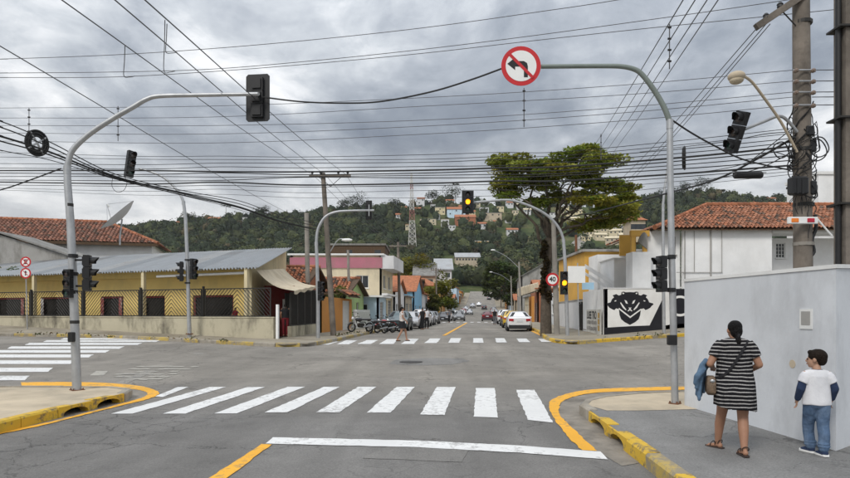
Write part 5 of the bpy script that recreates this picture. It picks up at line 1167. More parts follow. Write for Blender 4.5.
# ================================================================ TREES, HILLS, FAR HOUSES
leaf_mat('leaves', .55, .42); leaf_mat('far_leaves', .8, .15); mat('bark', (.10, .08, .06), .95, .35, 6, bump=.7, bscale=20, stain=(.05, .045, .035), stain_amt=.6, stain_scale=4)
def mesh_np(name, V, faces_quad, cols, m, parent=None, origin=(0, 0, 0), kind=None):
    """V (n,3), quads (k,4), one colour per quad"""
    off = np.array(ORG[parent.name]) if parent else np.array(origin); me = bpy.data.meshes.new(name); n, k = len(V), len(faces_quad)
    me.vertices.add(n); me.vertices.foreach_set('co', (V - off).astype(np.float32).ravel()); me.loops.add(k * 4); me.loops.foreach_set('vertex_index', faces_quad.astype(np.int32).ravel())
    me.polygons.add(k); me.polygons.foreach_set('loop_start', (np.arange(k) * 4).astype(np.int32)); me.update(calc_edges=True)
    a = me.color_attributes.new('col', 'FLOAT_COLOR', 'CORNER'); a.data.foreach_set('color', np.repeat(np.concatenate([cols, np.ones((k, 1))], 1), 4, axis=0).astype(np.float32).ravel())
    me.materials.append(MATS[m]); o = bpy.data.objects.new(name, me); COL.objects.link(o)
    if parent: o.parent = parent; ORG[o.name] = ORG[parent.name]
    else: o.location = origin; ORG[o.name] = Vector(origin)
    if kind: o['kind'] = kind
    return o
def leaf_cards(C, size, flat=.5, seed=0, asp=.55):
    """a leaf-shaped quad at every centre, random tilt; flat -> more horizontal"""
    g = np.random.default_rng(seed); n = len(C); nr = g.normal(size=(n, 3)); nr[:, 2] = np.abs(nr[:, 2]) + flat * 2; nr /= np.linalg.norm(nr, axis=1, keepdims=True)
    t = g.normal(size=(n, 3)); t -= nr * (t * nr).sum(1, keepdims=True); t /= np.linalg.norm(t, axis=1, keepdims=True); s = np.cross(nr, t)
    sz = (np.asarray(size) * g.uniform(.6, 1.35, n))[:, None]
    V = np.stack([C - t * sz, C + s * sz * asp - t * sz * .1, C + t * sz, C - s * sz * asp - t * sz * .1], 1).reshape(-1, 3)
    return V, np.arange(4 * n).reshape(-1, 4)
def crown(clumps, n, size, seed, base, spread=.5, flat=.6):
    """clumps: (centre, (rx, ry, rz)); leaves sit mostly in the outer shell of every clump, each clump with its own hue"""
    g = np.random.default_rng(seed); vol = np.array([r[0] * r[1] + .2 for c, r in clumps]); cnt = np.maximum(12, (n * vol / vol.sum()).astype(int)); Cs, cols = [], []
    for (c, r), k in zip(clumps, cnt):
        d = g.normal(size=(k, 3)); d /= np.linalg.norm(d, axis=1, keepdims=True); rad = g.uniform(.25, 1.0, (k, 1)) ** .45; rad *= g.uniform(.85, 1.12, (k, 1))
        p = d * rad * np.array(r); Cs.append(np.array(c) + p); hue = g.uniform(.72, 1.28); yl = g.uniform(.85, 1.3)
        q = np.array(base) * hue * np.array([yl, 1.0, .9]); jit = g.uniform(.6, 1.4, (k, 1)); w_ = g.random((k, 1)); cols.append(q * jit * (1 + w_ * np.array([.25, .1, -.1])))
    C = np.concatenate(Cs); V, Fq = leaf_cards(C, size, flat, seed + 1); return V, Fq, np.clip(np.concatenate(cols), .004, .5)
def limb(b, a, c, r0, r1, seed, n=6, wob=.12):
    rd = random.Random(seed); a, c = Vector(a), Vector(c); Ln = (c - a).length
    pts = [a.lerp(c, i / n) + Vector((rd.uniform(-1, 1), rd.uniform(-1, 1), rd.uniform(-.5, .5))) * Ln * wob * (0 if i in (0, n) else .5) + UP * Ln * .06 * math.sin(math.pi * i / n) for i in range(n + 1)]
    b.tube(smooth_path(pts, 2), list(np.linspace(r0, r1, 2 * n + 1)), 7); return pts
def big_tree():
    D = 36.5; base = P(546, 335, D); base.z = gz(base.x, base.y) + .12; t = thing('flat_topped_tree', base, 'large flat topped green tree with mossy trunk on the right corner', 'tree')
    b = MB(); fork = P(549, 238, D); pts = [base - UP * .3, base, P(546, 300, D), P(547, 270, D), fork]
    b.tube(smooth_path(pts, 4), list(np.linspace(.38, .22, 17)), 12); rd = random.Random(5)
    tips = [(505, 190, -1.0), (520, 172, .8), (545, 165, -.5), (565, 160, 1.2), (590, 158, 0), (605, 185, -1.4), (622, 205, .5), (585, 205, 1.8), (530, 200, -1.8), (560, 185, 2.2), (575, 180, -2.0), (610, 218, -.8)]
    for i, (u, v, dy) in enumerate(tips):
        s0 = fork if i % 3 else P(548, 250, D); tip = P(u, v, D + dy * 1.2); mids = limb(b, s0, tip, .11, .025, i); 
        for k in (3, 4, 5): limb(b, mids[k], mids[k] + Vector((rd.uniform(-1.3, 1.3), rd.uniform(-1.2, 1.2), rd.uniform(.1, .8))), .05, .012, i * 7 + k, 4)
    b.build('trunk', 'bark', t, smooth=True)
    # layered pads of foliage
    cl = []; rd = random.Random(9)
    def pad(u, v, ru, rv, dy, k):
        for _ in range(k):
            a = rd.uniform(0, 6.28); q = math.sqrt(rd.random()); c = P(u + ru * .8 * q * math.cos(a), v + rv * q * math.sin(a), D + dy + rd.uniform(-1, 1)); r = rd.uniform(.42, .80); cl.append((tuple(c), (r * 1.25, r * 1.25, r * rd.uniform(.28, .45))))
    for u, v, ru, rv, dy, k in ((512, 162, 17, 8, 0, 8), (530, 168, 20, 9, -1.5, 9), (556, 160, 22, 9, .5, 10), (588, 153, 22, 7, 0, 12), (600, 160, 18, 9, -1, 9), (570, 172, 28, 8, -2, 11), (540, 182, 24, 8, 1, 9), (515, 185, 17, 6, -.6, 7), (508, 176, 12, 8, 1.2, 6), (600, 185, 22, 9, -.8, 10), (618, 200, 17, 8, .3, 9), (626, 212, 13, 8, -.6, 8), (592, 205, 22, 9, -1.4, 9), (600, 222, 20, 6, .6, 7), (566, 196, 18, 6, 1.6, 6), (625, 190, 10, 6, 1, 4), (508, 195, 9, 4, 0, 4), (535, 200, 12, 4, -1.2, 4), (582, 226, 12, 4, 1.2, 4)): pad(u, v, ru, rv, dy, k)
    V, Fq, c = crown(cl, 33000, .115, 3, (.18, .225, .04), flat=.5); mesh_np('crown', V, Fq, c, 'leaves', t)
    # bromeliads and creepers on the trunk
    cl = [(tuple(P(545 + rd.uniform(-5, 4), v, D - .4)), (.2, .2, .36)) for v in (246, 254, 263, 272, 281, 289, 296)]; V, Fq, c = crown(cl, 700, .12, 8, (.035, .03, .014), flat=.1); mesh_np('creepers', V, Fq, c, 'leaves', t)
big_tree()
def small_tree(label, u, vb, D, w_, h, base, seed, n=2600, name='street_tree', lean=0, trunk=.35, size=.16, group=None, zb=None):
    p = P(u, vb, D); p.z = zb if zb is not None else gz(p.x, p.y); t = thing(name, p, label, 'tree', group); rd = random.Random(seed); b = MB(); top = p + UP * h * .75 + Vector((lean, 0, 0))
    b.tube(smooth_path([p - UP * .3, p, p + UP * h * .3, top], 3), list(np.linspace(.02 * h, .006 * h, 10)), 7)
    cl = []
    for i in range(16):
        a = rd.uniform(0, 6.28); q = math.sqrt(rd.random()); z = rd.uniform(trunk, .92); wr = (1 - abs(z - .6) * .9); c = p + Vector((lean * z + math.cos(a) * q * w_ / 2 * wr, math.sin(a) * q * w_ / 2 * wr, h * z)); r = w_ * rd.uniform(.16, .26); cl.append((tuple(c), (r, r, r * .75)))
        if i % 3 == 0: limb(b, p + UP * h * .3, c, .008 * h, .003 * h, seed + i, 4)
    b.build('trunk', 'bark', t, smooth=True); V, Fq, c = crown(cl, n, size, seed, base); mesh_np('crown', V, Fq, c, 'leaves', t); return t
small_tree('rounded yellowish green street tree on the left pavement', 441, 318, 112, 5.6, 7.6, (.15, .185, .03), 41, 4200, size=.26)
small_tree('smaller drooping street tree beside the rounded one', 432, 318, 104, 3.2, 4.6, (.08, .11, .03), 42, 1800, size=.22)
small_tree('dark leafy tree overhanging the right side of the street', 507, 314, 175, 10.5, 14.5, (.05, .075, .018), 43, 5200, size=.42, lean=-2)
small_tree('second dark tree behind the overhanging one on the right', 517, 312, 150, 6.5, 9.5, (.045, .07, .02), 44, 3000, size=.32)
small_tree('thin dark tree between the gray gable and dark leafy tree', 501, 313, 215, 7, 10, (.03, .045, .015), 45, 2400, size=.4)
small_tree('broad olive green treetop behind the sky blue house', 417, 290, 150, 10.5, 15.0, (.13, .145, .025), 46, 5200, trunk=.6, size=.3)
small_tree('dark bush behind the house roofs left of olive treetop', 392, 290, 125, 9, 8.6, (.03, .05, .015), 47, 2000, size=.3)
small_tree('small green plant in pot corner over the orange wall', 341, 292, 45.5, 1.4, 3.6, (.10, .14, .03), 48, 420, 'garden_shrub', size=.09, trunk=.7)
small_tree('leafy shrub at the left picture edge beside bar roof', -1, 300, 40, 2.0, 4.6, (.07, .10, .02), 49, 900, 'garden_shrub', size=.1, trunk=.5)
# ---- forest covering the hills
def vs_of(u, y):
    x = (u - U0) / F * y; return VH - (gz(x, y) - HC) / y * F
OPEN = [(440, 482, 256, 276, .02), (403, 500, 196, 239, .17), (500, 560, 203, 246, .10), (560, 640, 200, 258, .07), (560, 700, 225, 262, .3), (730, 860, 196, 212, .6), (155, 190, 220, 230, .4), (205, 250, 217, 227, .4)]
def forest():
    g = np.random.default_rng(77); T = []
    while len(T) < 7000:
        u = g.uniform(60, 900); y = 640 - 400 * g.random() ** 1.5; x = (u - U0) / F * y
        o = x - .097 * y
        if y < 320 and -28 < o < 26: continue
        v = vs_of(u, y); dens = 1.0
        for a, b_, c, d, k in OPEN:
            if a < u < b_ and c < v < d: dens = min(dens, k) if k < 1 else dens
        if g.random() > dens: continue
        T.append((x, y, gz(x, y), u))
    Cs, col, Vc, Fc, cc = [], [], [], [], []; nv = 0
    for i, (x, y, z, u) in enumerate(T):
        h = (g.uniform(4.5, 8.5) if g.random() < .85 else g.uniform(8, 11.5)); w_ = h * g.uniform(.8, 1.15); hue = g.uniform(.6, 1.3)
        base = np.array([.038, .055, .025]) * hue if g.random() < .55 else np.array([.078, .093, .034]) * hue
        if g.random() < .05: base = np.array([.12, .10, .05]) * hue
        k = 44; d = g.normal(size=(k, 3)); d /= np.linalg.norm(d, axis=1, keepdims=True); d[:, 2] = np.where(d[:, 2] < -.35, -d[:, 2], d[:, 2]); lob = 1 + .28 * np.sin(d[:, :1] * 5 + i) * np.cos(d[:, 1:2] * 4 + i * 2)
        Cs.append(np.array([x, y, z + h * .58]) + d * np.array([w_ * .52, w_ * .52, h * .42]) * g.uniform(.72, 1.08, (k, 1)) * lob); col.append(np.clip(base * g.uniform(.6, 1.5, (k, 1)), .004, .4))
        # dark inner mass so the crown is not see-through
        m = 6; lev = [(.05, .5), (.35, .95), (.68, .85), (.90, .35)]; ring = []
        for hz, rw in lev:
            for q in range(m): a = 2 * math.pi * q / m + i; rr = w_ * .46 * rw * g.uniform(.8, 1.15); ring.append((x + rr * math.cos(a), y + rr * math.sin(a), z + h * hz))
        Vc.append(np.array(ring)); f = [(nv + e * m + q, nv + e * m + (q + 1) % m, nv + (e + 1) * m + (q + 1) % m, nv + (e + 1) * m + q) for e in range(3) for q in range(m)]; Fc += f; cc += [base * .8] * len(f); nv += m * len(lev)
    C = np.concatenate(Cs); V, Fq = leaf_cards(C, np.full(len(C), .80), .35, 5, .75)
    V = np.concatenate([np.concatenate(Vc), V]); Fq = np.concatenate([np.array(Fc), Fq + nv]); col = np.concatenate([np.array(cc), np.concatenate(col)])
    o = mesh_np('forest', V, Fq, col, 'far_leaves', None, (0, 400, 20), 'stuff'); tag(o, 'dense green woodland covering the hills behind the town', 'woodland')
forest()
# skyline trees one can tell apart
def hill_tree(label, u, y, w_, h, base, seed, palm=False):
    p = P(u, 300, y); p.z = gz(p.x, p.y); t = thing('hill_tree', p, label, 'tree', 'trees on the skyline'); rd = random.Random(seed); b = MB(); b.tube([p - UP, p + UP * h * .9], [.3, .15], 6); b.build('trunk', 'bark', t)
    if palm: cl = [(tuple(p + UP * h + Vector((math.cos(a), math.sin(a), -.2)) * w_ * .3), (w_ * .25, w_ * .25, w_ * .12)) for a in np.linspace(0, 6, 7)]; n = 160
    else: cl = [(tuple(p + Vector((rd.uniform(-.35, .35) * w_, rd.uniform(-.35, .35) * w_, h * rd.uniform(.45, .92)))), (w_ * .24, w_ * .24, w_ * .2)) for _ in range(11)]; n = 900
    V, Fq, c = crown(cl, n, .62, seed, base); mesh_np('crown', V, Fq, c, 'far_leaves', t)
for i, (lb, u, y, w_, h, pm) in enumerate((('wide dark tree clump on the skyline left of the radio mast', 357, 600, 24, 18, 0), ('second dark skyline tree left of the radio mast', 345, 598, 15, 13, 0), ('large dark skyline tree left of the amber overhead signal', 452, 598, 22, 19, 0), ('round skyline tree between radio mast and large dark tree', 432, 600, 13, 14, 0),
        ('single palm on the skyline just left of overhead signal', 455.5, 612, 7, 21, 1), ('palm above the white houses on left skyline', 226, 600, 11, 16, 1), ('dark skyline tree right of the bar roof', 262, 602, 16, 13, 0), ('tallest dark tree of the right hand ridge', 702, 600, 26, 17, 0), ('pointed dark tree on the right hand ridge', 684, 602, 17, 15, 0), ('dark ridge tree behind the near right mast', 668, 602, 17, 11, 0), ('lone thin tree on right ridge', 724, 612, 6, 12, 0), ('dark skyline tree right of left white houses', 188, 600, 14, 11, 0), ('dark tree right of the radio mast', 395, 598, 14, 10, 0))):
    hill_tree(lb, u, y, w_, h, (.028, .042, .016), 300 + i, pm)

# ---- weeds and fallen leaves in the gutters
def weeds():
    g = np.random.default_rng(5); C, sz, col = [], [], []
    runs = [((60, 387.6), (124, 389.5), 14), ((592, 412), (648, 458), 16), ((0, 333.0), (250, 341.4), 22), ((575, 340), (680, 333.4), 8), ((20, 327), (260, 337.5), 50), ((0, 425), (120, 397), 20), ((330, 337), (362, 332), 10)]
    for (u0, v0), (u1, v1), n in runs:
        for _ in range(n):
            f = g.random(); p = G(u0 + (u1 - u0) * f, v0 + (v1 - v0) * f, .17 if v0 < 350 else .02); k = int(g.integers(3, 9)); big = p.y > 22
            for _ in range(k): C.append((p.x + g.normal() * (.12 if big else .03), p.y + g.normal() * (.12 if big else .03), p.z + abs(g.normal()) * (.06 if big else .015))); sz.append(.07 if big else .022); col.append(np.array([.08, .10, .03]) * g.uniform(.5, 1.4) if g.random() < .6 else np.array([.16, .11, .05]) * g.uniform(.5, 1.2))
    V, Fq = leaf_cards(np.array(C), np.array(sz), .1, 9, .4); tag(mesh_np('weeds', V, Fq, np.array(col), 'leaves', None, (0, 20, .5), 'stuff'), 'weeds and dead leaves along the kerbs', 'weeds')
weeds()
# ---- houses on the far hillsides: each with wall, roof and windows
def far_house(p, w_, d, h, rz, wm, rm, kind, label, group, nwin=3, cat='house'):
    t = thing('hillside_house', p, label, cat, group); c, s = math.cos(rz), math.sin(rz); X = lambda x, y, z: Vector(p) + Vector((x * c - y * s, x * s + y * c, z)); b = MB()
    v = [X(x, y, z) for z in (-3, h) for x, y in ((-w_ / 2, -d / 2), (w_ / 2, -d / 2), (w_ / 2, d / 2), (-w_ / 2, d / 2))]; b.add(v, [(0, 1, 5, 4), (1, 2, 6, 5), (2, 3, 7, 6), (3, 0, 4, 7), (4, 5, 6, 7)])
    if kind == 1: b.add([X(-w_ / 2, -d / 2, h), X(-w_ / 2, d / 2, h), X(-w_ / 2, 0, h + d * .22), X(w_ / 2, -d / 2, h), X(w_ / 2, d / 2, h), X(w_ / 2, 0, h + d * .22)], [(0, 1, 2), (3, 5, 4)])
    b.build('wall', wm, t); b = MB(); o = .5
    if kind == 1:
        for sg in (-1, 1): b.extrude([X(-w_ / 2 - o, sg * (d / 2 + o), h - .25), X(w_ / 2 + o, sg * (d / 2 + o), h - .25), X(w_ / 2 + o, 0, h + d * .22 + .02), X(-w_ / 2 - o, 0, h + d * .22 + .02)], (0, 0, .25))
    elif kind == 2: b.rings([[X(-w_ / 2 - o, -d / 2 - o, h), X(w_ / 2 + o, -d / 2 - o, h), X(w_ / 2 + o, d / 2 + o, h), X(-w_ / 2 - o, d / 2 + o, h)], [X(-w_ * .2, -.3, h + d * .24), X(w_ * .2, -.3, h + d * .24), X(w_ * .2, .3, h + d * .24), X(-w_ * .2, .3, h + d * .24)]])
    else: b.extrude([X(-w_ / 2 - .2, -d / 2 - .2, h + .01), X(w_ / 2 + .2, -d / 2 - .2, h + .01), X(w_ / 2 + .2, d / 2 + .2, h + .01), X(-w_ / 2 - .2, d / 2 + .2, h + .01)], (0, 0, .35))
    b.build('roof', rm, t)
    for i in range(nwin):
        x = -w_ / 2 + w_ * (i + .5) / nwin; b = MB(); z = h - 1.5 if i % 2 or h < 5 else h - 4.2
        b.add([X(x + a, -d / 2 - .03, z + q) for a, q in ((-.6, -.6), (.6, -.6), (.6, .6), (-.6, .6))] + [X(x + a, -d / 2 + .05, z + q) for a, q in ((-.6, -.6), (.6, -.6), (.6, .6), (-.6, .6))], [(0, 1, 2, 3), (0, 4, 5, 1), (1, 5, 6, 2), (2, 6, 7, 3), (3, 7, 4, 0)]); b.build('window', 'glass_dark', t)
    return t
FW = [('gray_white_wall', 'white'), ('cream_wall', 'cream'), ('gray_white_wall', 'pale gray'), ('pale_blue_wall', 'pale blue'), ('beige_wall', 'beige'), ('pale_yellow_wall', 'pale yellow'), ('brick_wall', 'red brick')]
FR = [('tile_plain', 'tiled'), ('old_fibre_roof', 'gray roofed'), ('cream_wall', 'pale roofed')]
SEEN = {}
def fh(u, v, wpx, hpx, wm, rm, kind, where, rz=0.0, y=None, d=None, cat='house'):
    p = G(u, v, 0, 120, 640) if y is None else P(u, v, y)
    p.z = gz(p.x, p.y) if p.y > 200 else p.z
    D = p.y; w_ = wpx / F * D; h = hpx / F * D; lb = f"{FW[wm][1]} {FR[rm][1]} house {where}"
    far_house(p, w_, d or max(6, w_ * .7), h, rz, FW[wm][0], FR[rm][0], kind, lb, 'houses on the far hillsides', 3 if wpx > 8 else 2)
for q in ((168, 226, 9, 5, 0, 1, 1, 'alone on left hill, larger one'), (180, 227, 6, 4, 1, 0, 1, 'right of the larger white one on left hill'), (215, 224, 11, 5, 0, 0, 1, 'under the palm on left hill'), (232, 221, 8, 4, 4, 0, 1, 'right of the palm on left hill'), (243, 222, 10, 4, 0, 1, 0, 'at right end of the left hill row'), (150, 228, 7, 4, 1, 0, 1, 'at left end of the left hill row'), (161, 231, 5, 3, 0, 2, 0, 'low on left hill beside the larger one'),
          (421, 206, 7, 7, 2, 0, 1, 'high on the ridge right of radio mast'), (440, 214, 10, 6, 5, 1, 0, 'below the large dark skyline tree'), (450, 206, 8, 5, 0, 0, 1, 'on ridge before the large dark skyline tree'), (456, 216, 18, 6, 3, 0, 1, 'wide, left of the overhead signal'), (428, 224, 16, 4, 1, 1, 0, 'long and low right of radio mast'), (445, 226, 8, 6, 0, 2, 0, 'under the wide pale blue one'),
          (465, 224, 20, 6, 6, 0, 1, 'with long terrace left below the overhead signal'), (492, 219, 18, 5, 4, 1, 0, 'long and blank right below overhead signal'), (484, 213, 9, 5, 0, 1, 0, 'right beside the overhead signal'), (476, 207, 8, 4, 1, 0, 1, 'on ridge right of the palm'), (510, 207, 6, 4, 0, 0, 1, 'on ridge under the mast arm, first'), (520, 209, 7, 4, 0, 2, 1, 'on ridge under the mast arm, second'), (530, 208, 6, 4, 2, 1, 0, 'on ridge under the mast arm, third'), (538, 211, 8, 4, 0, 0, 1, 'on ridge under the mast arm, fourth'), (500, 211, 7, 4, 5, 1, 0, 'on ridge right of overhead signal'), (527, 214, 7, 4, 0, 2, 1, 'below the ridge row under mast arm'), (515, 214, 6, 3, 1, 1, 0, 'below the ridge row, left end'),
          (512, 235, 11, 5, 0, 0, 1, 'alone on the grass slope, red roof'), (400, 219, 8, 4, 0, 0, 1, 'just left of the radio mast'), (410, 229, 9, 4, 1, 0, 0, 'at the foot of the radio mast'),
          (770, 203, 8, 4, 0, 0, 1, 'on right ridge above the tile roof'), (757, 206, 7, 3, 4, 0, 1, 'on right ridge, left of the white one'), (783, 205, 7, 3, 0, 2, 0, 'on right ridge, right of the white one'), (742, 207, 5, 3, 5, 0, 1, 'on right ridge, leftmost'),
          (433, 209, 5, 4, 0, 1, 0, 'small, on ridge left of the large dark tree'), (462, 211, 6, 4, 0, 0, 1, 'behind the wide pale blue one'), (418, 213, 6, 4, 1, 0, 1, 'small, below the ridge right of radio mast'), (437, 219, 6, 4, 2, 1, 0, 'between the pale yellow and long low ones'), (472, 216, 6, 4, 5, 0, 1, 'just below the overhead signal'), (452, 230, 7, 4, 0, 1, 0, 'at lower edge of the hill town'), (482, 228, 8, 4, 2, 0, 1, 'right of the brick terrace'), (497, 226, 7, 4, 1, 0, 1, 'below the long blank one'), (404, 212, 5, 4, 0, 0, 1, 'tiny, left of the radio mast top'), (508, 222, 6, 4, 0, 1, 0, 'on slope right of the long blank one'), (545, 214, 7, 4, 1, 2, 1, 'on ridge under the tree crown, left'), (553, 217, 7, 4, 0, 1, 0, 'on ridge under the tree crown, right')):
    if q[2]: fh(*q)
# rows of pale roofed houses in the valley right of the tree
rd = random.Random(15); k = 0
rows = [(575, 222, 8), (584, 226, 9), (594, 230, 10), (604, 233, 10), (615, 236, 12), (626, 241, 14), (580, 231, 9), (590, 236, 10), (600, 240, 12), (612, 244, 13), (586, 241, 9), (570, 216, 7), (566, 209, 6), (578, 214, 7), (590, 219, 7), (602, 225, 8), (560, 214, 6), (618, 229, 9)]
PLACE = ['above the road bend', 'left of centre', 'third from left', 'right of centre', 'rightmost but one', 'nearest the yellow building', 'left end', 'second from left', 'middle', 'right end', 'far left', 'by the trunk', 'highest of all', 'beside the highest', 'at centre', 'right side', 'leftmost of all', 'rightmost']
for i, (u, v, wp) in enumerate(rows): fh(u, v, wp, wp * .42, rd.choice([0, 1, 2, 5, 4]), rd.choice([2, 2, 1]), 1, 'in the valley, ' + (['topmost row', 'middle row', 'lowest row'][0 if v < 222 else 1 if v < 236 else 2]) + ', ' + PLACE[i], rd.uniform(-.4, .1))
fh(634, 231, 14, 9, 4, 0, 2, 'with turret roof just left of the white porch', 0, 150)
# larger buildings in the middle distance
def mid(u, v, wpx, hpx, y, d, wm, rm, kind, label, name='far_building', nwin=4, cat='building'):
    p = G(u, v, 0, 120, 640) if y is None else P(u, v, y); y = p.y; top = p.z + hpx / F * y; p.z = min(p.z, gz(p.x, p.y)); t = far_house(p, wpx / F * y, d, top - p.z, 0, wm, rm, kind, label, None, nwin, cat); t.name = name; ORG[t.name] = Vector(p); return t
mid(467, 264, 24, 6, None, 14, 'beige_wall', 'metal_roof', 1, 'long pale hall with gray metal roof at the end of the street', nwin=8)
mid(481, 246, 14, 4, None, 10, 'ochre_wall', 'white_trim', 0, 'small yellow kiosk building above the long hall')
mid(516, 244, 12, 4, None, 10, 'ochre_wall', 'metal_roof', 0, 'small yellow block right above the dark leafy tree')
mid(430, 254, 14, 5, None, 9, 'brick_wall', 'metal_roof', 1, 'shed with pale slanted roof below the woods')
mid(425, 290, 20, 13, 150, 14, 'beige_wall', 'old_fibre_roof', 1, 'beige warehouse gable behind the sky blue house', nwin=2)
mid(443, 285, 15, 14, 170, 14, 'gray_white_wall', 'metal_roof', 1, 'pale gray warehouse beside the beige gable', nwin=2)
mid(386, 290, 12, 20, 110, 8, 'brick_wall', 'tile_plain', 1, 'narrow house with red tile roof behind the dark pole', cat='house')
mid(360, 262, 54, 13, 130, 14, 'wood_dark', 'old_fibre_roof', 0, 'long dark flat roofed shed behind the pink band building')
mid(418, 291, 12, 9, 128, 8, 'dark_room', 'wood_dark', 0, 'dark water tank box on the roofs behind the blue house', nwin=1)
# road that climbs through the valley right of the tree, retaining walls
b = MB(); pts = [G(u, v, .4, 120) for u, v in ((560, 252), (575, 240), (585, 231), (578, 222), (570, 214))]; pts2 = [G(u, v, .4, 120) for u, v in ((572, 254), (590, 241), (592, 231), (583, 222), (573, 214))]
b.add(pts + pts2, [(i, i + 1, 5 + i + 1, 5 + i) for i in range(4)]); b.build('valley_road', 'pale_patch', None, None, False, 'structure')
# ---- lattice radio mast
mat('mast_white', (.62, .60, .56), .7, .1, 2); mat('mast_red', (.36, .16, .13), .7, .15, 2)
def radio_mast():
    bz = G(412.5, 252, 0, 120); y = bz.y; tz = P(411.5, 174, y); t = thing('radio_mast', bz, 'tall white and red lattice radio mast rising from the woods', 'radio mast'); h = tz.z - bz.z; w0, w1 = 6.2, 1.0; n = 15
    cor = lambda f: [bz.lerp(tz, f) + Vector((sx * (w0 + (w1 - w0) * f ** .8) / 2, sy * (w0 + (w1 - w0) * f ** .8) / 2, 0)) for sx, sy in ((-1, -1), (1, -1), (1, 1), (-1, 1))]
    for i in range(n):
        a, c = cor(i / n), cor((i + 1) / n); b = MB()
        for k in range(4): b.tube([a[k], c[k]], .2, 4); b.tube([a[k], c[(k + 1) % 4]], .11, 4); b.tube([a[(k + 1) % 4], c[k]], .11, 4); b.tube([c[k], c[(k + 1) % 4]], .11, 4)
        b.build('lattice_section', 'mast_red' if i in (6, 7, 12) else 'mast_white', t)
    b = MB(); b.tube([tz, tz + UP * 5], .08, 5); b.build('antenna', 'mast_white', t)
radio_mast()
def dish():
    D = 47; c = P(119, 216, D); t = thing('satellite_dish', P(118, 236, D), 'large mesh satellite dish on the tiled house roof', 'satellite dish'); nrm = Vector((-.62, -.35, .72)).normalized(); x = nrm.cross(UP).normalized(); y_ = nrm.cross(x).normalized(); b = MB(); Rr = 1.55; rs = []
    for q in (.02, .35, .68, 1.0): rs.append([c + nrm * (.42 * q * q - .25) + (x * math.cos(a) + y_ * math.sin(a)) * Rr * q for a in np.linspace(0, 2 * math.pi, 24, endpoint=False)])
    b.rings(rs, True, False); b.rings([[p - nrm * .03 for p in r] for r in rs], True, False); b.build('reflector', 'gray_white_wall', t, smooth=True)
    f = c + nrm * 1.15; b = MB(); b.tube([f, f - nrm * .25], .09, 8); fe = b.build('feed', 'white_trim', t)
    for a in (0.3, 2.4, 4.5): b = MB(); b.tube([c + nrm * .15 + (x * math.cos(a) + y_ * math.sin(a)) * Rr * .97, f], .02, 5); b.build('strut', 'galvanised', t)
    b = MB(); b.tube([c - nrm * .3, P(120, 236, D), P(120, 245, D)], .06, 8); b.build('mast', 'galvanised', t)
dish()
# ================================================================ OVERHEAD WIRES
def wire(pts, r, label, group, m='wire_black', name='overhead_wire', n=5, sm=6, cat='wire', ext=(0, 0)):
    pts = [Vector(p) for p in pts]
    if ext[0]: pts = [pts[0] + (pts[0] - pts[1]).normalized() * ext[0]] + pts
    if ext[1]: pts = pts + [pts[-1] + (pts[-1] - pts[-2]).normalized() * ext[1]]
    b = MB(); b.tube(smooth_path(pts, sm), r, n); o = b.build(name, m, None, pts[0]); tag(o, label, cat, group); return o
def span(u0, v0, d0, u1, v1, d1, sag, k=9):
    a, c = P(u0, v0, d0), P(u1, v1, d1); return [a.lerp(c, i / k) - UP * sag * 4 * (i / k) * (1 - i / k) for i in range(k + 1)]
def spanpx(pts, d0, d1):                                        # through picture points, depth running evenly from d0 to d1
    u0, u1 = pts[0][0], pts[-1][0]; return [P(u, v, 1 / (1 / d0 + (1 / d1 - 1 / d0) * (u - u0) / (u1 - u0))) for u, v in pts]
GA, GB, GC, GD, GE, GF = 'thin wires high across the junction', 'four line wires to the wooden pole', 'thick cable bundles across the junction', 'black cables falling from the left edge', 'wires along the street to the leaning pole', 'wires along the street on the right'
for i, p in enumerate(([(-60, 60), (0, 59), (110, 55), (212, 48.5), (320, 39), (425, 27.5), (530, 13), (640, -4), (900, -52)], [(-60, 74), (0, 73), (110, 72), (212, 69), (320, 60), (425, 49), (530, 36), (640, 21), (760, 4), (900, -18)], [(-60, 78), (0, 77.5), (110, 77), (212, 71.5), (320, 63), (425, 53), (530, 41), (640, 29), (760, 17), (900, 3)])):
    wire(spanpx(p, 17, 13), .008, ['topmost thin wire crossing the whole sky', 'second thin wire from the top across the sky', 'third thin wire from the top across the sky'][i], GA, 'wire_gray', ext=(22, 14))
for i, (vl, vm, vr) in enumerate(((108, 97.5, 70), (118, 106, 81), (125.5, 120, 92), (133, 126, 97), (141, 134, 105))):
    pr = {3: 1}.get(i); wire(spanpx([(-60, vl + 1), (0, vl), (210, vl - 2 + i), (425, vm), (620, (vm + vr) / 2 + 1.5), (793, vr)], 20, DP - .25), .007, ['highest', 'second', 'middle', 'fourth', 'lowest'][i] + ' of five even line wires ending at the wooden utility pole', GB, 'wire_gray', ext=(22, 0))
    wire([P(812, vr, DP - .2), P(850, vr - .5, DP - .3), P(930, vr - 2, DP - .5)], .009, ['highest', 'second', 'middle', 'fourth', 'lowest'][i] + ' short line wire right of the wooden utility pole', 'line wires leaving the wooden pole', 'wire_gray', ext=(0, 20))
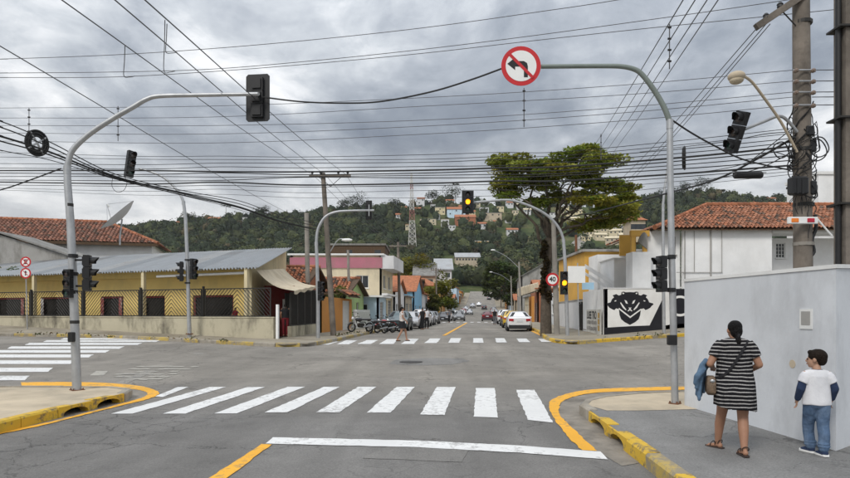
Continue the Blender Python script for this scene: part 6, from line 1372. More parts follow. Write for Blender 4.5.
# thick bundles
cb = [(152.5, 157, 151.5, 128, .010), (157, 160, 155, 133, .010), (163.5, 163, 158.5, 138, .012), (168, 167, 163, 142, .013), (170.5, 171, 167.5, 146, .030), (173, 173.5, 170, 150, .018), (176.5, 175.5, 173, 155, .014), (180, 178.5, 176, 160, .016), (182, 184, 180.5, 165, .028), (185, 187, 184, 168, .012), (188, 192, 189.5, 171, .008), (190, 198, 196, 174, .007)]
rdw = random.Random(6); W6 = lambda: rdw.uniform(-1.3, 1.3)
for i, (vl, v3, v4, vr, r) in enumerate(cb):
    q = ['first', 'second', 'third', 'fourth', 'fifth', 'sixth', 'seventh', 'eighth', 'ninth', 'tenth', 'eleventh', 'twelfth'][i]
    wire(spanpx([(-60, vl + .4), (0, vl), (140, (vl + v3) / 2 + .8 + W6()), (220, (vl * .4 + v3 * .6) + W6()), (300, v3 + W6()), (425, (v3 + v4) / 2 + 1.0 + W6()), (500, (v3 * .4 + v4 * .6) + W6()), (560, v4 + W6()), (690, (v4 * .45 + vr * .55) + 1), (795, vr)], 22, DP - .22), r * .72, f'{q} cable from the top in the dense band over the street', GC, ext=(22, 0))
rdw = random.Random(6)
for k in range(14):                                             # lashing clips and slack on the bundles
    pass
# black cables from the upper left
for i, (v0, v1, v2, v3, r) in enumerate(((121, 143, 174, 216, .014), (127, 148, 176, 219, .016), (136, 153, 177, 222, .026), (141, 156, 178.5, 223, .018), (150, 161, 179, 225, .010))):
    wire(spanpx([(-60, v0 - 16), (0, v0), (50, v1 - 1), (115, v2), (185, v2 + 17), (240, v3 - 15), (280, v3 - 1), (322, v3 + 8)], 13, 33.8), r, ['topmost', 'second', 'thickest', 'fourth', 'lowest'][i] + ' black cable slanting down from upper left to leaning pole', GD, ext=(14, 0))
wire(spanpx([(-60, 205), (0, 190), (30, 180), (61, 168.5)], 14, D1 + .05), .014, 'short black stay cable rising to the near left mast', None, ext=(12, 0))
# along the street, left: from behind the camera to the crossarm of the leaning pole
for i, (u0, v0, d0, u1, v1) in enumerate(((-10, 40, 9, 290, 214), (62, 0, 8, 313, 175), (115, 0, 7.6, 325, 174.5), (145, 0, 7.2, 346, 174.5))):
    e = P(u1, v1, 33.8 if i else 42); a = P(u0, v0, d0); d = a + (a - e) * .22; wire([d, a, a.lerp(e, .35) - UP * .10, a.lerp(e, .7) - UP * .08, e], .009, ['lowest', 'left', 'middle', 'right'][i] + ' of four thin wires running overhead down the left of the street', GE, 'wire_gray', ext=(14, 0))
    if i: wire([e, e.lerp(P(399, 246, 66), .5) - UP * .5, P(396 + 2 * i, 246, 66)], .010, ['', 'left', 'middle', 'right'][i] + ' wire from the leaning pole on to the dark wooden pole', 'wires beyond the leaning pole', 'wire_gray')
# right: four lines with spacers
for i, (u0, u1) in enumerate(((683, 594), (695, 602), (707, 610), (718, 618))):
    a = P(u0, 0, 9.0); e = P(u1, 146, 36); e2 = P(u1 - 20, 175, 60); wire([a + (a - e) * .2, a, a.lerp(e, .5) - UP * .06, e, e2], .009, ['leftmost', 'second', 'third', 'rightmost'][i] + ' of four thin parallel wires above the big tree', GF, 'wire_gray', ext=(14, 0))
for i, (u0, v0, u1, v1) in enumerate(((756, 29, 614, 186), (766, 24, 622, 186), (770, 24, 626, 186))):
    a, e = P(u0, v0, DP - .15), P(u1, v1, 34); wire([a, a.lerp(e, .5) - UP * .15, e], .010, ['left', 'middle', 'right'][i] + ' of three wires slanting from the crossarm behind the big tree', 'wires from the crossarm', 'wire_gray')
# slanting service cables at the wooden pole
for i, (pts, d1, r) in enumerate((([(795, 137), (755, 160), (715, 180), (672, 192), (630, 203), (585, 214), (552, 219)], 35, .026), ([(795, 150), (760, 168), (720, 178), (680, 186)], 24, .012), ([(672, 120), (690, 132), (715, 146), (745, 160), (790, 170)], DP - .3, .016), ([(795, 160), (770, 152), (740, 165), (700, 172), (650, 176)], 26, .010), ([(793, 128), (775, 142), (757, 156), (735, 171), (700, 184)], 20, .010), ([(793, 132), (765, 134), (730, 141), (690, 146), (640, 152)], 24, .010))):
    d0 = D2 if i == 2 else DP - .25; wire(spanpx(pts, d0, d1), r, ['thick black cable sagging from the wooden pole to the tree', 'thin black cable under the thick sagging one', 'black cable from right mast top to the wooden pole', 'wavy black drop cable left of the wooden pole', 'steep black drop cable left of the wooden pole', 'flat black drop cable left of the wooden pole'][i], None)
wire(spanpx([(263, 97), (300, 101.5), (340, 103), (380, 101.5), (430, 92), (470, 80), (503, 68)], D1 + .1, D2), .016, 'black cable strung between overhead signal and round sign', None)
# hanging hardware: spacer rods, splice closure, slack coils
def spacer(label, u, va, vb, D, r=.012):
    t = thing('wire_spacer', P(u, vb, D), label, 'wire spacer', 'vertical spacer rods on the wires'); b = MB(); b.tube([P(u, va, D), P(u, vb, D)], r, 6); b.build('rod', 'wire_gray', t)
    k = 4
    for i in range(k): q = P(u, va + (vb - va) * (i + .3) / k, D); b = MB(); b.tube([q - Vector((.035, 0, 0)), q + Vector((.035, 0, 0))], .022, 6); b.build('insulator', 'dark_plastic', t)
spacer('spacer rod hanging below the round sign', 524, 88, 127, 16); spacer('spacer rod beside the near left mast arm', 118, 106, 141, 19.5); spacer('spacer rod at the far left of the wires', 29, 108, 136, 20); spacer('spacer rod high between right hand street wires', 669.5, 24, 69, 13); spacer('spacer rod above the big tree', 601, 134, 160, 30, .02)
for i, (u, va, vb) in enumerate(((125, 46, 76), (165, 20, 71), (167, 24, 52))):
    wire([P(u, va, 12), P(u - .5, (va + vb) / 2, 13), P(u - 1, vb, 14.5), P(u + 5, vb + 1, 15), P(u + 10, vb, 15)], .009, ['left', 'middle', 'right'][i] + ' short jumper wire linking crossing lines at upper left', 'jumper wires', 'wire_gray')
def coil(label, u, v, D, rx, rz, rot):
    c = P(u, v, D); t = thing('cable_coil', c, label, 'cable coil'); ax = Vector((math.cos(rot), math.sin(rot), 0))
    for k in range(5):
        rr = 1 - k * .11; b = MB(); b.tube([c + (ax * math.cos(a) * rx + UP * math.sin(a) * rz) * rr + Vector((-ax.y, ax.x, 0)) * .02 * (k % 2) for a in np.linspace(0, 2 * math.pi, 29)], .028, 5); b.build('loop', 'wire_black', t)
    b = MB()
    for a in (R(35), R(125)): e = (ax * math.cos(a) * rx + UP * math.sin(a) * rz); b.tube([c - e, c + e], .028, 5)
    b.build('cross_holder', 'galvanised', t)
coil('round black cable coil with cross holder at upper left', 37, 143, 16.5, .27, .33, R(50)); coil('round black cable coil seen edge on right of near mast', 684.5, 158, 14, .2, .24, R(66))
t = thing('splice_closure', P(748, 174, 14.5), 'black cylindrical cable splice hanging left of the wooden pole', 'splice closure'); b = MB(); q = P(748, 175, 14.5); b.tube([q - Vector((.33, 0, 0)), q - Vector((.30, 0, 0)), q + Vector((.30, 0, 0)), q + Vector((.33, 0, 0))], [.06, .085, .085, .06], 10); b.build('body', 'dark_plastic', t, smooth=True)
b = MB(); b.tube([q - Vector((.42, 0, -.06)), q + Vector((.42, 0, .06))], .015, 6); b.build('strand_clamp', 'galvanised', t)
wire([P(113, 176, 22), P(112, 186, 22), P(117, 192, 22), P(124, 190, 22), P(127, 182, 22), P(124, 176, 22)], .010, 'thin loop of slack wire under the left signal', None, 'wire_gray')
# ================================================================ VEHICLES
mat('tyre', (.018, .018, .018), .9, .2, 9); mat('rim', (.42, .43, .44), .35, .1, 9, metal=.7); mat('car_glass', (.012, .015, .018), .12, .05, 3, spec=.22); mat('tail_red', (.42, .01, .015), .2, .05, 9); mat('head_lamp', (.7, .72, .75), .1, .05, 9, spec=.8); mat('plate', (.6, .62, .64), .5, .05, 9); mat('bumper_black', (.025, .025, .027), .6, .1, 9)
PAINT = dict(white=(.76, .76, .76), silver=(.42, .43, .45), dark=(.03, .03, .035), gray=(.16, .165, .17), teal=(.06, .10, .11), yellow=(.62, .40, .02), red=(.35, .02, .02), wine=(.12, .02, .03), blue=(.04, .07, .16))
for k_, c_ in PAINT.items(): mat('paint_' + k_, c_, .3, .04, 2, metal=.0 if k_ in ('white', 'yellow', 'red') else .35, coat=.6, stain=tuple(x * .7 + .03 for x in c_), stain_amt=.25)
# station: y (front negative), half width low, half width belt, z bottom, z belt, half width top, z top
CAR = dict(
    sedan=dict(L=4.45, st=[(-2.22, .62, .60, .34, .62, .56, .64), (-2.05, .80, .76, .24, .72, .68, .76), (-1.5, .87, .84, .22, .86, .76, .90), (-.98, .88, .86, .22, .94, .76, .98), (-.30, .88, .86, .22, .95, .60, 1.38), (.25, .88, .86, .22, .96, .61, 1.45), (.95, .88, .86, .22, .98, .58, 1.38), (1.58, .88, .85, .24, 1.0, .70, 1.06), (2.05, .85, .80, .30, .98, .70, 1.03), (2.22, .70, .66, .40, .90, .60, .94)], cab=(3, 7)),
    hatch=dict(L=3.95, st=[(-1.97, .60, .58, .34, .64, .54, .66), (-1.82, .78, .74, .24, .76, .66, .80), (-1.35, .83, .81, .22, .90, .74, .95), (-.92, .84, .82, .22, .97, .74, 1.02), (-.28, .84, .82, .22, .98, .58, 1.43), (.25, .84, .82, .22, .99, .60, 1.50), (1.15, .84, .82, .22, 1.0, .58, 1.44), (1.72, .83, .79, .26, 1.0, .60, 1.12), (1.95, .72, .68, .36, .92, .58, .96)], cab=(3, 7)),
    suv=dict(L=4.3, st=[(-2.15, .66, .64, .40, .74, .58, .78), (-1.98, .84, .80, .32, .90, .72, .95), (-1.45, .90, .87, .30, 1.04, .80, 1.09), (-1.0, .90, .88, .30, 1.08, .80, 1.13), (-.42, .90, .88, .30, 1.09, .64, 1.60), (.2, .90, .88, .30, 1.1, .66, 1.67), (1.45, .90, .88, .30, 1.1, .64, 1.62), (2.0, .88, .84, .34, 1.08, .68, 1.20), (2.13, .80, .76, .42, 1.0, .66, 1.04)], cab=(3, 7)))
def make_car(kind, paint):
    cfg = CAR[kind]; t = thing('parked_car', (0, 0, 0), 'x', 'car'); st = cfg['st']; b = MB(); secs = []
    for y, hl, hb, zb, zl, ht, zt_ in st:
        half = [(hl * .9, zb), (hl, zb + .12), (hl * 1.005, (zb + zl) / 2 + .05), (hb, zl), (ht + (hb - ht) * .25, zl + (zt_ - zl) * .75), (ht * .88, zt_ - .01), (ht * .4, zt_ + .015)]
        secs.append([Vector((x, y, z)) for x, z in half] + [Vector((-x, y, z)) for x, z in reversed(half)])
    # finer stations for a rounder body
    fine = []
    for i in range(len(secs) - 1):
        for k in range(3):
            tt = k / 3; fine.append([secs[max(i - 1, 0)][j] * 0 + secs[i][j].lerp(secs[i + 1][j], tt) for j in range(14)])
    fine.append(secs[-1]); b.rings(fine, True, True); body = b.build('body', 'paint_' + paint, t, smooth=True)
    # glass: panes a few mm proud of the cabin sides, wind and rear screens
    c0, c1 = cfg['cab']
    def pane(nm, q, e=.012):
        q = [Vector(p) for p in q]; n = (q[1] - q[0]).cross(q[3] - q[0]).normalized(); c = sum(q, Vector()) / 4
        if n.dot(c - Vector((0, c.y * .5, .7))) < 0: n = -n
        bb = MB(); bb.extrude([p + (c - p) * .07 + n * e for p in q], -n * e * .8); bb.build(nm, 'car_glass', body)
    for sx in (0, 1):
        def pt(i, j): return secs[i][j if sx == 0 else 13 - j]
        for i in range(c0 + 1, c1 - 1):
            pane('side_window', [pt(i, 3), pt(i + 1, 3), pt(i + 1, 4).lerp(pt(i + 1, 5), .4), pt(i, 4).lerp(pt(i, 5), .4)])
    pane('windscreen', [secs[c0][4].lerp(secs[c0 + 1][4], .06), secs[c0][9].lerp(secs[c0 + 1][9], .06), secs[c0 + 1][8], secs[c0 + 1][5]], .02)
    pane('rear_window', [secs[c1][4].lerp(secs[c1 - 1][4], .08), secs[c1][9].lerp(secs[c1 - 1][9], .08), secs[c1 - 1][8], secs[c1 - 1][5]], .02)
    hl = st[4][1]; Lf, Lr = st[1][0], st[-2][0]; zb = st[4][3]
    for y in (Lf + .72, Lr - .72):
        for sx in (-1, 1):
            b = MB(); c = Vector((sx * (hl - .06), y, .31)); b.tube([c - Vector((.1, 0, 0)), c - Vector((.085, 0, 0)), c + Vector((.085, 0, 0)), c + Vector((.1, 0, 0))], [.27, .31, .31, .27], 18); w_ = b.build('wheel', 'tyre', t, smooth=True)
            b = MB(); b.disc(c + Vector((sx * .098, 0, 0)), (1, 0, 0), .19, .02, 16); b.build('rim', 'rim', w_)
            b = MB(); b.disc(c + Vector((sx * .045, 0, .02)), (1, 0, 0), .37, .05, 18); b.build('wheel_arch', 'bumper_black', t)
    zr = st[-2][4]; zf = st[1][4]
    for sx in (-1, 1):
        b = MB(); b.obox((sx * st[-1][2] * .93, st[-1][0] - .05, zr - .14), (.16, -.05 * sx, 0), (0, .075, 0), (0, 0, .085)); b.build('tail_light', 'tail_red', t)
        b = MB(); b.obox((sx * st[0][2] * 1.0, st[0][0] + .09, zf - .11), (.16, .06 * sx, 0), (0, .075, 0), (0, 0, .065)); b.build('headlight', 'head_lamp', t)
        b = MB(); b.ball((sx * (st[3][2] + .10), st[3][0] + .28, st[3][4] + .06), (.10, .05, .07), 8, 6); b.build('mirror', 'paint_' + paint, t, smooth=True)
    b = MB(); b.obox((0, st[-1][0] - .03, zb + .12), (.78, 0, 0), (0, .09, 0), (0, 0, .13)); b.build('rear_bumper', 'bumper_black', t)
    b = MB(); b.obox((0, st[0][0] + .06, zb + .12), (.62, 0, 0), (0, .07, 0), (0, 0, .10)); b.build('grille', 'bumper_black', t)
    b = MB(); b.obox((0, st[-1][0] + .01, zr - .24), (.20, 0, 0), (0, .012, 0), (0, 0, .065)); b.build('plate', 'plate', t)
    b = MB(); b.obox((0, st[0][0] - .02, zb + .2), (.20, 0, 0), (0, .012, 0), (0, 0, .06)); b.build('plate', 'plate', t)
    b = MB(); b.box((0, 0, zb + .06), (hl * 1.5, cfg['L'] * .86, .2)); b.build('underbody', 'bumper_black', t)
    return t
protos = {}; KM = None
def car(kind, paint, loc, rz, label, group=None, name=None):
    key = (kind, paint)
    if key not in protos: protos[key] = make_car(kind, paint); o = protos[key]
    else: o = copy_tree(protos[key])
    o.location = loc; o.rotation_euler = (0, 0, rz); o['label'] = label
    if group: o['group'] = group
    if name: o.name = name
    # nose up the street when the road climbs
    return o
YAW = -math.atan(.097)                                           # a car that drives away up the street: nose towards +y
AWAY, TOW = YAW + math.pi, YAW                                   # model nose points to -y
GL, GR, GM = 'cars parked along the left kerb', 'cars parked along the right kerb', 'cars driving in the street'
def on(o, y): p = S(o, y, .004); return p
car('sedan', 'white', on(2.42, 47.5), AWAY, 'white sedan parked by the right kerb, rear towards us', GR)
car('hatch', 'yellow', on(2.30, 56.5), AWAY, 'yellow hatchback parked in front of the white sedan', GR)
car('hatch', 'gray', on(2.3, 65), AWAY, 'gray hatchback third in line on the right kerb', GR)
car('suv', 'white', on(2.2, 74), AWAY, 'white tall car fourth in line on the right kerb', GR)
car('hatch', 'dark', on(2.2, 81), AWAY, 'black hatchback fifth in line on the right kerb', GR)
car('hatch', 'teal', on(-6.62, 48.2), TOW, 'dark teal hatchback facing us behind the motorcycles on left kerb', GL)
car('sedan', 'silver', on(-6.4, 54.4), TOW, 'silver sedan second in the left kerb line', GL)
car('suv', 'white', on(-6.35, 61.5), TOW, 'white tall car third in the left kerb line', GL)
car('hatch', 'silver', on(-6.4, 68), TOW, 'silver hatchback fourth in the left kerb line', GL)
car('hatch', 'gray', on(-6.4, 75), TOW, 'gray hatchback fifth in the left kerb line', GL)
car('sedan', 'dark', on(-6.4, 95), TOW, 'black sedan far along the left kerb', GL)
car('hatch', 'white', on(-6.4, 103), TOW, 'white hatchback far along the left kerb', GL)
car('suv', 'white', on(-6.4, 128), TOW, 'white tall car up the slope on the left kerb', GL)
car('hatch', 'silver', on(-6.4, 140), TOW, 'silver hatchback up the slope on the left kerb', GL)
for q in ((0.2, 97, 'hatch', 'wine', AWAY, 'dark wine red car driving away in right lane'), (-4.2, 99, 'hatch', 'gray', TOW, 'gray hatchback coming towards us in left lane'), (2.3, 128, 'hatch', 'dark', AWAY, 'black car parked far up on the right'), (-2.6, 225, 'hatch', 'white', TOW, 'white car coming down the slope far away'), (-4.6, 215, 'suv', 'silver', TOW, 'silver van like car coming down the slope far away'), (1.2, 262, 'hatch', 'silver', AWAY, 'farthest silver car near the top of the street')):
    car(q[2], q[3], on(q[0], q[1]), q[4], q[5], GM if 'driving' in q[5] or 'coming' in q[5] or 'farthest' in q[5] else GR, 'moving_car' if GM else None)
for i, (o_, y_, k_, p_, w_) in enumerate(((-6.3, 152, 'hatch', 'dark', 'black hatchback on left of the rise'), (-6.3, 163, 'sedan', 'white', 'white sedan on left of the rise'), (-6.3, 176, 'hatch', 'red', 'red hatchback on left of the rise'), (2.2, 158, 'suv', 'silver', 'silver tall car on right of the rise'), (2.2, 172, 'hatch', 'white', 'white hatchback on right of the rise'), (2.2, 190, 'sedan', 'gray', 'gray sedan on right of the rise'), (-6.3, 195, 'hatch', 'silver', 'silver hatchback higher up on left of the rise'), (-.6, 205, 'hatch', 'dark', 'black hatchback climbing the middle of the rise'), (-6.3, 112, 'suv', 'gray', 'gray tall car before the rise on left kerb'), (2.2, 104, 'sedan', 'silver', 'silver sedan before the rise on right kerb'), (-4.4, 168, 'hatch', 'silver', 'small silver hatchback coming down the rise'))):
    car(k_, p_, on(o_, y_), TOW if o_ < -3 else AWAY, w_, GL if o_ < -5 else GR if o_ > 1 else GM)
# ---- motorcycles
def motorcycle(loc, rz, paint, label):
    t = thing('motorcycle', (0, 0, 0), label, 'motorcycle', 'motorcycles parked at the left kerb'); tor = lambda c, R_, r_: [Vector(c) + Vector((0, math.cos(a) * R_, math.sin(a) * R_)) for a in np.linspace(0, 2 * math.pi, 25)]
    for y in (-.66, .64):
        b = MB(); b.tube(tor((0, y, .30), .255, .05), .048, 8, False); w_ = b.build('wheel', 'tyre', t, smooth=True); b = MB()
        for k in range(6): a = math.pi * k / 6; d = Vector((0, math.cos(a), math.sin(a))) * .22; b.tube([Vector((0, y, .30)) - d, Vector((0, y, .30)) + d], .009, 4)
        b.tube([(-.05, y, .30), (.05, y, .30)], .05, 8); b.build('spokes', 'rim', w_)
    b = MB(); b.tube([(0, -.42, .86), (0, -.05, .62), (0, .30, .62), (0, .45, .40)], .03, 6); b.tube([(0, -.40, .80), (0, -.20, .34), (0, .30, .34), (0, .64, .30)], .025, 6); b.build('frame', 'dark_iron', t)
    for sx in (-1, 1): b = MB(); b.tube([(sx * .075, -.66, .30), (sx * .075, -.46, .92)], .022, 6); b.build('fork', 'rim', t)
    b = MB(); b.box((0, .02, .42), (.24, .34, .26)); b.build('engine', 'dark_iron', t)
    b = MB(); b.ball((0, -.16, .78), (.135, .27, .13), 10, 8); b.build('tank', 'paint_' + paint, t, smooth=True)
    b = MB(); b.rings([[Vector((x * s_, y, z)) for x, z in ((-.12, .74), (.12, .74), (.11, .82), (-.11, .82))] for y, s_, dz in ((.06, .8, 0), (.3, 1.1, 0), (.72, .8, .05))]); b.build('seat', 'dark_plastic', t)
    b = MB(); b.tube(smooth_path([(-.36, -.34, 1.02), (-.2, -.44, 1.0), (0, -.46, .94), (.2, -.44, 1.0), (.36, -.34, 1.02)], 3), .016, 6); b.build('handlebar', 'dark_iron', t)
    for sx in (-1, 1): b = MB(); b.tube([(sx * .22, -.44, 1.0), (sx * .28, -.46, 1.17)], .008, 5); b.ball((sx * .29, -.46, 1.2), (.06, .015, .045), 8, 6); b.build('mirror', 'dark_plastic', t)
    b = MB(); b.ball((0, -.62, .86), (.09, .08, .09), 10, 8); b.build('headlight', 'head_lamp', t, smooth=True)
    b = MB(); b.tube(smooth_path([(0, -.95, .44), (0, -.80, .60), (0, -.66, .645), (0, -.48, .60)], 3), .055, 6, flat=.3); b.build('front_mudguard', 'paint_' + paint, t)
    b = MB(); b.tube([(.12, .1, .32), (.13, .75, .42)], .05, 8); b.build('exhaust', 'rim', t, smooth=True)
    b = MB(); b.tube(smooth_path([(0, .5, .70), (0, .78, .68), (0, .93, .52)], 3), .07, 6, flat=.4); b.build('tail', 'paint_' + paint, t)
    t.location = loc; t.rotation_euler = (0, R(6), rz); return t
motorcycle(S(-7.9, 39.6, .16), R(-52), 'dark', 'black motorcycle at the left end of the row by orange wall')
motorcycle(on(-7.1, 41.0), R(-44), 'dark', 'black motorcycle in the middle of the parked row')
motorcycle(on(-6.8, 42.4), R(-48), 'red', 'motorcycle with red tank at the right of the parked row')
motorcycle(on(-6.5, 44.0), R(-40), 'gray', 'gray motorcycle behind the red tanked one')
# ================================================================ PEOPLE
mat('skin_tan', (.33, .175, .11), .55, .08, 8, spec=.35); mat('skin_light', (.42, .25, .17), .55, .08, 8, spec=.35); mat('hair_black', (.007, .006, .006), .55, .3, 40, bump=.9, bscale=60, spec=.12); mat('hair_brown', (.014, .009, .006), .6, .3, 40, bump=.9, bscale=60, spec=.12)
mat('denim', (.075, .125, .21), .9, .3, 9, bump=1.0, bscale=13, stain=(.22, .30, .42), stain_amt=.5, stain_scale=5); mat('denim_pale', (.085, .145, .22), .9, .3, 9, bump=1.0, bscale=14, stain=(.07, .12, .22), stain_amt=.6, stain_scale=7); mat('navy_cloth', (.018, .032, .075), .9, .15, 8, bump=.8, bscale=14); mat('white_cloth', (.66, .66, .68), .9, .06, 8, bump=.55, bscale=8, stain=(.52, .53, .57), stain_amt=.5, stain_scale=6)
mat('black_cloth', (.012, .012, .014), .9, .2, 8); mat('red_cloth', (.16, .012, .018), .9, .15, 8); mat('bag_leather', (.16, .11, .07), .6, .25, 14, bump=.3, bscale=60, stain=(.05, .035, .025), stain_amt=.8, stain_scale=12); mat('sandal', (.03, .018, .012), .7, .2, 10); mat('sole', (.05, .035, .03), .9, .1, 10); mat('eye', (.02, .015, .01), .2, .1, 10); mat('print_cloth', (.62, .58, .55), .9, .3, 30, stain=(.2, .15, .14), stain_amt=.9, stain_scale=22); mat('lip', (.25, .08, .07), .5, .1, 10); mat('gray_cloth', (.12, .12, .13), .9, .2, 9)
def stripes():
    m = bpy.data.materials.new('striped_jersey'); m.use_nodes = True; t = m.node_tree; b = t.nodes['Principled BSDF']; b.inputs['Roughness'].default_value = .9; b.inputs['Specular IOR Level'].default_value = .15
    tc = N(t, 'ShaderNodeTexCoord'); sp = N(t, 'ShaderNodeSeparateXYZ'); L(t, tc.outputs['Object'], sp.inputs[0]); nz = N(t, 'ShaderNodeTexNoise'); nz.inputs['Scale'].default_value = 3.2; nz.inputs['Detail'].default_value = 2; L(t, tc.outputs['Object'], nz.inputs['Vector'])
    def M(op, a, bb):
        q = N(t, 'ShaderNodeMath', operation=op)
        for i, x in enumerate((a, bb)):
            if isinstance(x, (int, float)): q.inputs[i].default_value = x
            else: L(t, x, q.inputs[i])
        return q.outputs[0]
    z = M('ADD', sp.outputs[2], M('MULTIPLY', nz.outputs['Fac'], .055)); fr = M('FRACT', M('DIVIDE', z, .044), 0)
    r = N(t, 'ShaderNodeValToRGB'); L(t, fr, r.inputs[0]); e = r.color_ramp.elements; e[0].position = .0; e[0].color = (.010, .010, .012, 1); e[1].position = .70; e[1].color = (.36, .35, .34, 1)
    k = e.new(.62); k.color = (.010, .010, .012, 1); k = e.new(.92); k.color = (.36, .35, .34, 1); k = e.new(.99); k.color = (.010, .010, .012, 1)
    L(t, r.outputs[0], b.inputs['Base Color'])
    mp = N(t, 'ShaderNodeMapping'); mp.inputs['Scale'].default_value = (9, 9, 2.6); L(t, tc.outputs['Object'], mp.inputs[0]); n3 = N(t, 'ShaderNodeTexNoise'); n3.inputs['Scale'].default_value = 1.3; n3.inputs['Detail'].default_value = 3; n3.inputs['Distortion'].default_value = .8; L(t, mp.outputs[0], n3.inputs['Vector'])
    bp = N(t, 'ShaderNodeBump'); bp.inputs['Strength'].default_value = 1.0; bp.inputs['Distance'].default_value = .05; L(t, n3.outputs['Fac'], bp.inputs['Height']); L(t, bp.outputs[0], b.inputs['Normal']); MATS['striped_jersey'] = m
stripes()
def melt(b, name, m, parent, vox=.008, it=5, fac=.5):
    """overlapping shapes fused into one continuous skin"""
    o = b.build(name, m, parent); r = o.modifiers.new('r', 'REMESH'); r.mode = 'VOXEL'; r.voxel_size = vox; s = o.modifiers.new('s', 'SMOOTH'); s.iterations = it; s.factor = fac
    bpy.context.view_layer.update(); ev = o.evaluated_get(bpy.context.evaluated_depsgraph_get()); me = bpy.data.meshes.new_from_object(ev); o.modifiers.clear(); old = o.data; o.data = me; bpy.data.meshes.remove(old); me.name = name
    me.polygons.foreach_set('use_smooth', [True] * len(me.polygons)); me.materials.clear(); me.materials.append(MATS[m]); return o
def chain(b, pts, rad, n=12):
    pts = [Vector(p) for p in pts]
    for i in range(len(pts) - 1): b.tube([pts[i], pts[i].lerp(pts[i + 1], .5), pts[i + 1]], [rad[i], (rad[i] + rad[i + 1]) / 2, rad[i + 1]], n)
    for p, r in zip(pts, rad): b.ball(p, r, 12, 8)
def hand(b, wr, d, up, side, s=1.0, curl=.5):
    """palm, four unequal curled fingers and a thumb leaving the side of the palm"""
    wr, d, up = Vector(wr), Vector(d).normalized(), Vector(up).normalized(); lat = d.cross(up).normalized() * side; up = lat.cross(d).normalized() * side
    pc = wr + d * .045 * s
    for k in (-1.5, -.5, .5, 1.5): b.tube([wr + lat * k * .010 * s, pc + lat * k * .019 * s + d * .04 * s], [.014 * s, .0115 * s], 8)
    for k, ln in ((-1.5, .062), (-.5, .078), (.5, .084), (1.5, .074)):
        p0 = pc + lat * k * .020 * s + d * .038 * s; p1 = p0 + (d - up * curl * .4).normalized() * ln * .45 * s; p2 = p1 + (d - up * curl * 1.2).normalized() * ln * .32 * s; p3 = p2 + (d * .7 - up * curl * 2).normalized() * ln * .25 * s; chain(b, [p0, p1, p2, p3], [.0095 * s, .0088 * s, .008 * s, .0068 * s], 8)
    q0 = wr + lat * .022 * s + d * .02 * s; q1 = q0 + (lat * .8 + d * .8 - up * .3).normalized() * .035 * s; q2 = q1 + (lat * .25 + d * 1 - up * .4).normalized() * .032 * s; chain(b, [q0, q1, q2], [.013 * s, .0105 * s, .0085 * s], 8)
def head_shape(b, c, yaw, s, face=True):
    """skull, jaw, nose, ears, brow; yaw turns the face left (+)"""
    Rm = Matrix.Rotation(yaw, 3, 'Z'); c = Vector(c); X = lambda x, y, z: c + Rm @ (Vector((x, y, z)) * s)
    b.ball(X(0, -.012, .022), (.074 * s, .092 * s, .088 * s), 16, 12, rot=Rm); b.ball(X(0, .028, -.03), (.058 * s, .062 * s, .075 * s), 14, 10, rot=Rm); b.ball(X(0, .055, -.078), (.030 * s, .026 * s, .022 * s), 10, 8, rot=Rm)
    b.tube([X(0, .082, .012), X(0, .098, -.022), X(0, .092, -.034)], [.008 * s, .0125 * s, .010 * s], 8); b.ball(X(0, .080, -.055), (.024 * s, .012 * s, .010 * s), 8, 6, rot=Rm)
    for sx in (-1, 1): b.ball(X(sx * .075, .0, -.008), (.010 * s, .020 * s, .030 * s), 8, 6, rot=Rm)
    return X
def eyes(X, s, parent):
    for sx in (-1, 1): b = MB(); b.ball(X(sx * .030, .078, .0), .010 * s, 8, 6); b.build('eye', 'eye', parent)
    b = MB(); b.tube([X(-.02, .089, -.056), X(0, .093, -.055), X(.02, .089, -.056)], .005 * s, 6); b.build('mouth', 'lip', parent)
def place(t, p, heading, s): t.location = p; t.rotation_euler = (0, 0, heading); t.scale = (s, s, s); return t
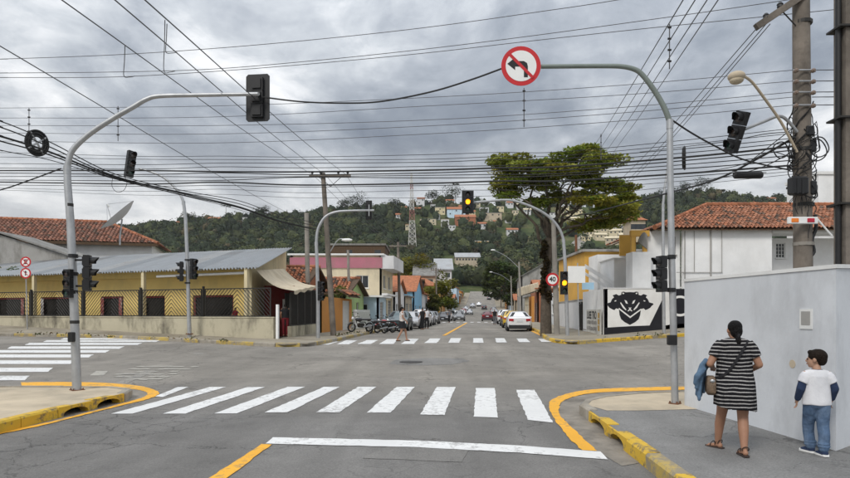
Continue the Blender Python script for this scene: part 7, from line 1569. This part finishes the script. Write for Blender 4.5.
def walking_woman():
    t = thing('person', (0, 0, 0), 'woman in black striped dress walking away with denim jacket over arm', 'person')
    b = MB(); X = head_shape(b, (0, .015, 1.480), R(14), 1.02)
    chain(b, [(0, -.005, 1.40), (0, -.012, 1.33)], [.050, .060]); b.ball((0, 0, 1.20), (.155, .105, .17), 16, 10); b.ball((0, -.01, .98), (.150, .115, .16), 16, 10); b.ball((0, -.025, .84), (.175, .135, .13), 16, 10)
    la, ra = Vector((-.145, .27, .075)), Vector((.085, -.13, .08))
    chain(b, [(-.085, .02, .82), (-.115, .17, .46), (-.132, .215, .32), la], [.095, .062, .058, .036]); chain(b, [(.085, -.02, .82), (.092, .01, .455), (.088, -.055, .30), ra], [.095, .062, .060, .036])
    for a, tw in ((la, R(48)), (ra, R(14))):
        d = Matrix.Rotation(tw, 3, 'Z') @ Vector((0, 1, 0)); sd = Vector((d.y, -d.x, 0)); b.ball(a - d * .03 - UP * .035, (.033, .036, .034), 10, 8); b.tube([a - d * .02 - UP * .03, a + d * .07 - UP * .042, a + d * .125 - UP * .052], [.032, .036, .03], 10, flat=.7)
        for k in range(5): b.ball(a + d * (.145 - abs(k - 1) * .008) + sd * (k - 2) * .015 - UP * .058, (.009, .015, .009), 6, 5)
    for sx, el, wr in ((-1, (-.275, -.045, 1.075), (-.215, .15, 1.01)), (1, (.262, -.03, 1.075), (.195, .16, .985))):
        chain(b, [(sx * .150, -.005, 1.305), (sx * .200, -.015, 1.22), el, wr], [.050, .052, .043, .027]); hand(b, wr, (-.1 * sx, 1, -.1), (0, 0, 1), -sx, .9, .8)
    body = melt(b, 'body', 'skin_tan', t, .0075, 4); eyes(X, .96, body)
    # dress: loose, with cap sleeves and an uneven swinging hem
    b = MB(); rs = []
    for z, hw, hd, cy, cx in ((1.388, .075, .070, -.012, 0), (1.374, .135, .090, -.01, 0), (1.345, .175, .108, -.005, 0), (1.30, .190, .126, 0, 0), (1.20, .200, .140, .01, 0), (1.08, .198, .140, .01, 0), (.97, .205, .148, 0, 0), (.86, .225, .172, -.015, 0), (.74, .232, .185, -.01, .004), (.64, .236, .195, 0, .008), (.555, .240, .21, .012, .012)):
        low = max(0, (.9 - z) / .35)
        rs.append([Vector((cx + hw * math.cos(a) * (1 + .02 * low * math.sin(a * 7)), cy + hd * math.sin(a) * (1 + .05 * low * math.sin(a * 5 + 1)), z + low * (.028 * math.cos(a + .4 + math.pi) + .012 * math.sin(a * 4)))) for a in [2 * math.pi * k / 40 for k in range(40)]])
    b.rings(rs, True, True)
    for sx, el in ((-1, Vector((-.275, -.045, 1.075))), (1, Vector((.262, -.03, 1.075)))):
        s0 = Vector((sx * .13, 0, 1.315)); e = Vector((sx * .205, -.015, 1.22)).lerp(el, .42); b.tube([s0, s0.lerp(e, .5) + UP * .016, e], [.080, .080, .070], 16)
    melt(b, 'dress', 'striped_jersey', t, .009, 4)
    # hair pulled back into a low ponytail
    b = MB(); b.ball(X(0, -.022, .036), (.083, .092, .085), 16, 12); b.ball(X(0, -.06, -.01), (.070, .058, .085), 14, 10); b.ball(X(0, -.095, -.055), (.034, .03, .034), 10, 8); chain(b, [X(0, -.095, -.06), X(.0, -.108, -.13), X(.004, -.10, -.20), X(.006, -.09, -.25)], [.030, .036, .030, .012]); melt(b, 'hair', 'hair_black', t, .008, 2)
    b = MB(); b.tube([X(-.012, -.098, -.066), X(.012, -.106, -.075)], .036, 10); b.build('hair_tie', 'black_cloth', t)
    # strap across the back and shoulder bag at the left hip
    pts = [(.115, .03, 1.372), (.122, -.07, 1.352), (.07, -.128, 1.25), (.0, -.143, 1.13), (-.085, -.140, 1.0), (-.165, -.115, .93), (-.225, -.03, .90)]; b = MB(); sp_ = smooth_path(pts, 5); b.tube(sp_, .017, 6, flat=.35); b.build('bag_strap', 'black_cloth', t)
    b = MB(); b.rings([[Vector((-.262 + dx * w_, .0 + dy * w_, z)) for dx, dy in ((-.055, -.10), (.045, -.12), (.06, .10), (-.05, .12))] for z, w_ in ((.70, .75), (.73, 1.0), (.82, 1.05), (.90, .9), (.925, .7))]); bg_ = melt(b, 'bag', 'bag_leather', t, .01, 3)
    b = MB(); b.ball((-.255, -.115, .875), (.03, .012, .02), 8, 6); b.build('buckle', 'rim', bg_)
    # denim jacket folded over the left forearm
    b = MB(); e, wv = Vector((-.29, -.03, 1.06)), Vector((-.235, .17, 1.0)); rd = random.Random(3)
    for k in range(9):
        f = k / 8; c = e.lerp(wv, f) + Vector((-.02, 0, .02)); ln = .22 + .14 * abs(math.sin(k * 1.9)) + (.08 if k < 4 else 0); sw = rd.uniform(-.03, .03)
        chain(b, [c + Vector((.04, 0, .0)), c + Vector((-.01, 0, .035)), c + Vector((-.055, -.01, -.03)), c + Vector((-.085 + sw, -.02 + sw, -ln * .55)), c + Vector((-.095 + sw * 1.5, -.03, -ln))], [.022, .028, .032, .033, .022], 8)
    chain(b, [e + Vector((-.06, -.03, -.05)), e + Vector((-.13, -.05, -.14)), e + Vector((-.15, -.04, -.22))], [.035, .04, .028]); melt(b, 'jacket', 'denim_pale', t, .010, 3)
    # sandals
    for a, tw in ((la, R(48)), (ra, R(14))):
        d = Matrix.Rotation(tw, 3, 'Z') @ Vector((0, 1, 0)); sd = Vector((d.y, -d.x, 0)); b = MB(); out = [(-.075, .028), (-.06, .036), (.05, .042), (.12, .042), (.165, .02), (.165, -.02), (.12, -.042), (.05, -.036), (-.06, -.034), (-.075, -.026)]
        b.extrude([a + d * x + sd * y - UP * (a.z - .004) for x, y in out], (0, 0, .016)); s_ = b.build('sandal', 'sole', t)
        for x, zz, rr in ((.075, -.030, .043), (.01, .006, .044), (-.03, .03, .040)):
            b = MB(); b.tube([a + d * (x - .012 * math.sin(q)) + sd * rr * math.cos(q) + UP * (zz * .6 + max(-.055, rr * .8 * math.sin(q)) - .012) for q in np.linspace(-.5, math.pi + .5, 13)], .0055, 6); b.build('strap', 'sandal', s_)
    return t
pw = G(737, 455, H); place(walking_woman(), Vector((pw.x, pw.y + .06, gz(pw.x, pw.y) + H + .002)), R(-17), .965)
def walking_boy():
    t = thing('person', (0, 0, 0), 'small boy in white shirt with navy sleeves and jeans beside the wall', 'person')
    b = MB(); X = head_shape(b, (-.005, .01, 1.075), R(62), .98); chain(b, [(0, 0, 1.0), (0, -.008, .945)], [.040, .046]); b.ball((0, 0, .82), (.115, .078, .14), 14, 10); b.ball((0, -.01, .66), (.11, .08, .11), 14, 10)
    la, ra = Vector((-.03, .11, .075)), Vector((.05, -.06, .07))
    chain(b, [(-.055, .01, .58), (-.05, .11, .335), la], [.066, .046, .032]); chain(b, [(.055, -.01, .58), (.06, .0, .33), ra], [.066, .046, .032])
    arms = ((-1, (-.165, -.02, .745), (-.185, .05, .60)), (1, (.17, -.02, .75), (.165, .06, .61)))
    for sx, el, wr in arms: chain(b, [(sx * .115, -.002, .905), el, wr], [.042, .033, .023]); hand(b, wr, (0, .25, -1), (-sx, 0, 0), sx, .62, .5)
    body = melt(b, 'body', 'skin_light', t, .0065, 4); eyes(X, .98, body)
    b = MB(); b.rings([[Vector((hw * math.cos(a), cy + hd * math.sin(a), z + .006 * math.sin(a * 5) * (1 if z < .65 else 0))) for a in [2 * math.pi * k / 32 for k in range(32)]] for z, hw, hd, cy in ((.962, .062, .056, -.005), (.950, .115, .066, 0), (.925, .142, .078, 0), (.89, .142, .09, 0), (.80, .138, .096, .004), (.70, .142, .10, .004), (.60, .148, .106, .0), (.565, .15, .108, 0))])
    for sx, el, wr in arms: s0 = Vector((sx * .09, 0, .90)); e = Vector((sx * .115, -.002, .905)).lerp(Vector(el), .62); b.tube([s0, s0.lerp(e, .5) + UP * .01, e], [.066, .068, .062], 14)
    sh = melt(b, 'shirt', 'white_cloth', t, .008, 3)
    b = MB(); b.tube([Vector((.054 * math.cos(a), -.004 + .048 * math.sin(a), .956)) for a in np.linspace(0, 2 * math.pi, 21)], .009, 6); b.build('collar', 'navy_cloth', sh)
    for sx, el, wr in arms: b = MB(); chain(b, [Vector((sx * .115, -.002, .905)).lerp(Vector(el), .3), el, Vector(el).lerp(Vector(wr), .80)], [.050, .047, .036]); melt(b, 'sleeve', 'navy_cloth', t, .008, 3)
    b = MB(); b.ball((0, -.01, .585), (.125, .095, .075), 14, 10)
    chain(b, [(-.058, .01, .57), (-.052, .105, .34), (-.046, .125, .24), la + Vector((0, -.005, .015))], [.080, .064, .060, .056]); chain(b, [(.058, -.01, .57), (.062, .0, .335), (.062, -.04, .22), ra + Vector((0, 0, .02))], [.080, .064, .060, .056])
    for z_, c in ((.10, la), (.13, la), (.11, ra), (.14, ra)): b.tube([Vector((c.x + .058 * math.cos(a), c.y + .0 + .056 * math.sin(a), z_)) for a in np.linspace(0, 2 * math.pi, 15)], .010, 6)
    melt(b, 'jeans', 'denim', t, .008, 2)
    b = MB(); Rm = Matrix.Rotation(R(62), 3, 'Z'); b.ball(X(0, -.020, .034), (.082, .098, .085), 16, 12, rot=Rm); b.ball(X(0, -.055, -.002), (.068, .058, .072), 14, 10, rot=Rm); b.ball(X(0, .05, .078), (.055, .035, .028), 12, 8, rot=Rm); melt(b, 'hair', 'hair_brown', t, .007, 2)
    for a, tw in ((la, R(30)), (ra, R(18))):
        d = Matrix.Rotation(tw, 3, 'Z') @ Vector((0, 1, 0)); sd = Vector((d.y, -d.x, 0)); b = MB(); b.ball(a - UP * .035 - d * .012, (.040, .045, .040), 12, 8); b.tube([a - UP * .038, a + d * .06 - UP * .045, a + d * .115 - UP * .055], [.040, .040, .028], 12, flat=.8); s_ = melt(b, 'shoe', 'navy_cloth', t, .007, 2)
        b = MB(); b.extrude([a + d * x + sd * y - UP * (a.z - .003) for x, y in ((-.06, .022), (-.04, .036), (.06, .042), (.125, .03), (.145, 0), (.125, -.03), (.06, -.04), (-.04, -.034), (-.06, -.02))], (0, 0, .022)); b.build('sole', 'sign_white', s_)
    return t
pb = G(815, 455, H); place(walking_boy(), Vector((pb.x + .02, pb.y, gz(pb.x, pb.y) + H + .002)), R(-14), 1.02)
def passer(label, loc, heading, top, bottom, hairm, skin='skin_tan', h=1.65, stride=.25, skirt=False, long_hair=False, arms=.1, bare=True):
    """a simpler figure for people tens of metres away, same build"""
    t = thing('person', (0, 0, 0), label, 'person'); b = MB(); X = head_shape(b, (0, .015, 1.56), 0, 1.0); chain(b, [(0, 0, 1.48), (0, 0, 1.41)], [.052, .06]); b.ball((0, 0, 1.25), (.16, .10, .19), 12, 8); b.ball((0, 0, .98), (.155, .11, .16), 12, 8)
    la, ra = Vector((-.09, stride, .09)), Vector((.09, -stride, .09)); chain(b, [(-.09, 0, .90), (-.09, stride * .75, .50), la], [.085, .058, .036]); chain(b, [(.09, 0, .90), (.09, -stride * .1, .49), ra], [.085, .058, .036])
    for a in (la, ra): b.tube([a - Vector((0, .05, .05)), a + Vector((0, .06, -.05)), a + Vector((0, .15, -.065))], [.036, .038, .028], 8)
    am = []
    for sx in (-1, 1): el = Vector((sx * .235, -.02 + sx * arms * .3, 1.17)); wr = Vector((sx * .22, .10 + sx * arms, .96)); am.append((sx, el, wr)); chain(b, [(sx * .175, 0, 1.395), el, wr], [.052, .042, .028]); hand(b, wr, (0, .3, -1), (-sx, 0, 0), sx, .85, .5)
    body = melt(b, 'body', skin, t, .012, 3); eyes(X, 1.0, body)
    b = MB(); b.rings([[Vector((hw * math.cos(a), hd * math.sin(a), z)) for a in [2 * math.pi * k / 24 for k in range(24)]] for z, hw, hd in ((1.455, .08, .065), (1.42, .165, .09), (1.36, .20, .115), (1.2, .195, .125), (1.05, .18, .125), (.95, .19, .135))])
    for sx, el, wr in am: e = Vector((sx * .175, 0, 1.395)).lerp(el, .6); b.tube([Vector((sx * .14, 0, 1.39)), e], [.075, .065], 10)
    melt(b, 'top', top, t, .012, 3); b = MB()
    if skirt: b.rings([[Vector((hw * math.cos(a), hd * math.sin(a) + cy, z)) for a in [2 * math.pi * k / 24 for k in range(24)]] for z, hw, hd, cy in ((1.0, .18, .13, 0), (.85, .205, .165, 0), (.62, .215, .20, .02))])
    else: b.ball((0, 0, .92), (.18, .13, .10), 12, 8); chain(b, [(-.09, 0, .88), (-.09, stride * .75, .50), la + UP * .03], [.10, .075, .06]); chain(b, [(.09, 0, .88), (.09, -stride * .1, .49), ra + UP * .03], [.10, .075, .06])
    melt(b, 'skirt' if skirt else 'trousers', bottom, t, .012, 3)
    b = MB(); b.ball(X(0, -.02, .03), (.085, .098, .088), 12, 10); 
    if long_hair: chain(b, [X(0, -.07, 0), X(0, -.09, -.12), X(.01, -.08, -.22)], [.06, .06, .04])
    melt(b, 'hair', hairm, t, .012, 2)
    for a in (la, ra): b = MB(); b.obox(a + Vector((0, .045, -.075)), (.042, 0, 0), (0, .115, 0), (0, 0, .018)); b.build('shoe', 'sandal', t)
    place(t, loc, heading, h / 1.68); return t
def ped(u, v, dz): p = G(u, v, dz); p.z = gz(p.x, p.y) + dz + .002; return p
passer('woman in print top and dark skirt crossing the far zebra', ped(402, 341, .01), R(-82), 'print_cloth', 'black_cloth', 'hair_black', h=1.66, stride=.24, skirt=True, long_hair=True)
passer('person in black top and dark red trousers at the bar doorway', Vector((-7.0, 31.6, .74)), R(10), 'black_cloth', 'red_cloth', 'hair_black', h=1.62, stride=.03)
passer('person in dark clothes standing beside the silver sedan', on(-5.1, 50.5), R(150), 'black_cloth', 'black_cloth', 'hair_black', h=1.72, stride=.05)
passer('person in white shirt beside the one in dark clothes', on(-5.0, 53.0), R(20), 'white_cloth', 'black_cloth', 'hair_black', h=1.7, stride=.08)
passer('distant person in dark clothes by the right parked cars', on(.95, 70), R(170), 'black_cloth', 'gray_cloth', 'hair_black', h=1.72, stride=.1)
passer('distant person on the left past the parked cars', on(-4.9, 84), R(160), 'gray_cloth', 'black_cloth', 'hair_black', h=1.7, stride=.15)
passer('short person in red top behind the bar lattice', Vector((-9.6, 31.9, .98)), R(170), 'red_cloth', 'black_cloth', 'hair_black', h=1.2, stride=.02)

# ================================================================ AIR
m_ = bpy.data.materials.new('air'); m_.use_nodes = True; t_ = m_.node_tree; t_.nodes.clear(); ou_ = N(t_, 'ShaderNodeOutputMaterial'); pv_ = N(t_, 'ShaderNodeVolumePrincipled')
pv_.inputs['Color'].default_value = (.86, .89, .93, 1); pv_.inputs['Density'].default_value = .00010; pv_.inputs['Anisotropy'].default_value = .2; L(t_, pv_.outputs[0], ou_.inputs['Volume']); MATS['air'] = m_
b = MB(); b.box((0, 735, 52), (1830, 1580, 170)); hz_ = b.build('haze', 'air', None, (0, 735, -33)); hz_['kind'] = 'stuff'; hz_['label'] = 'thin pale haze in the air over the valley'; hz_['category'] = 'haze'
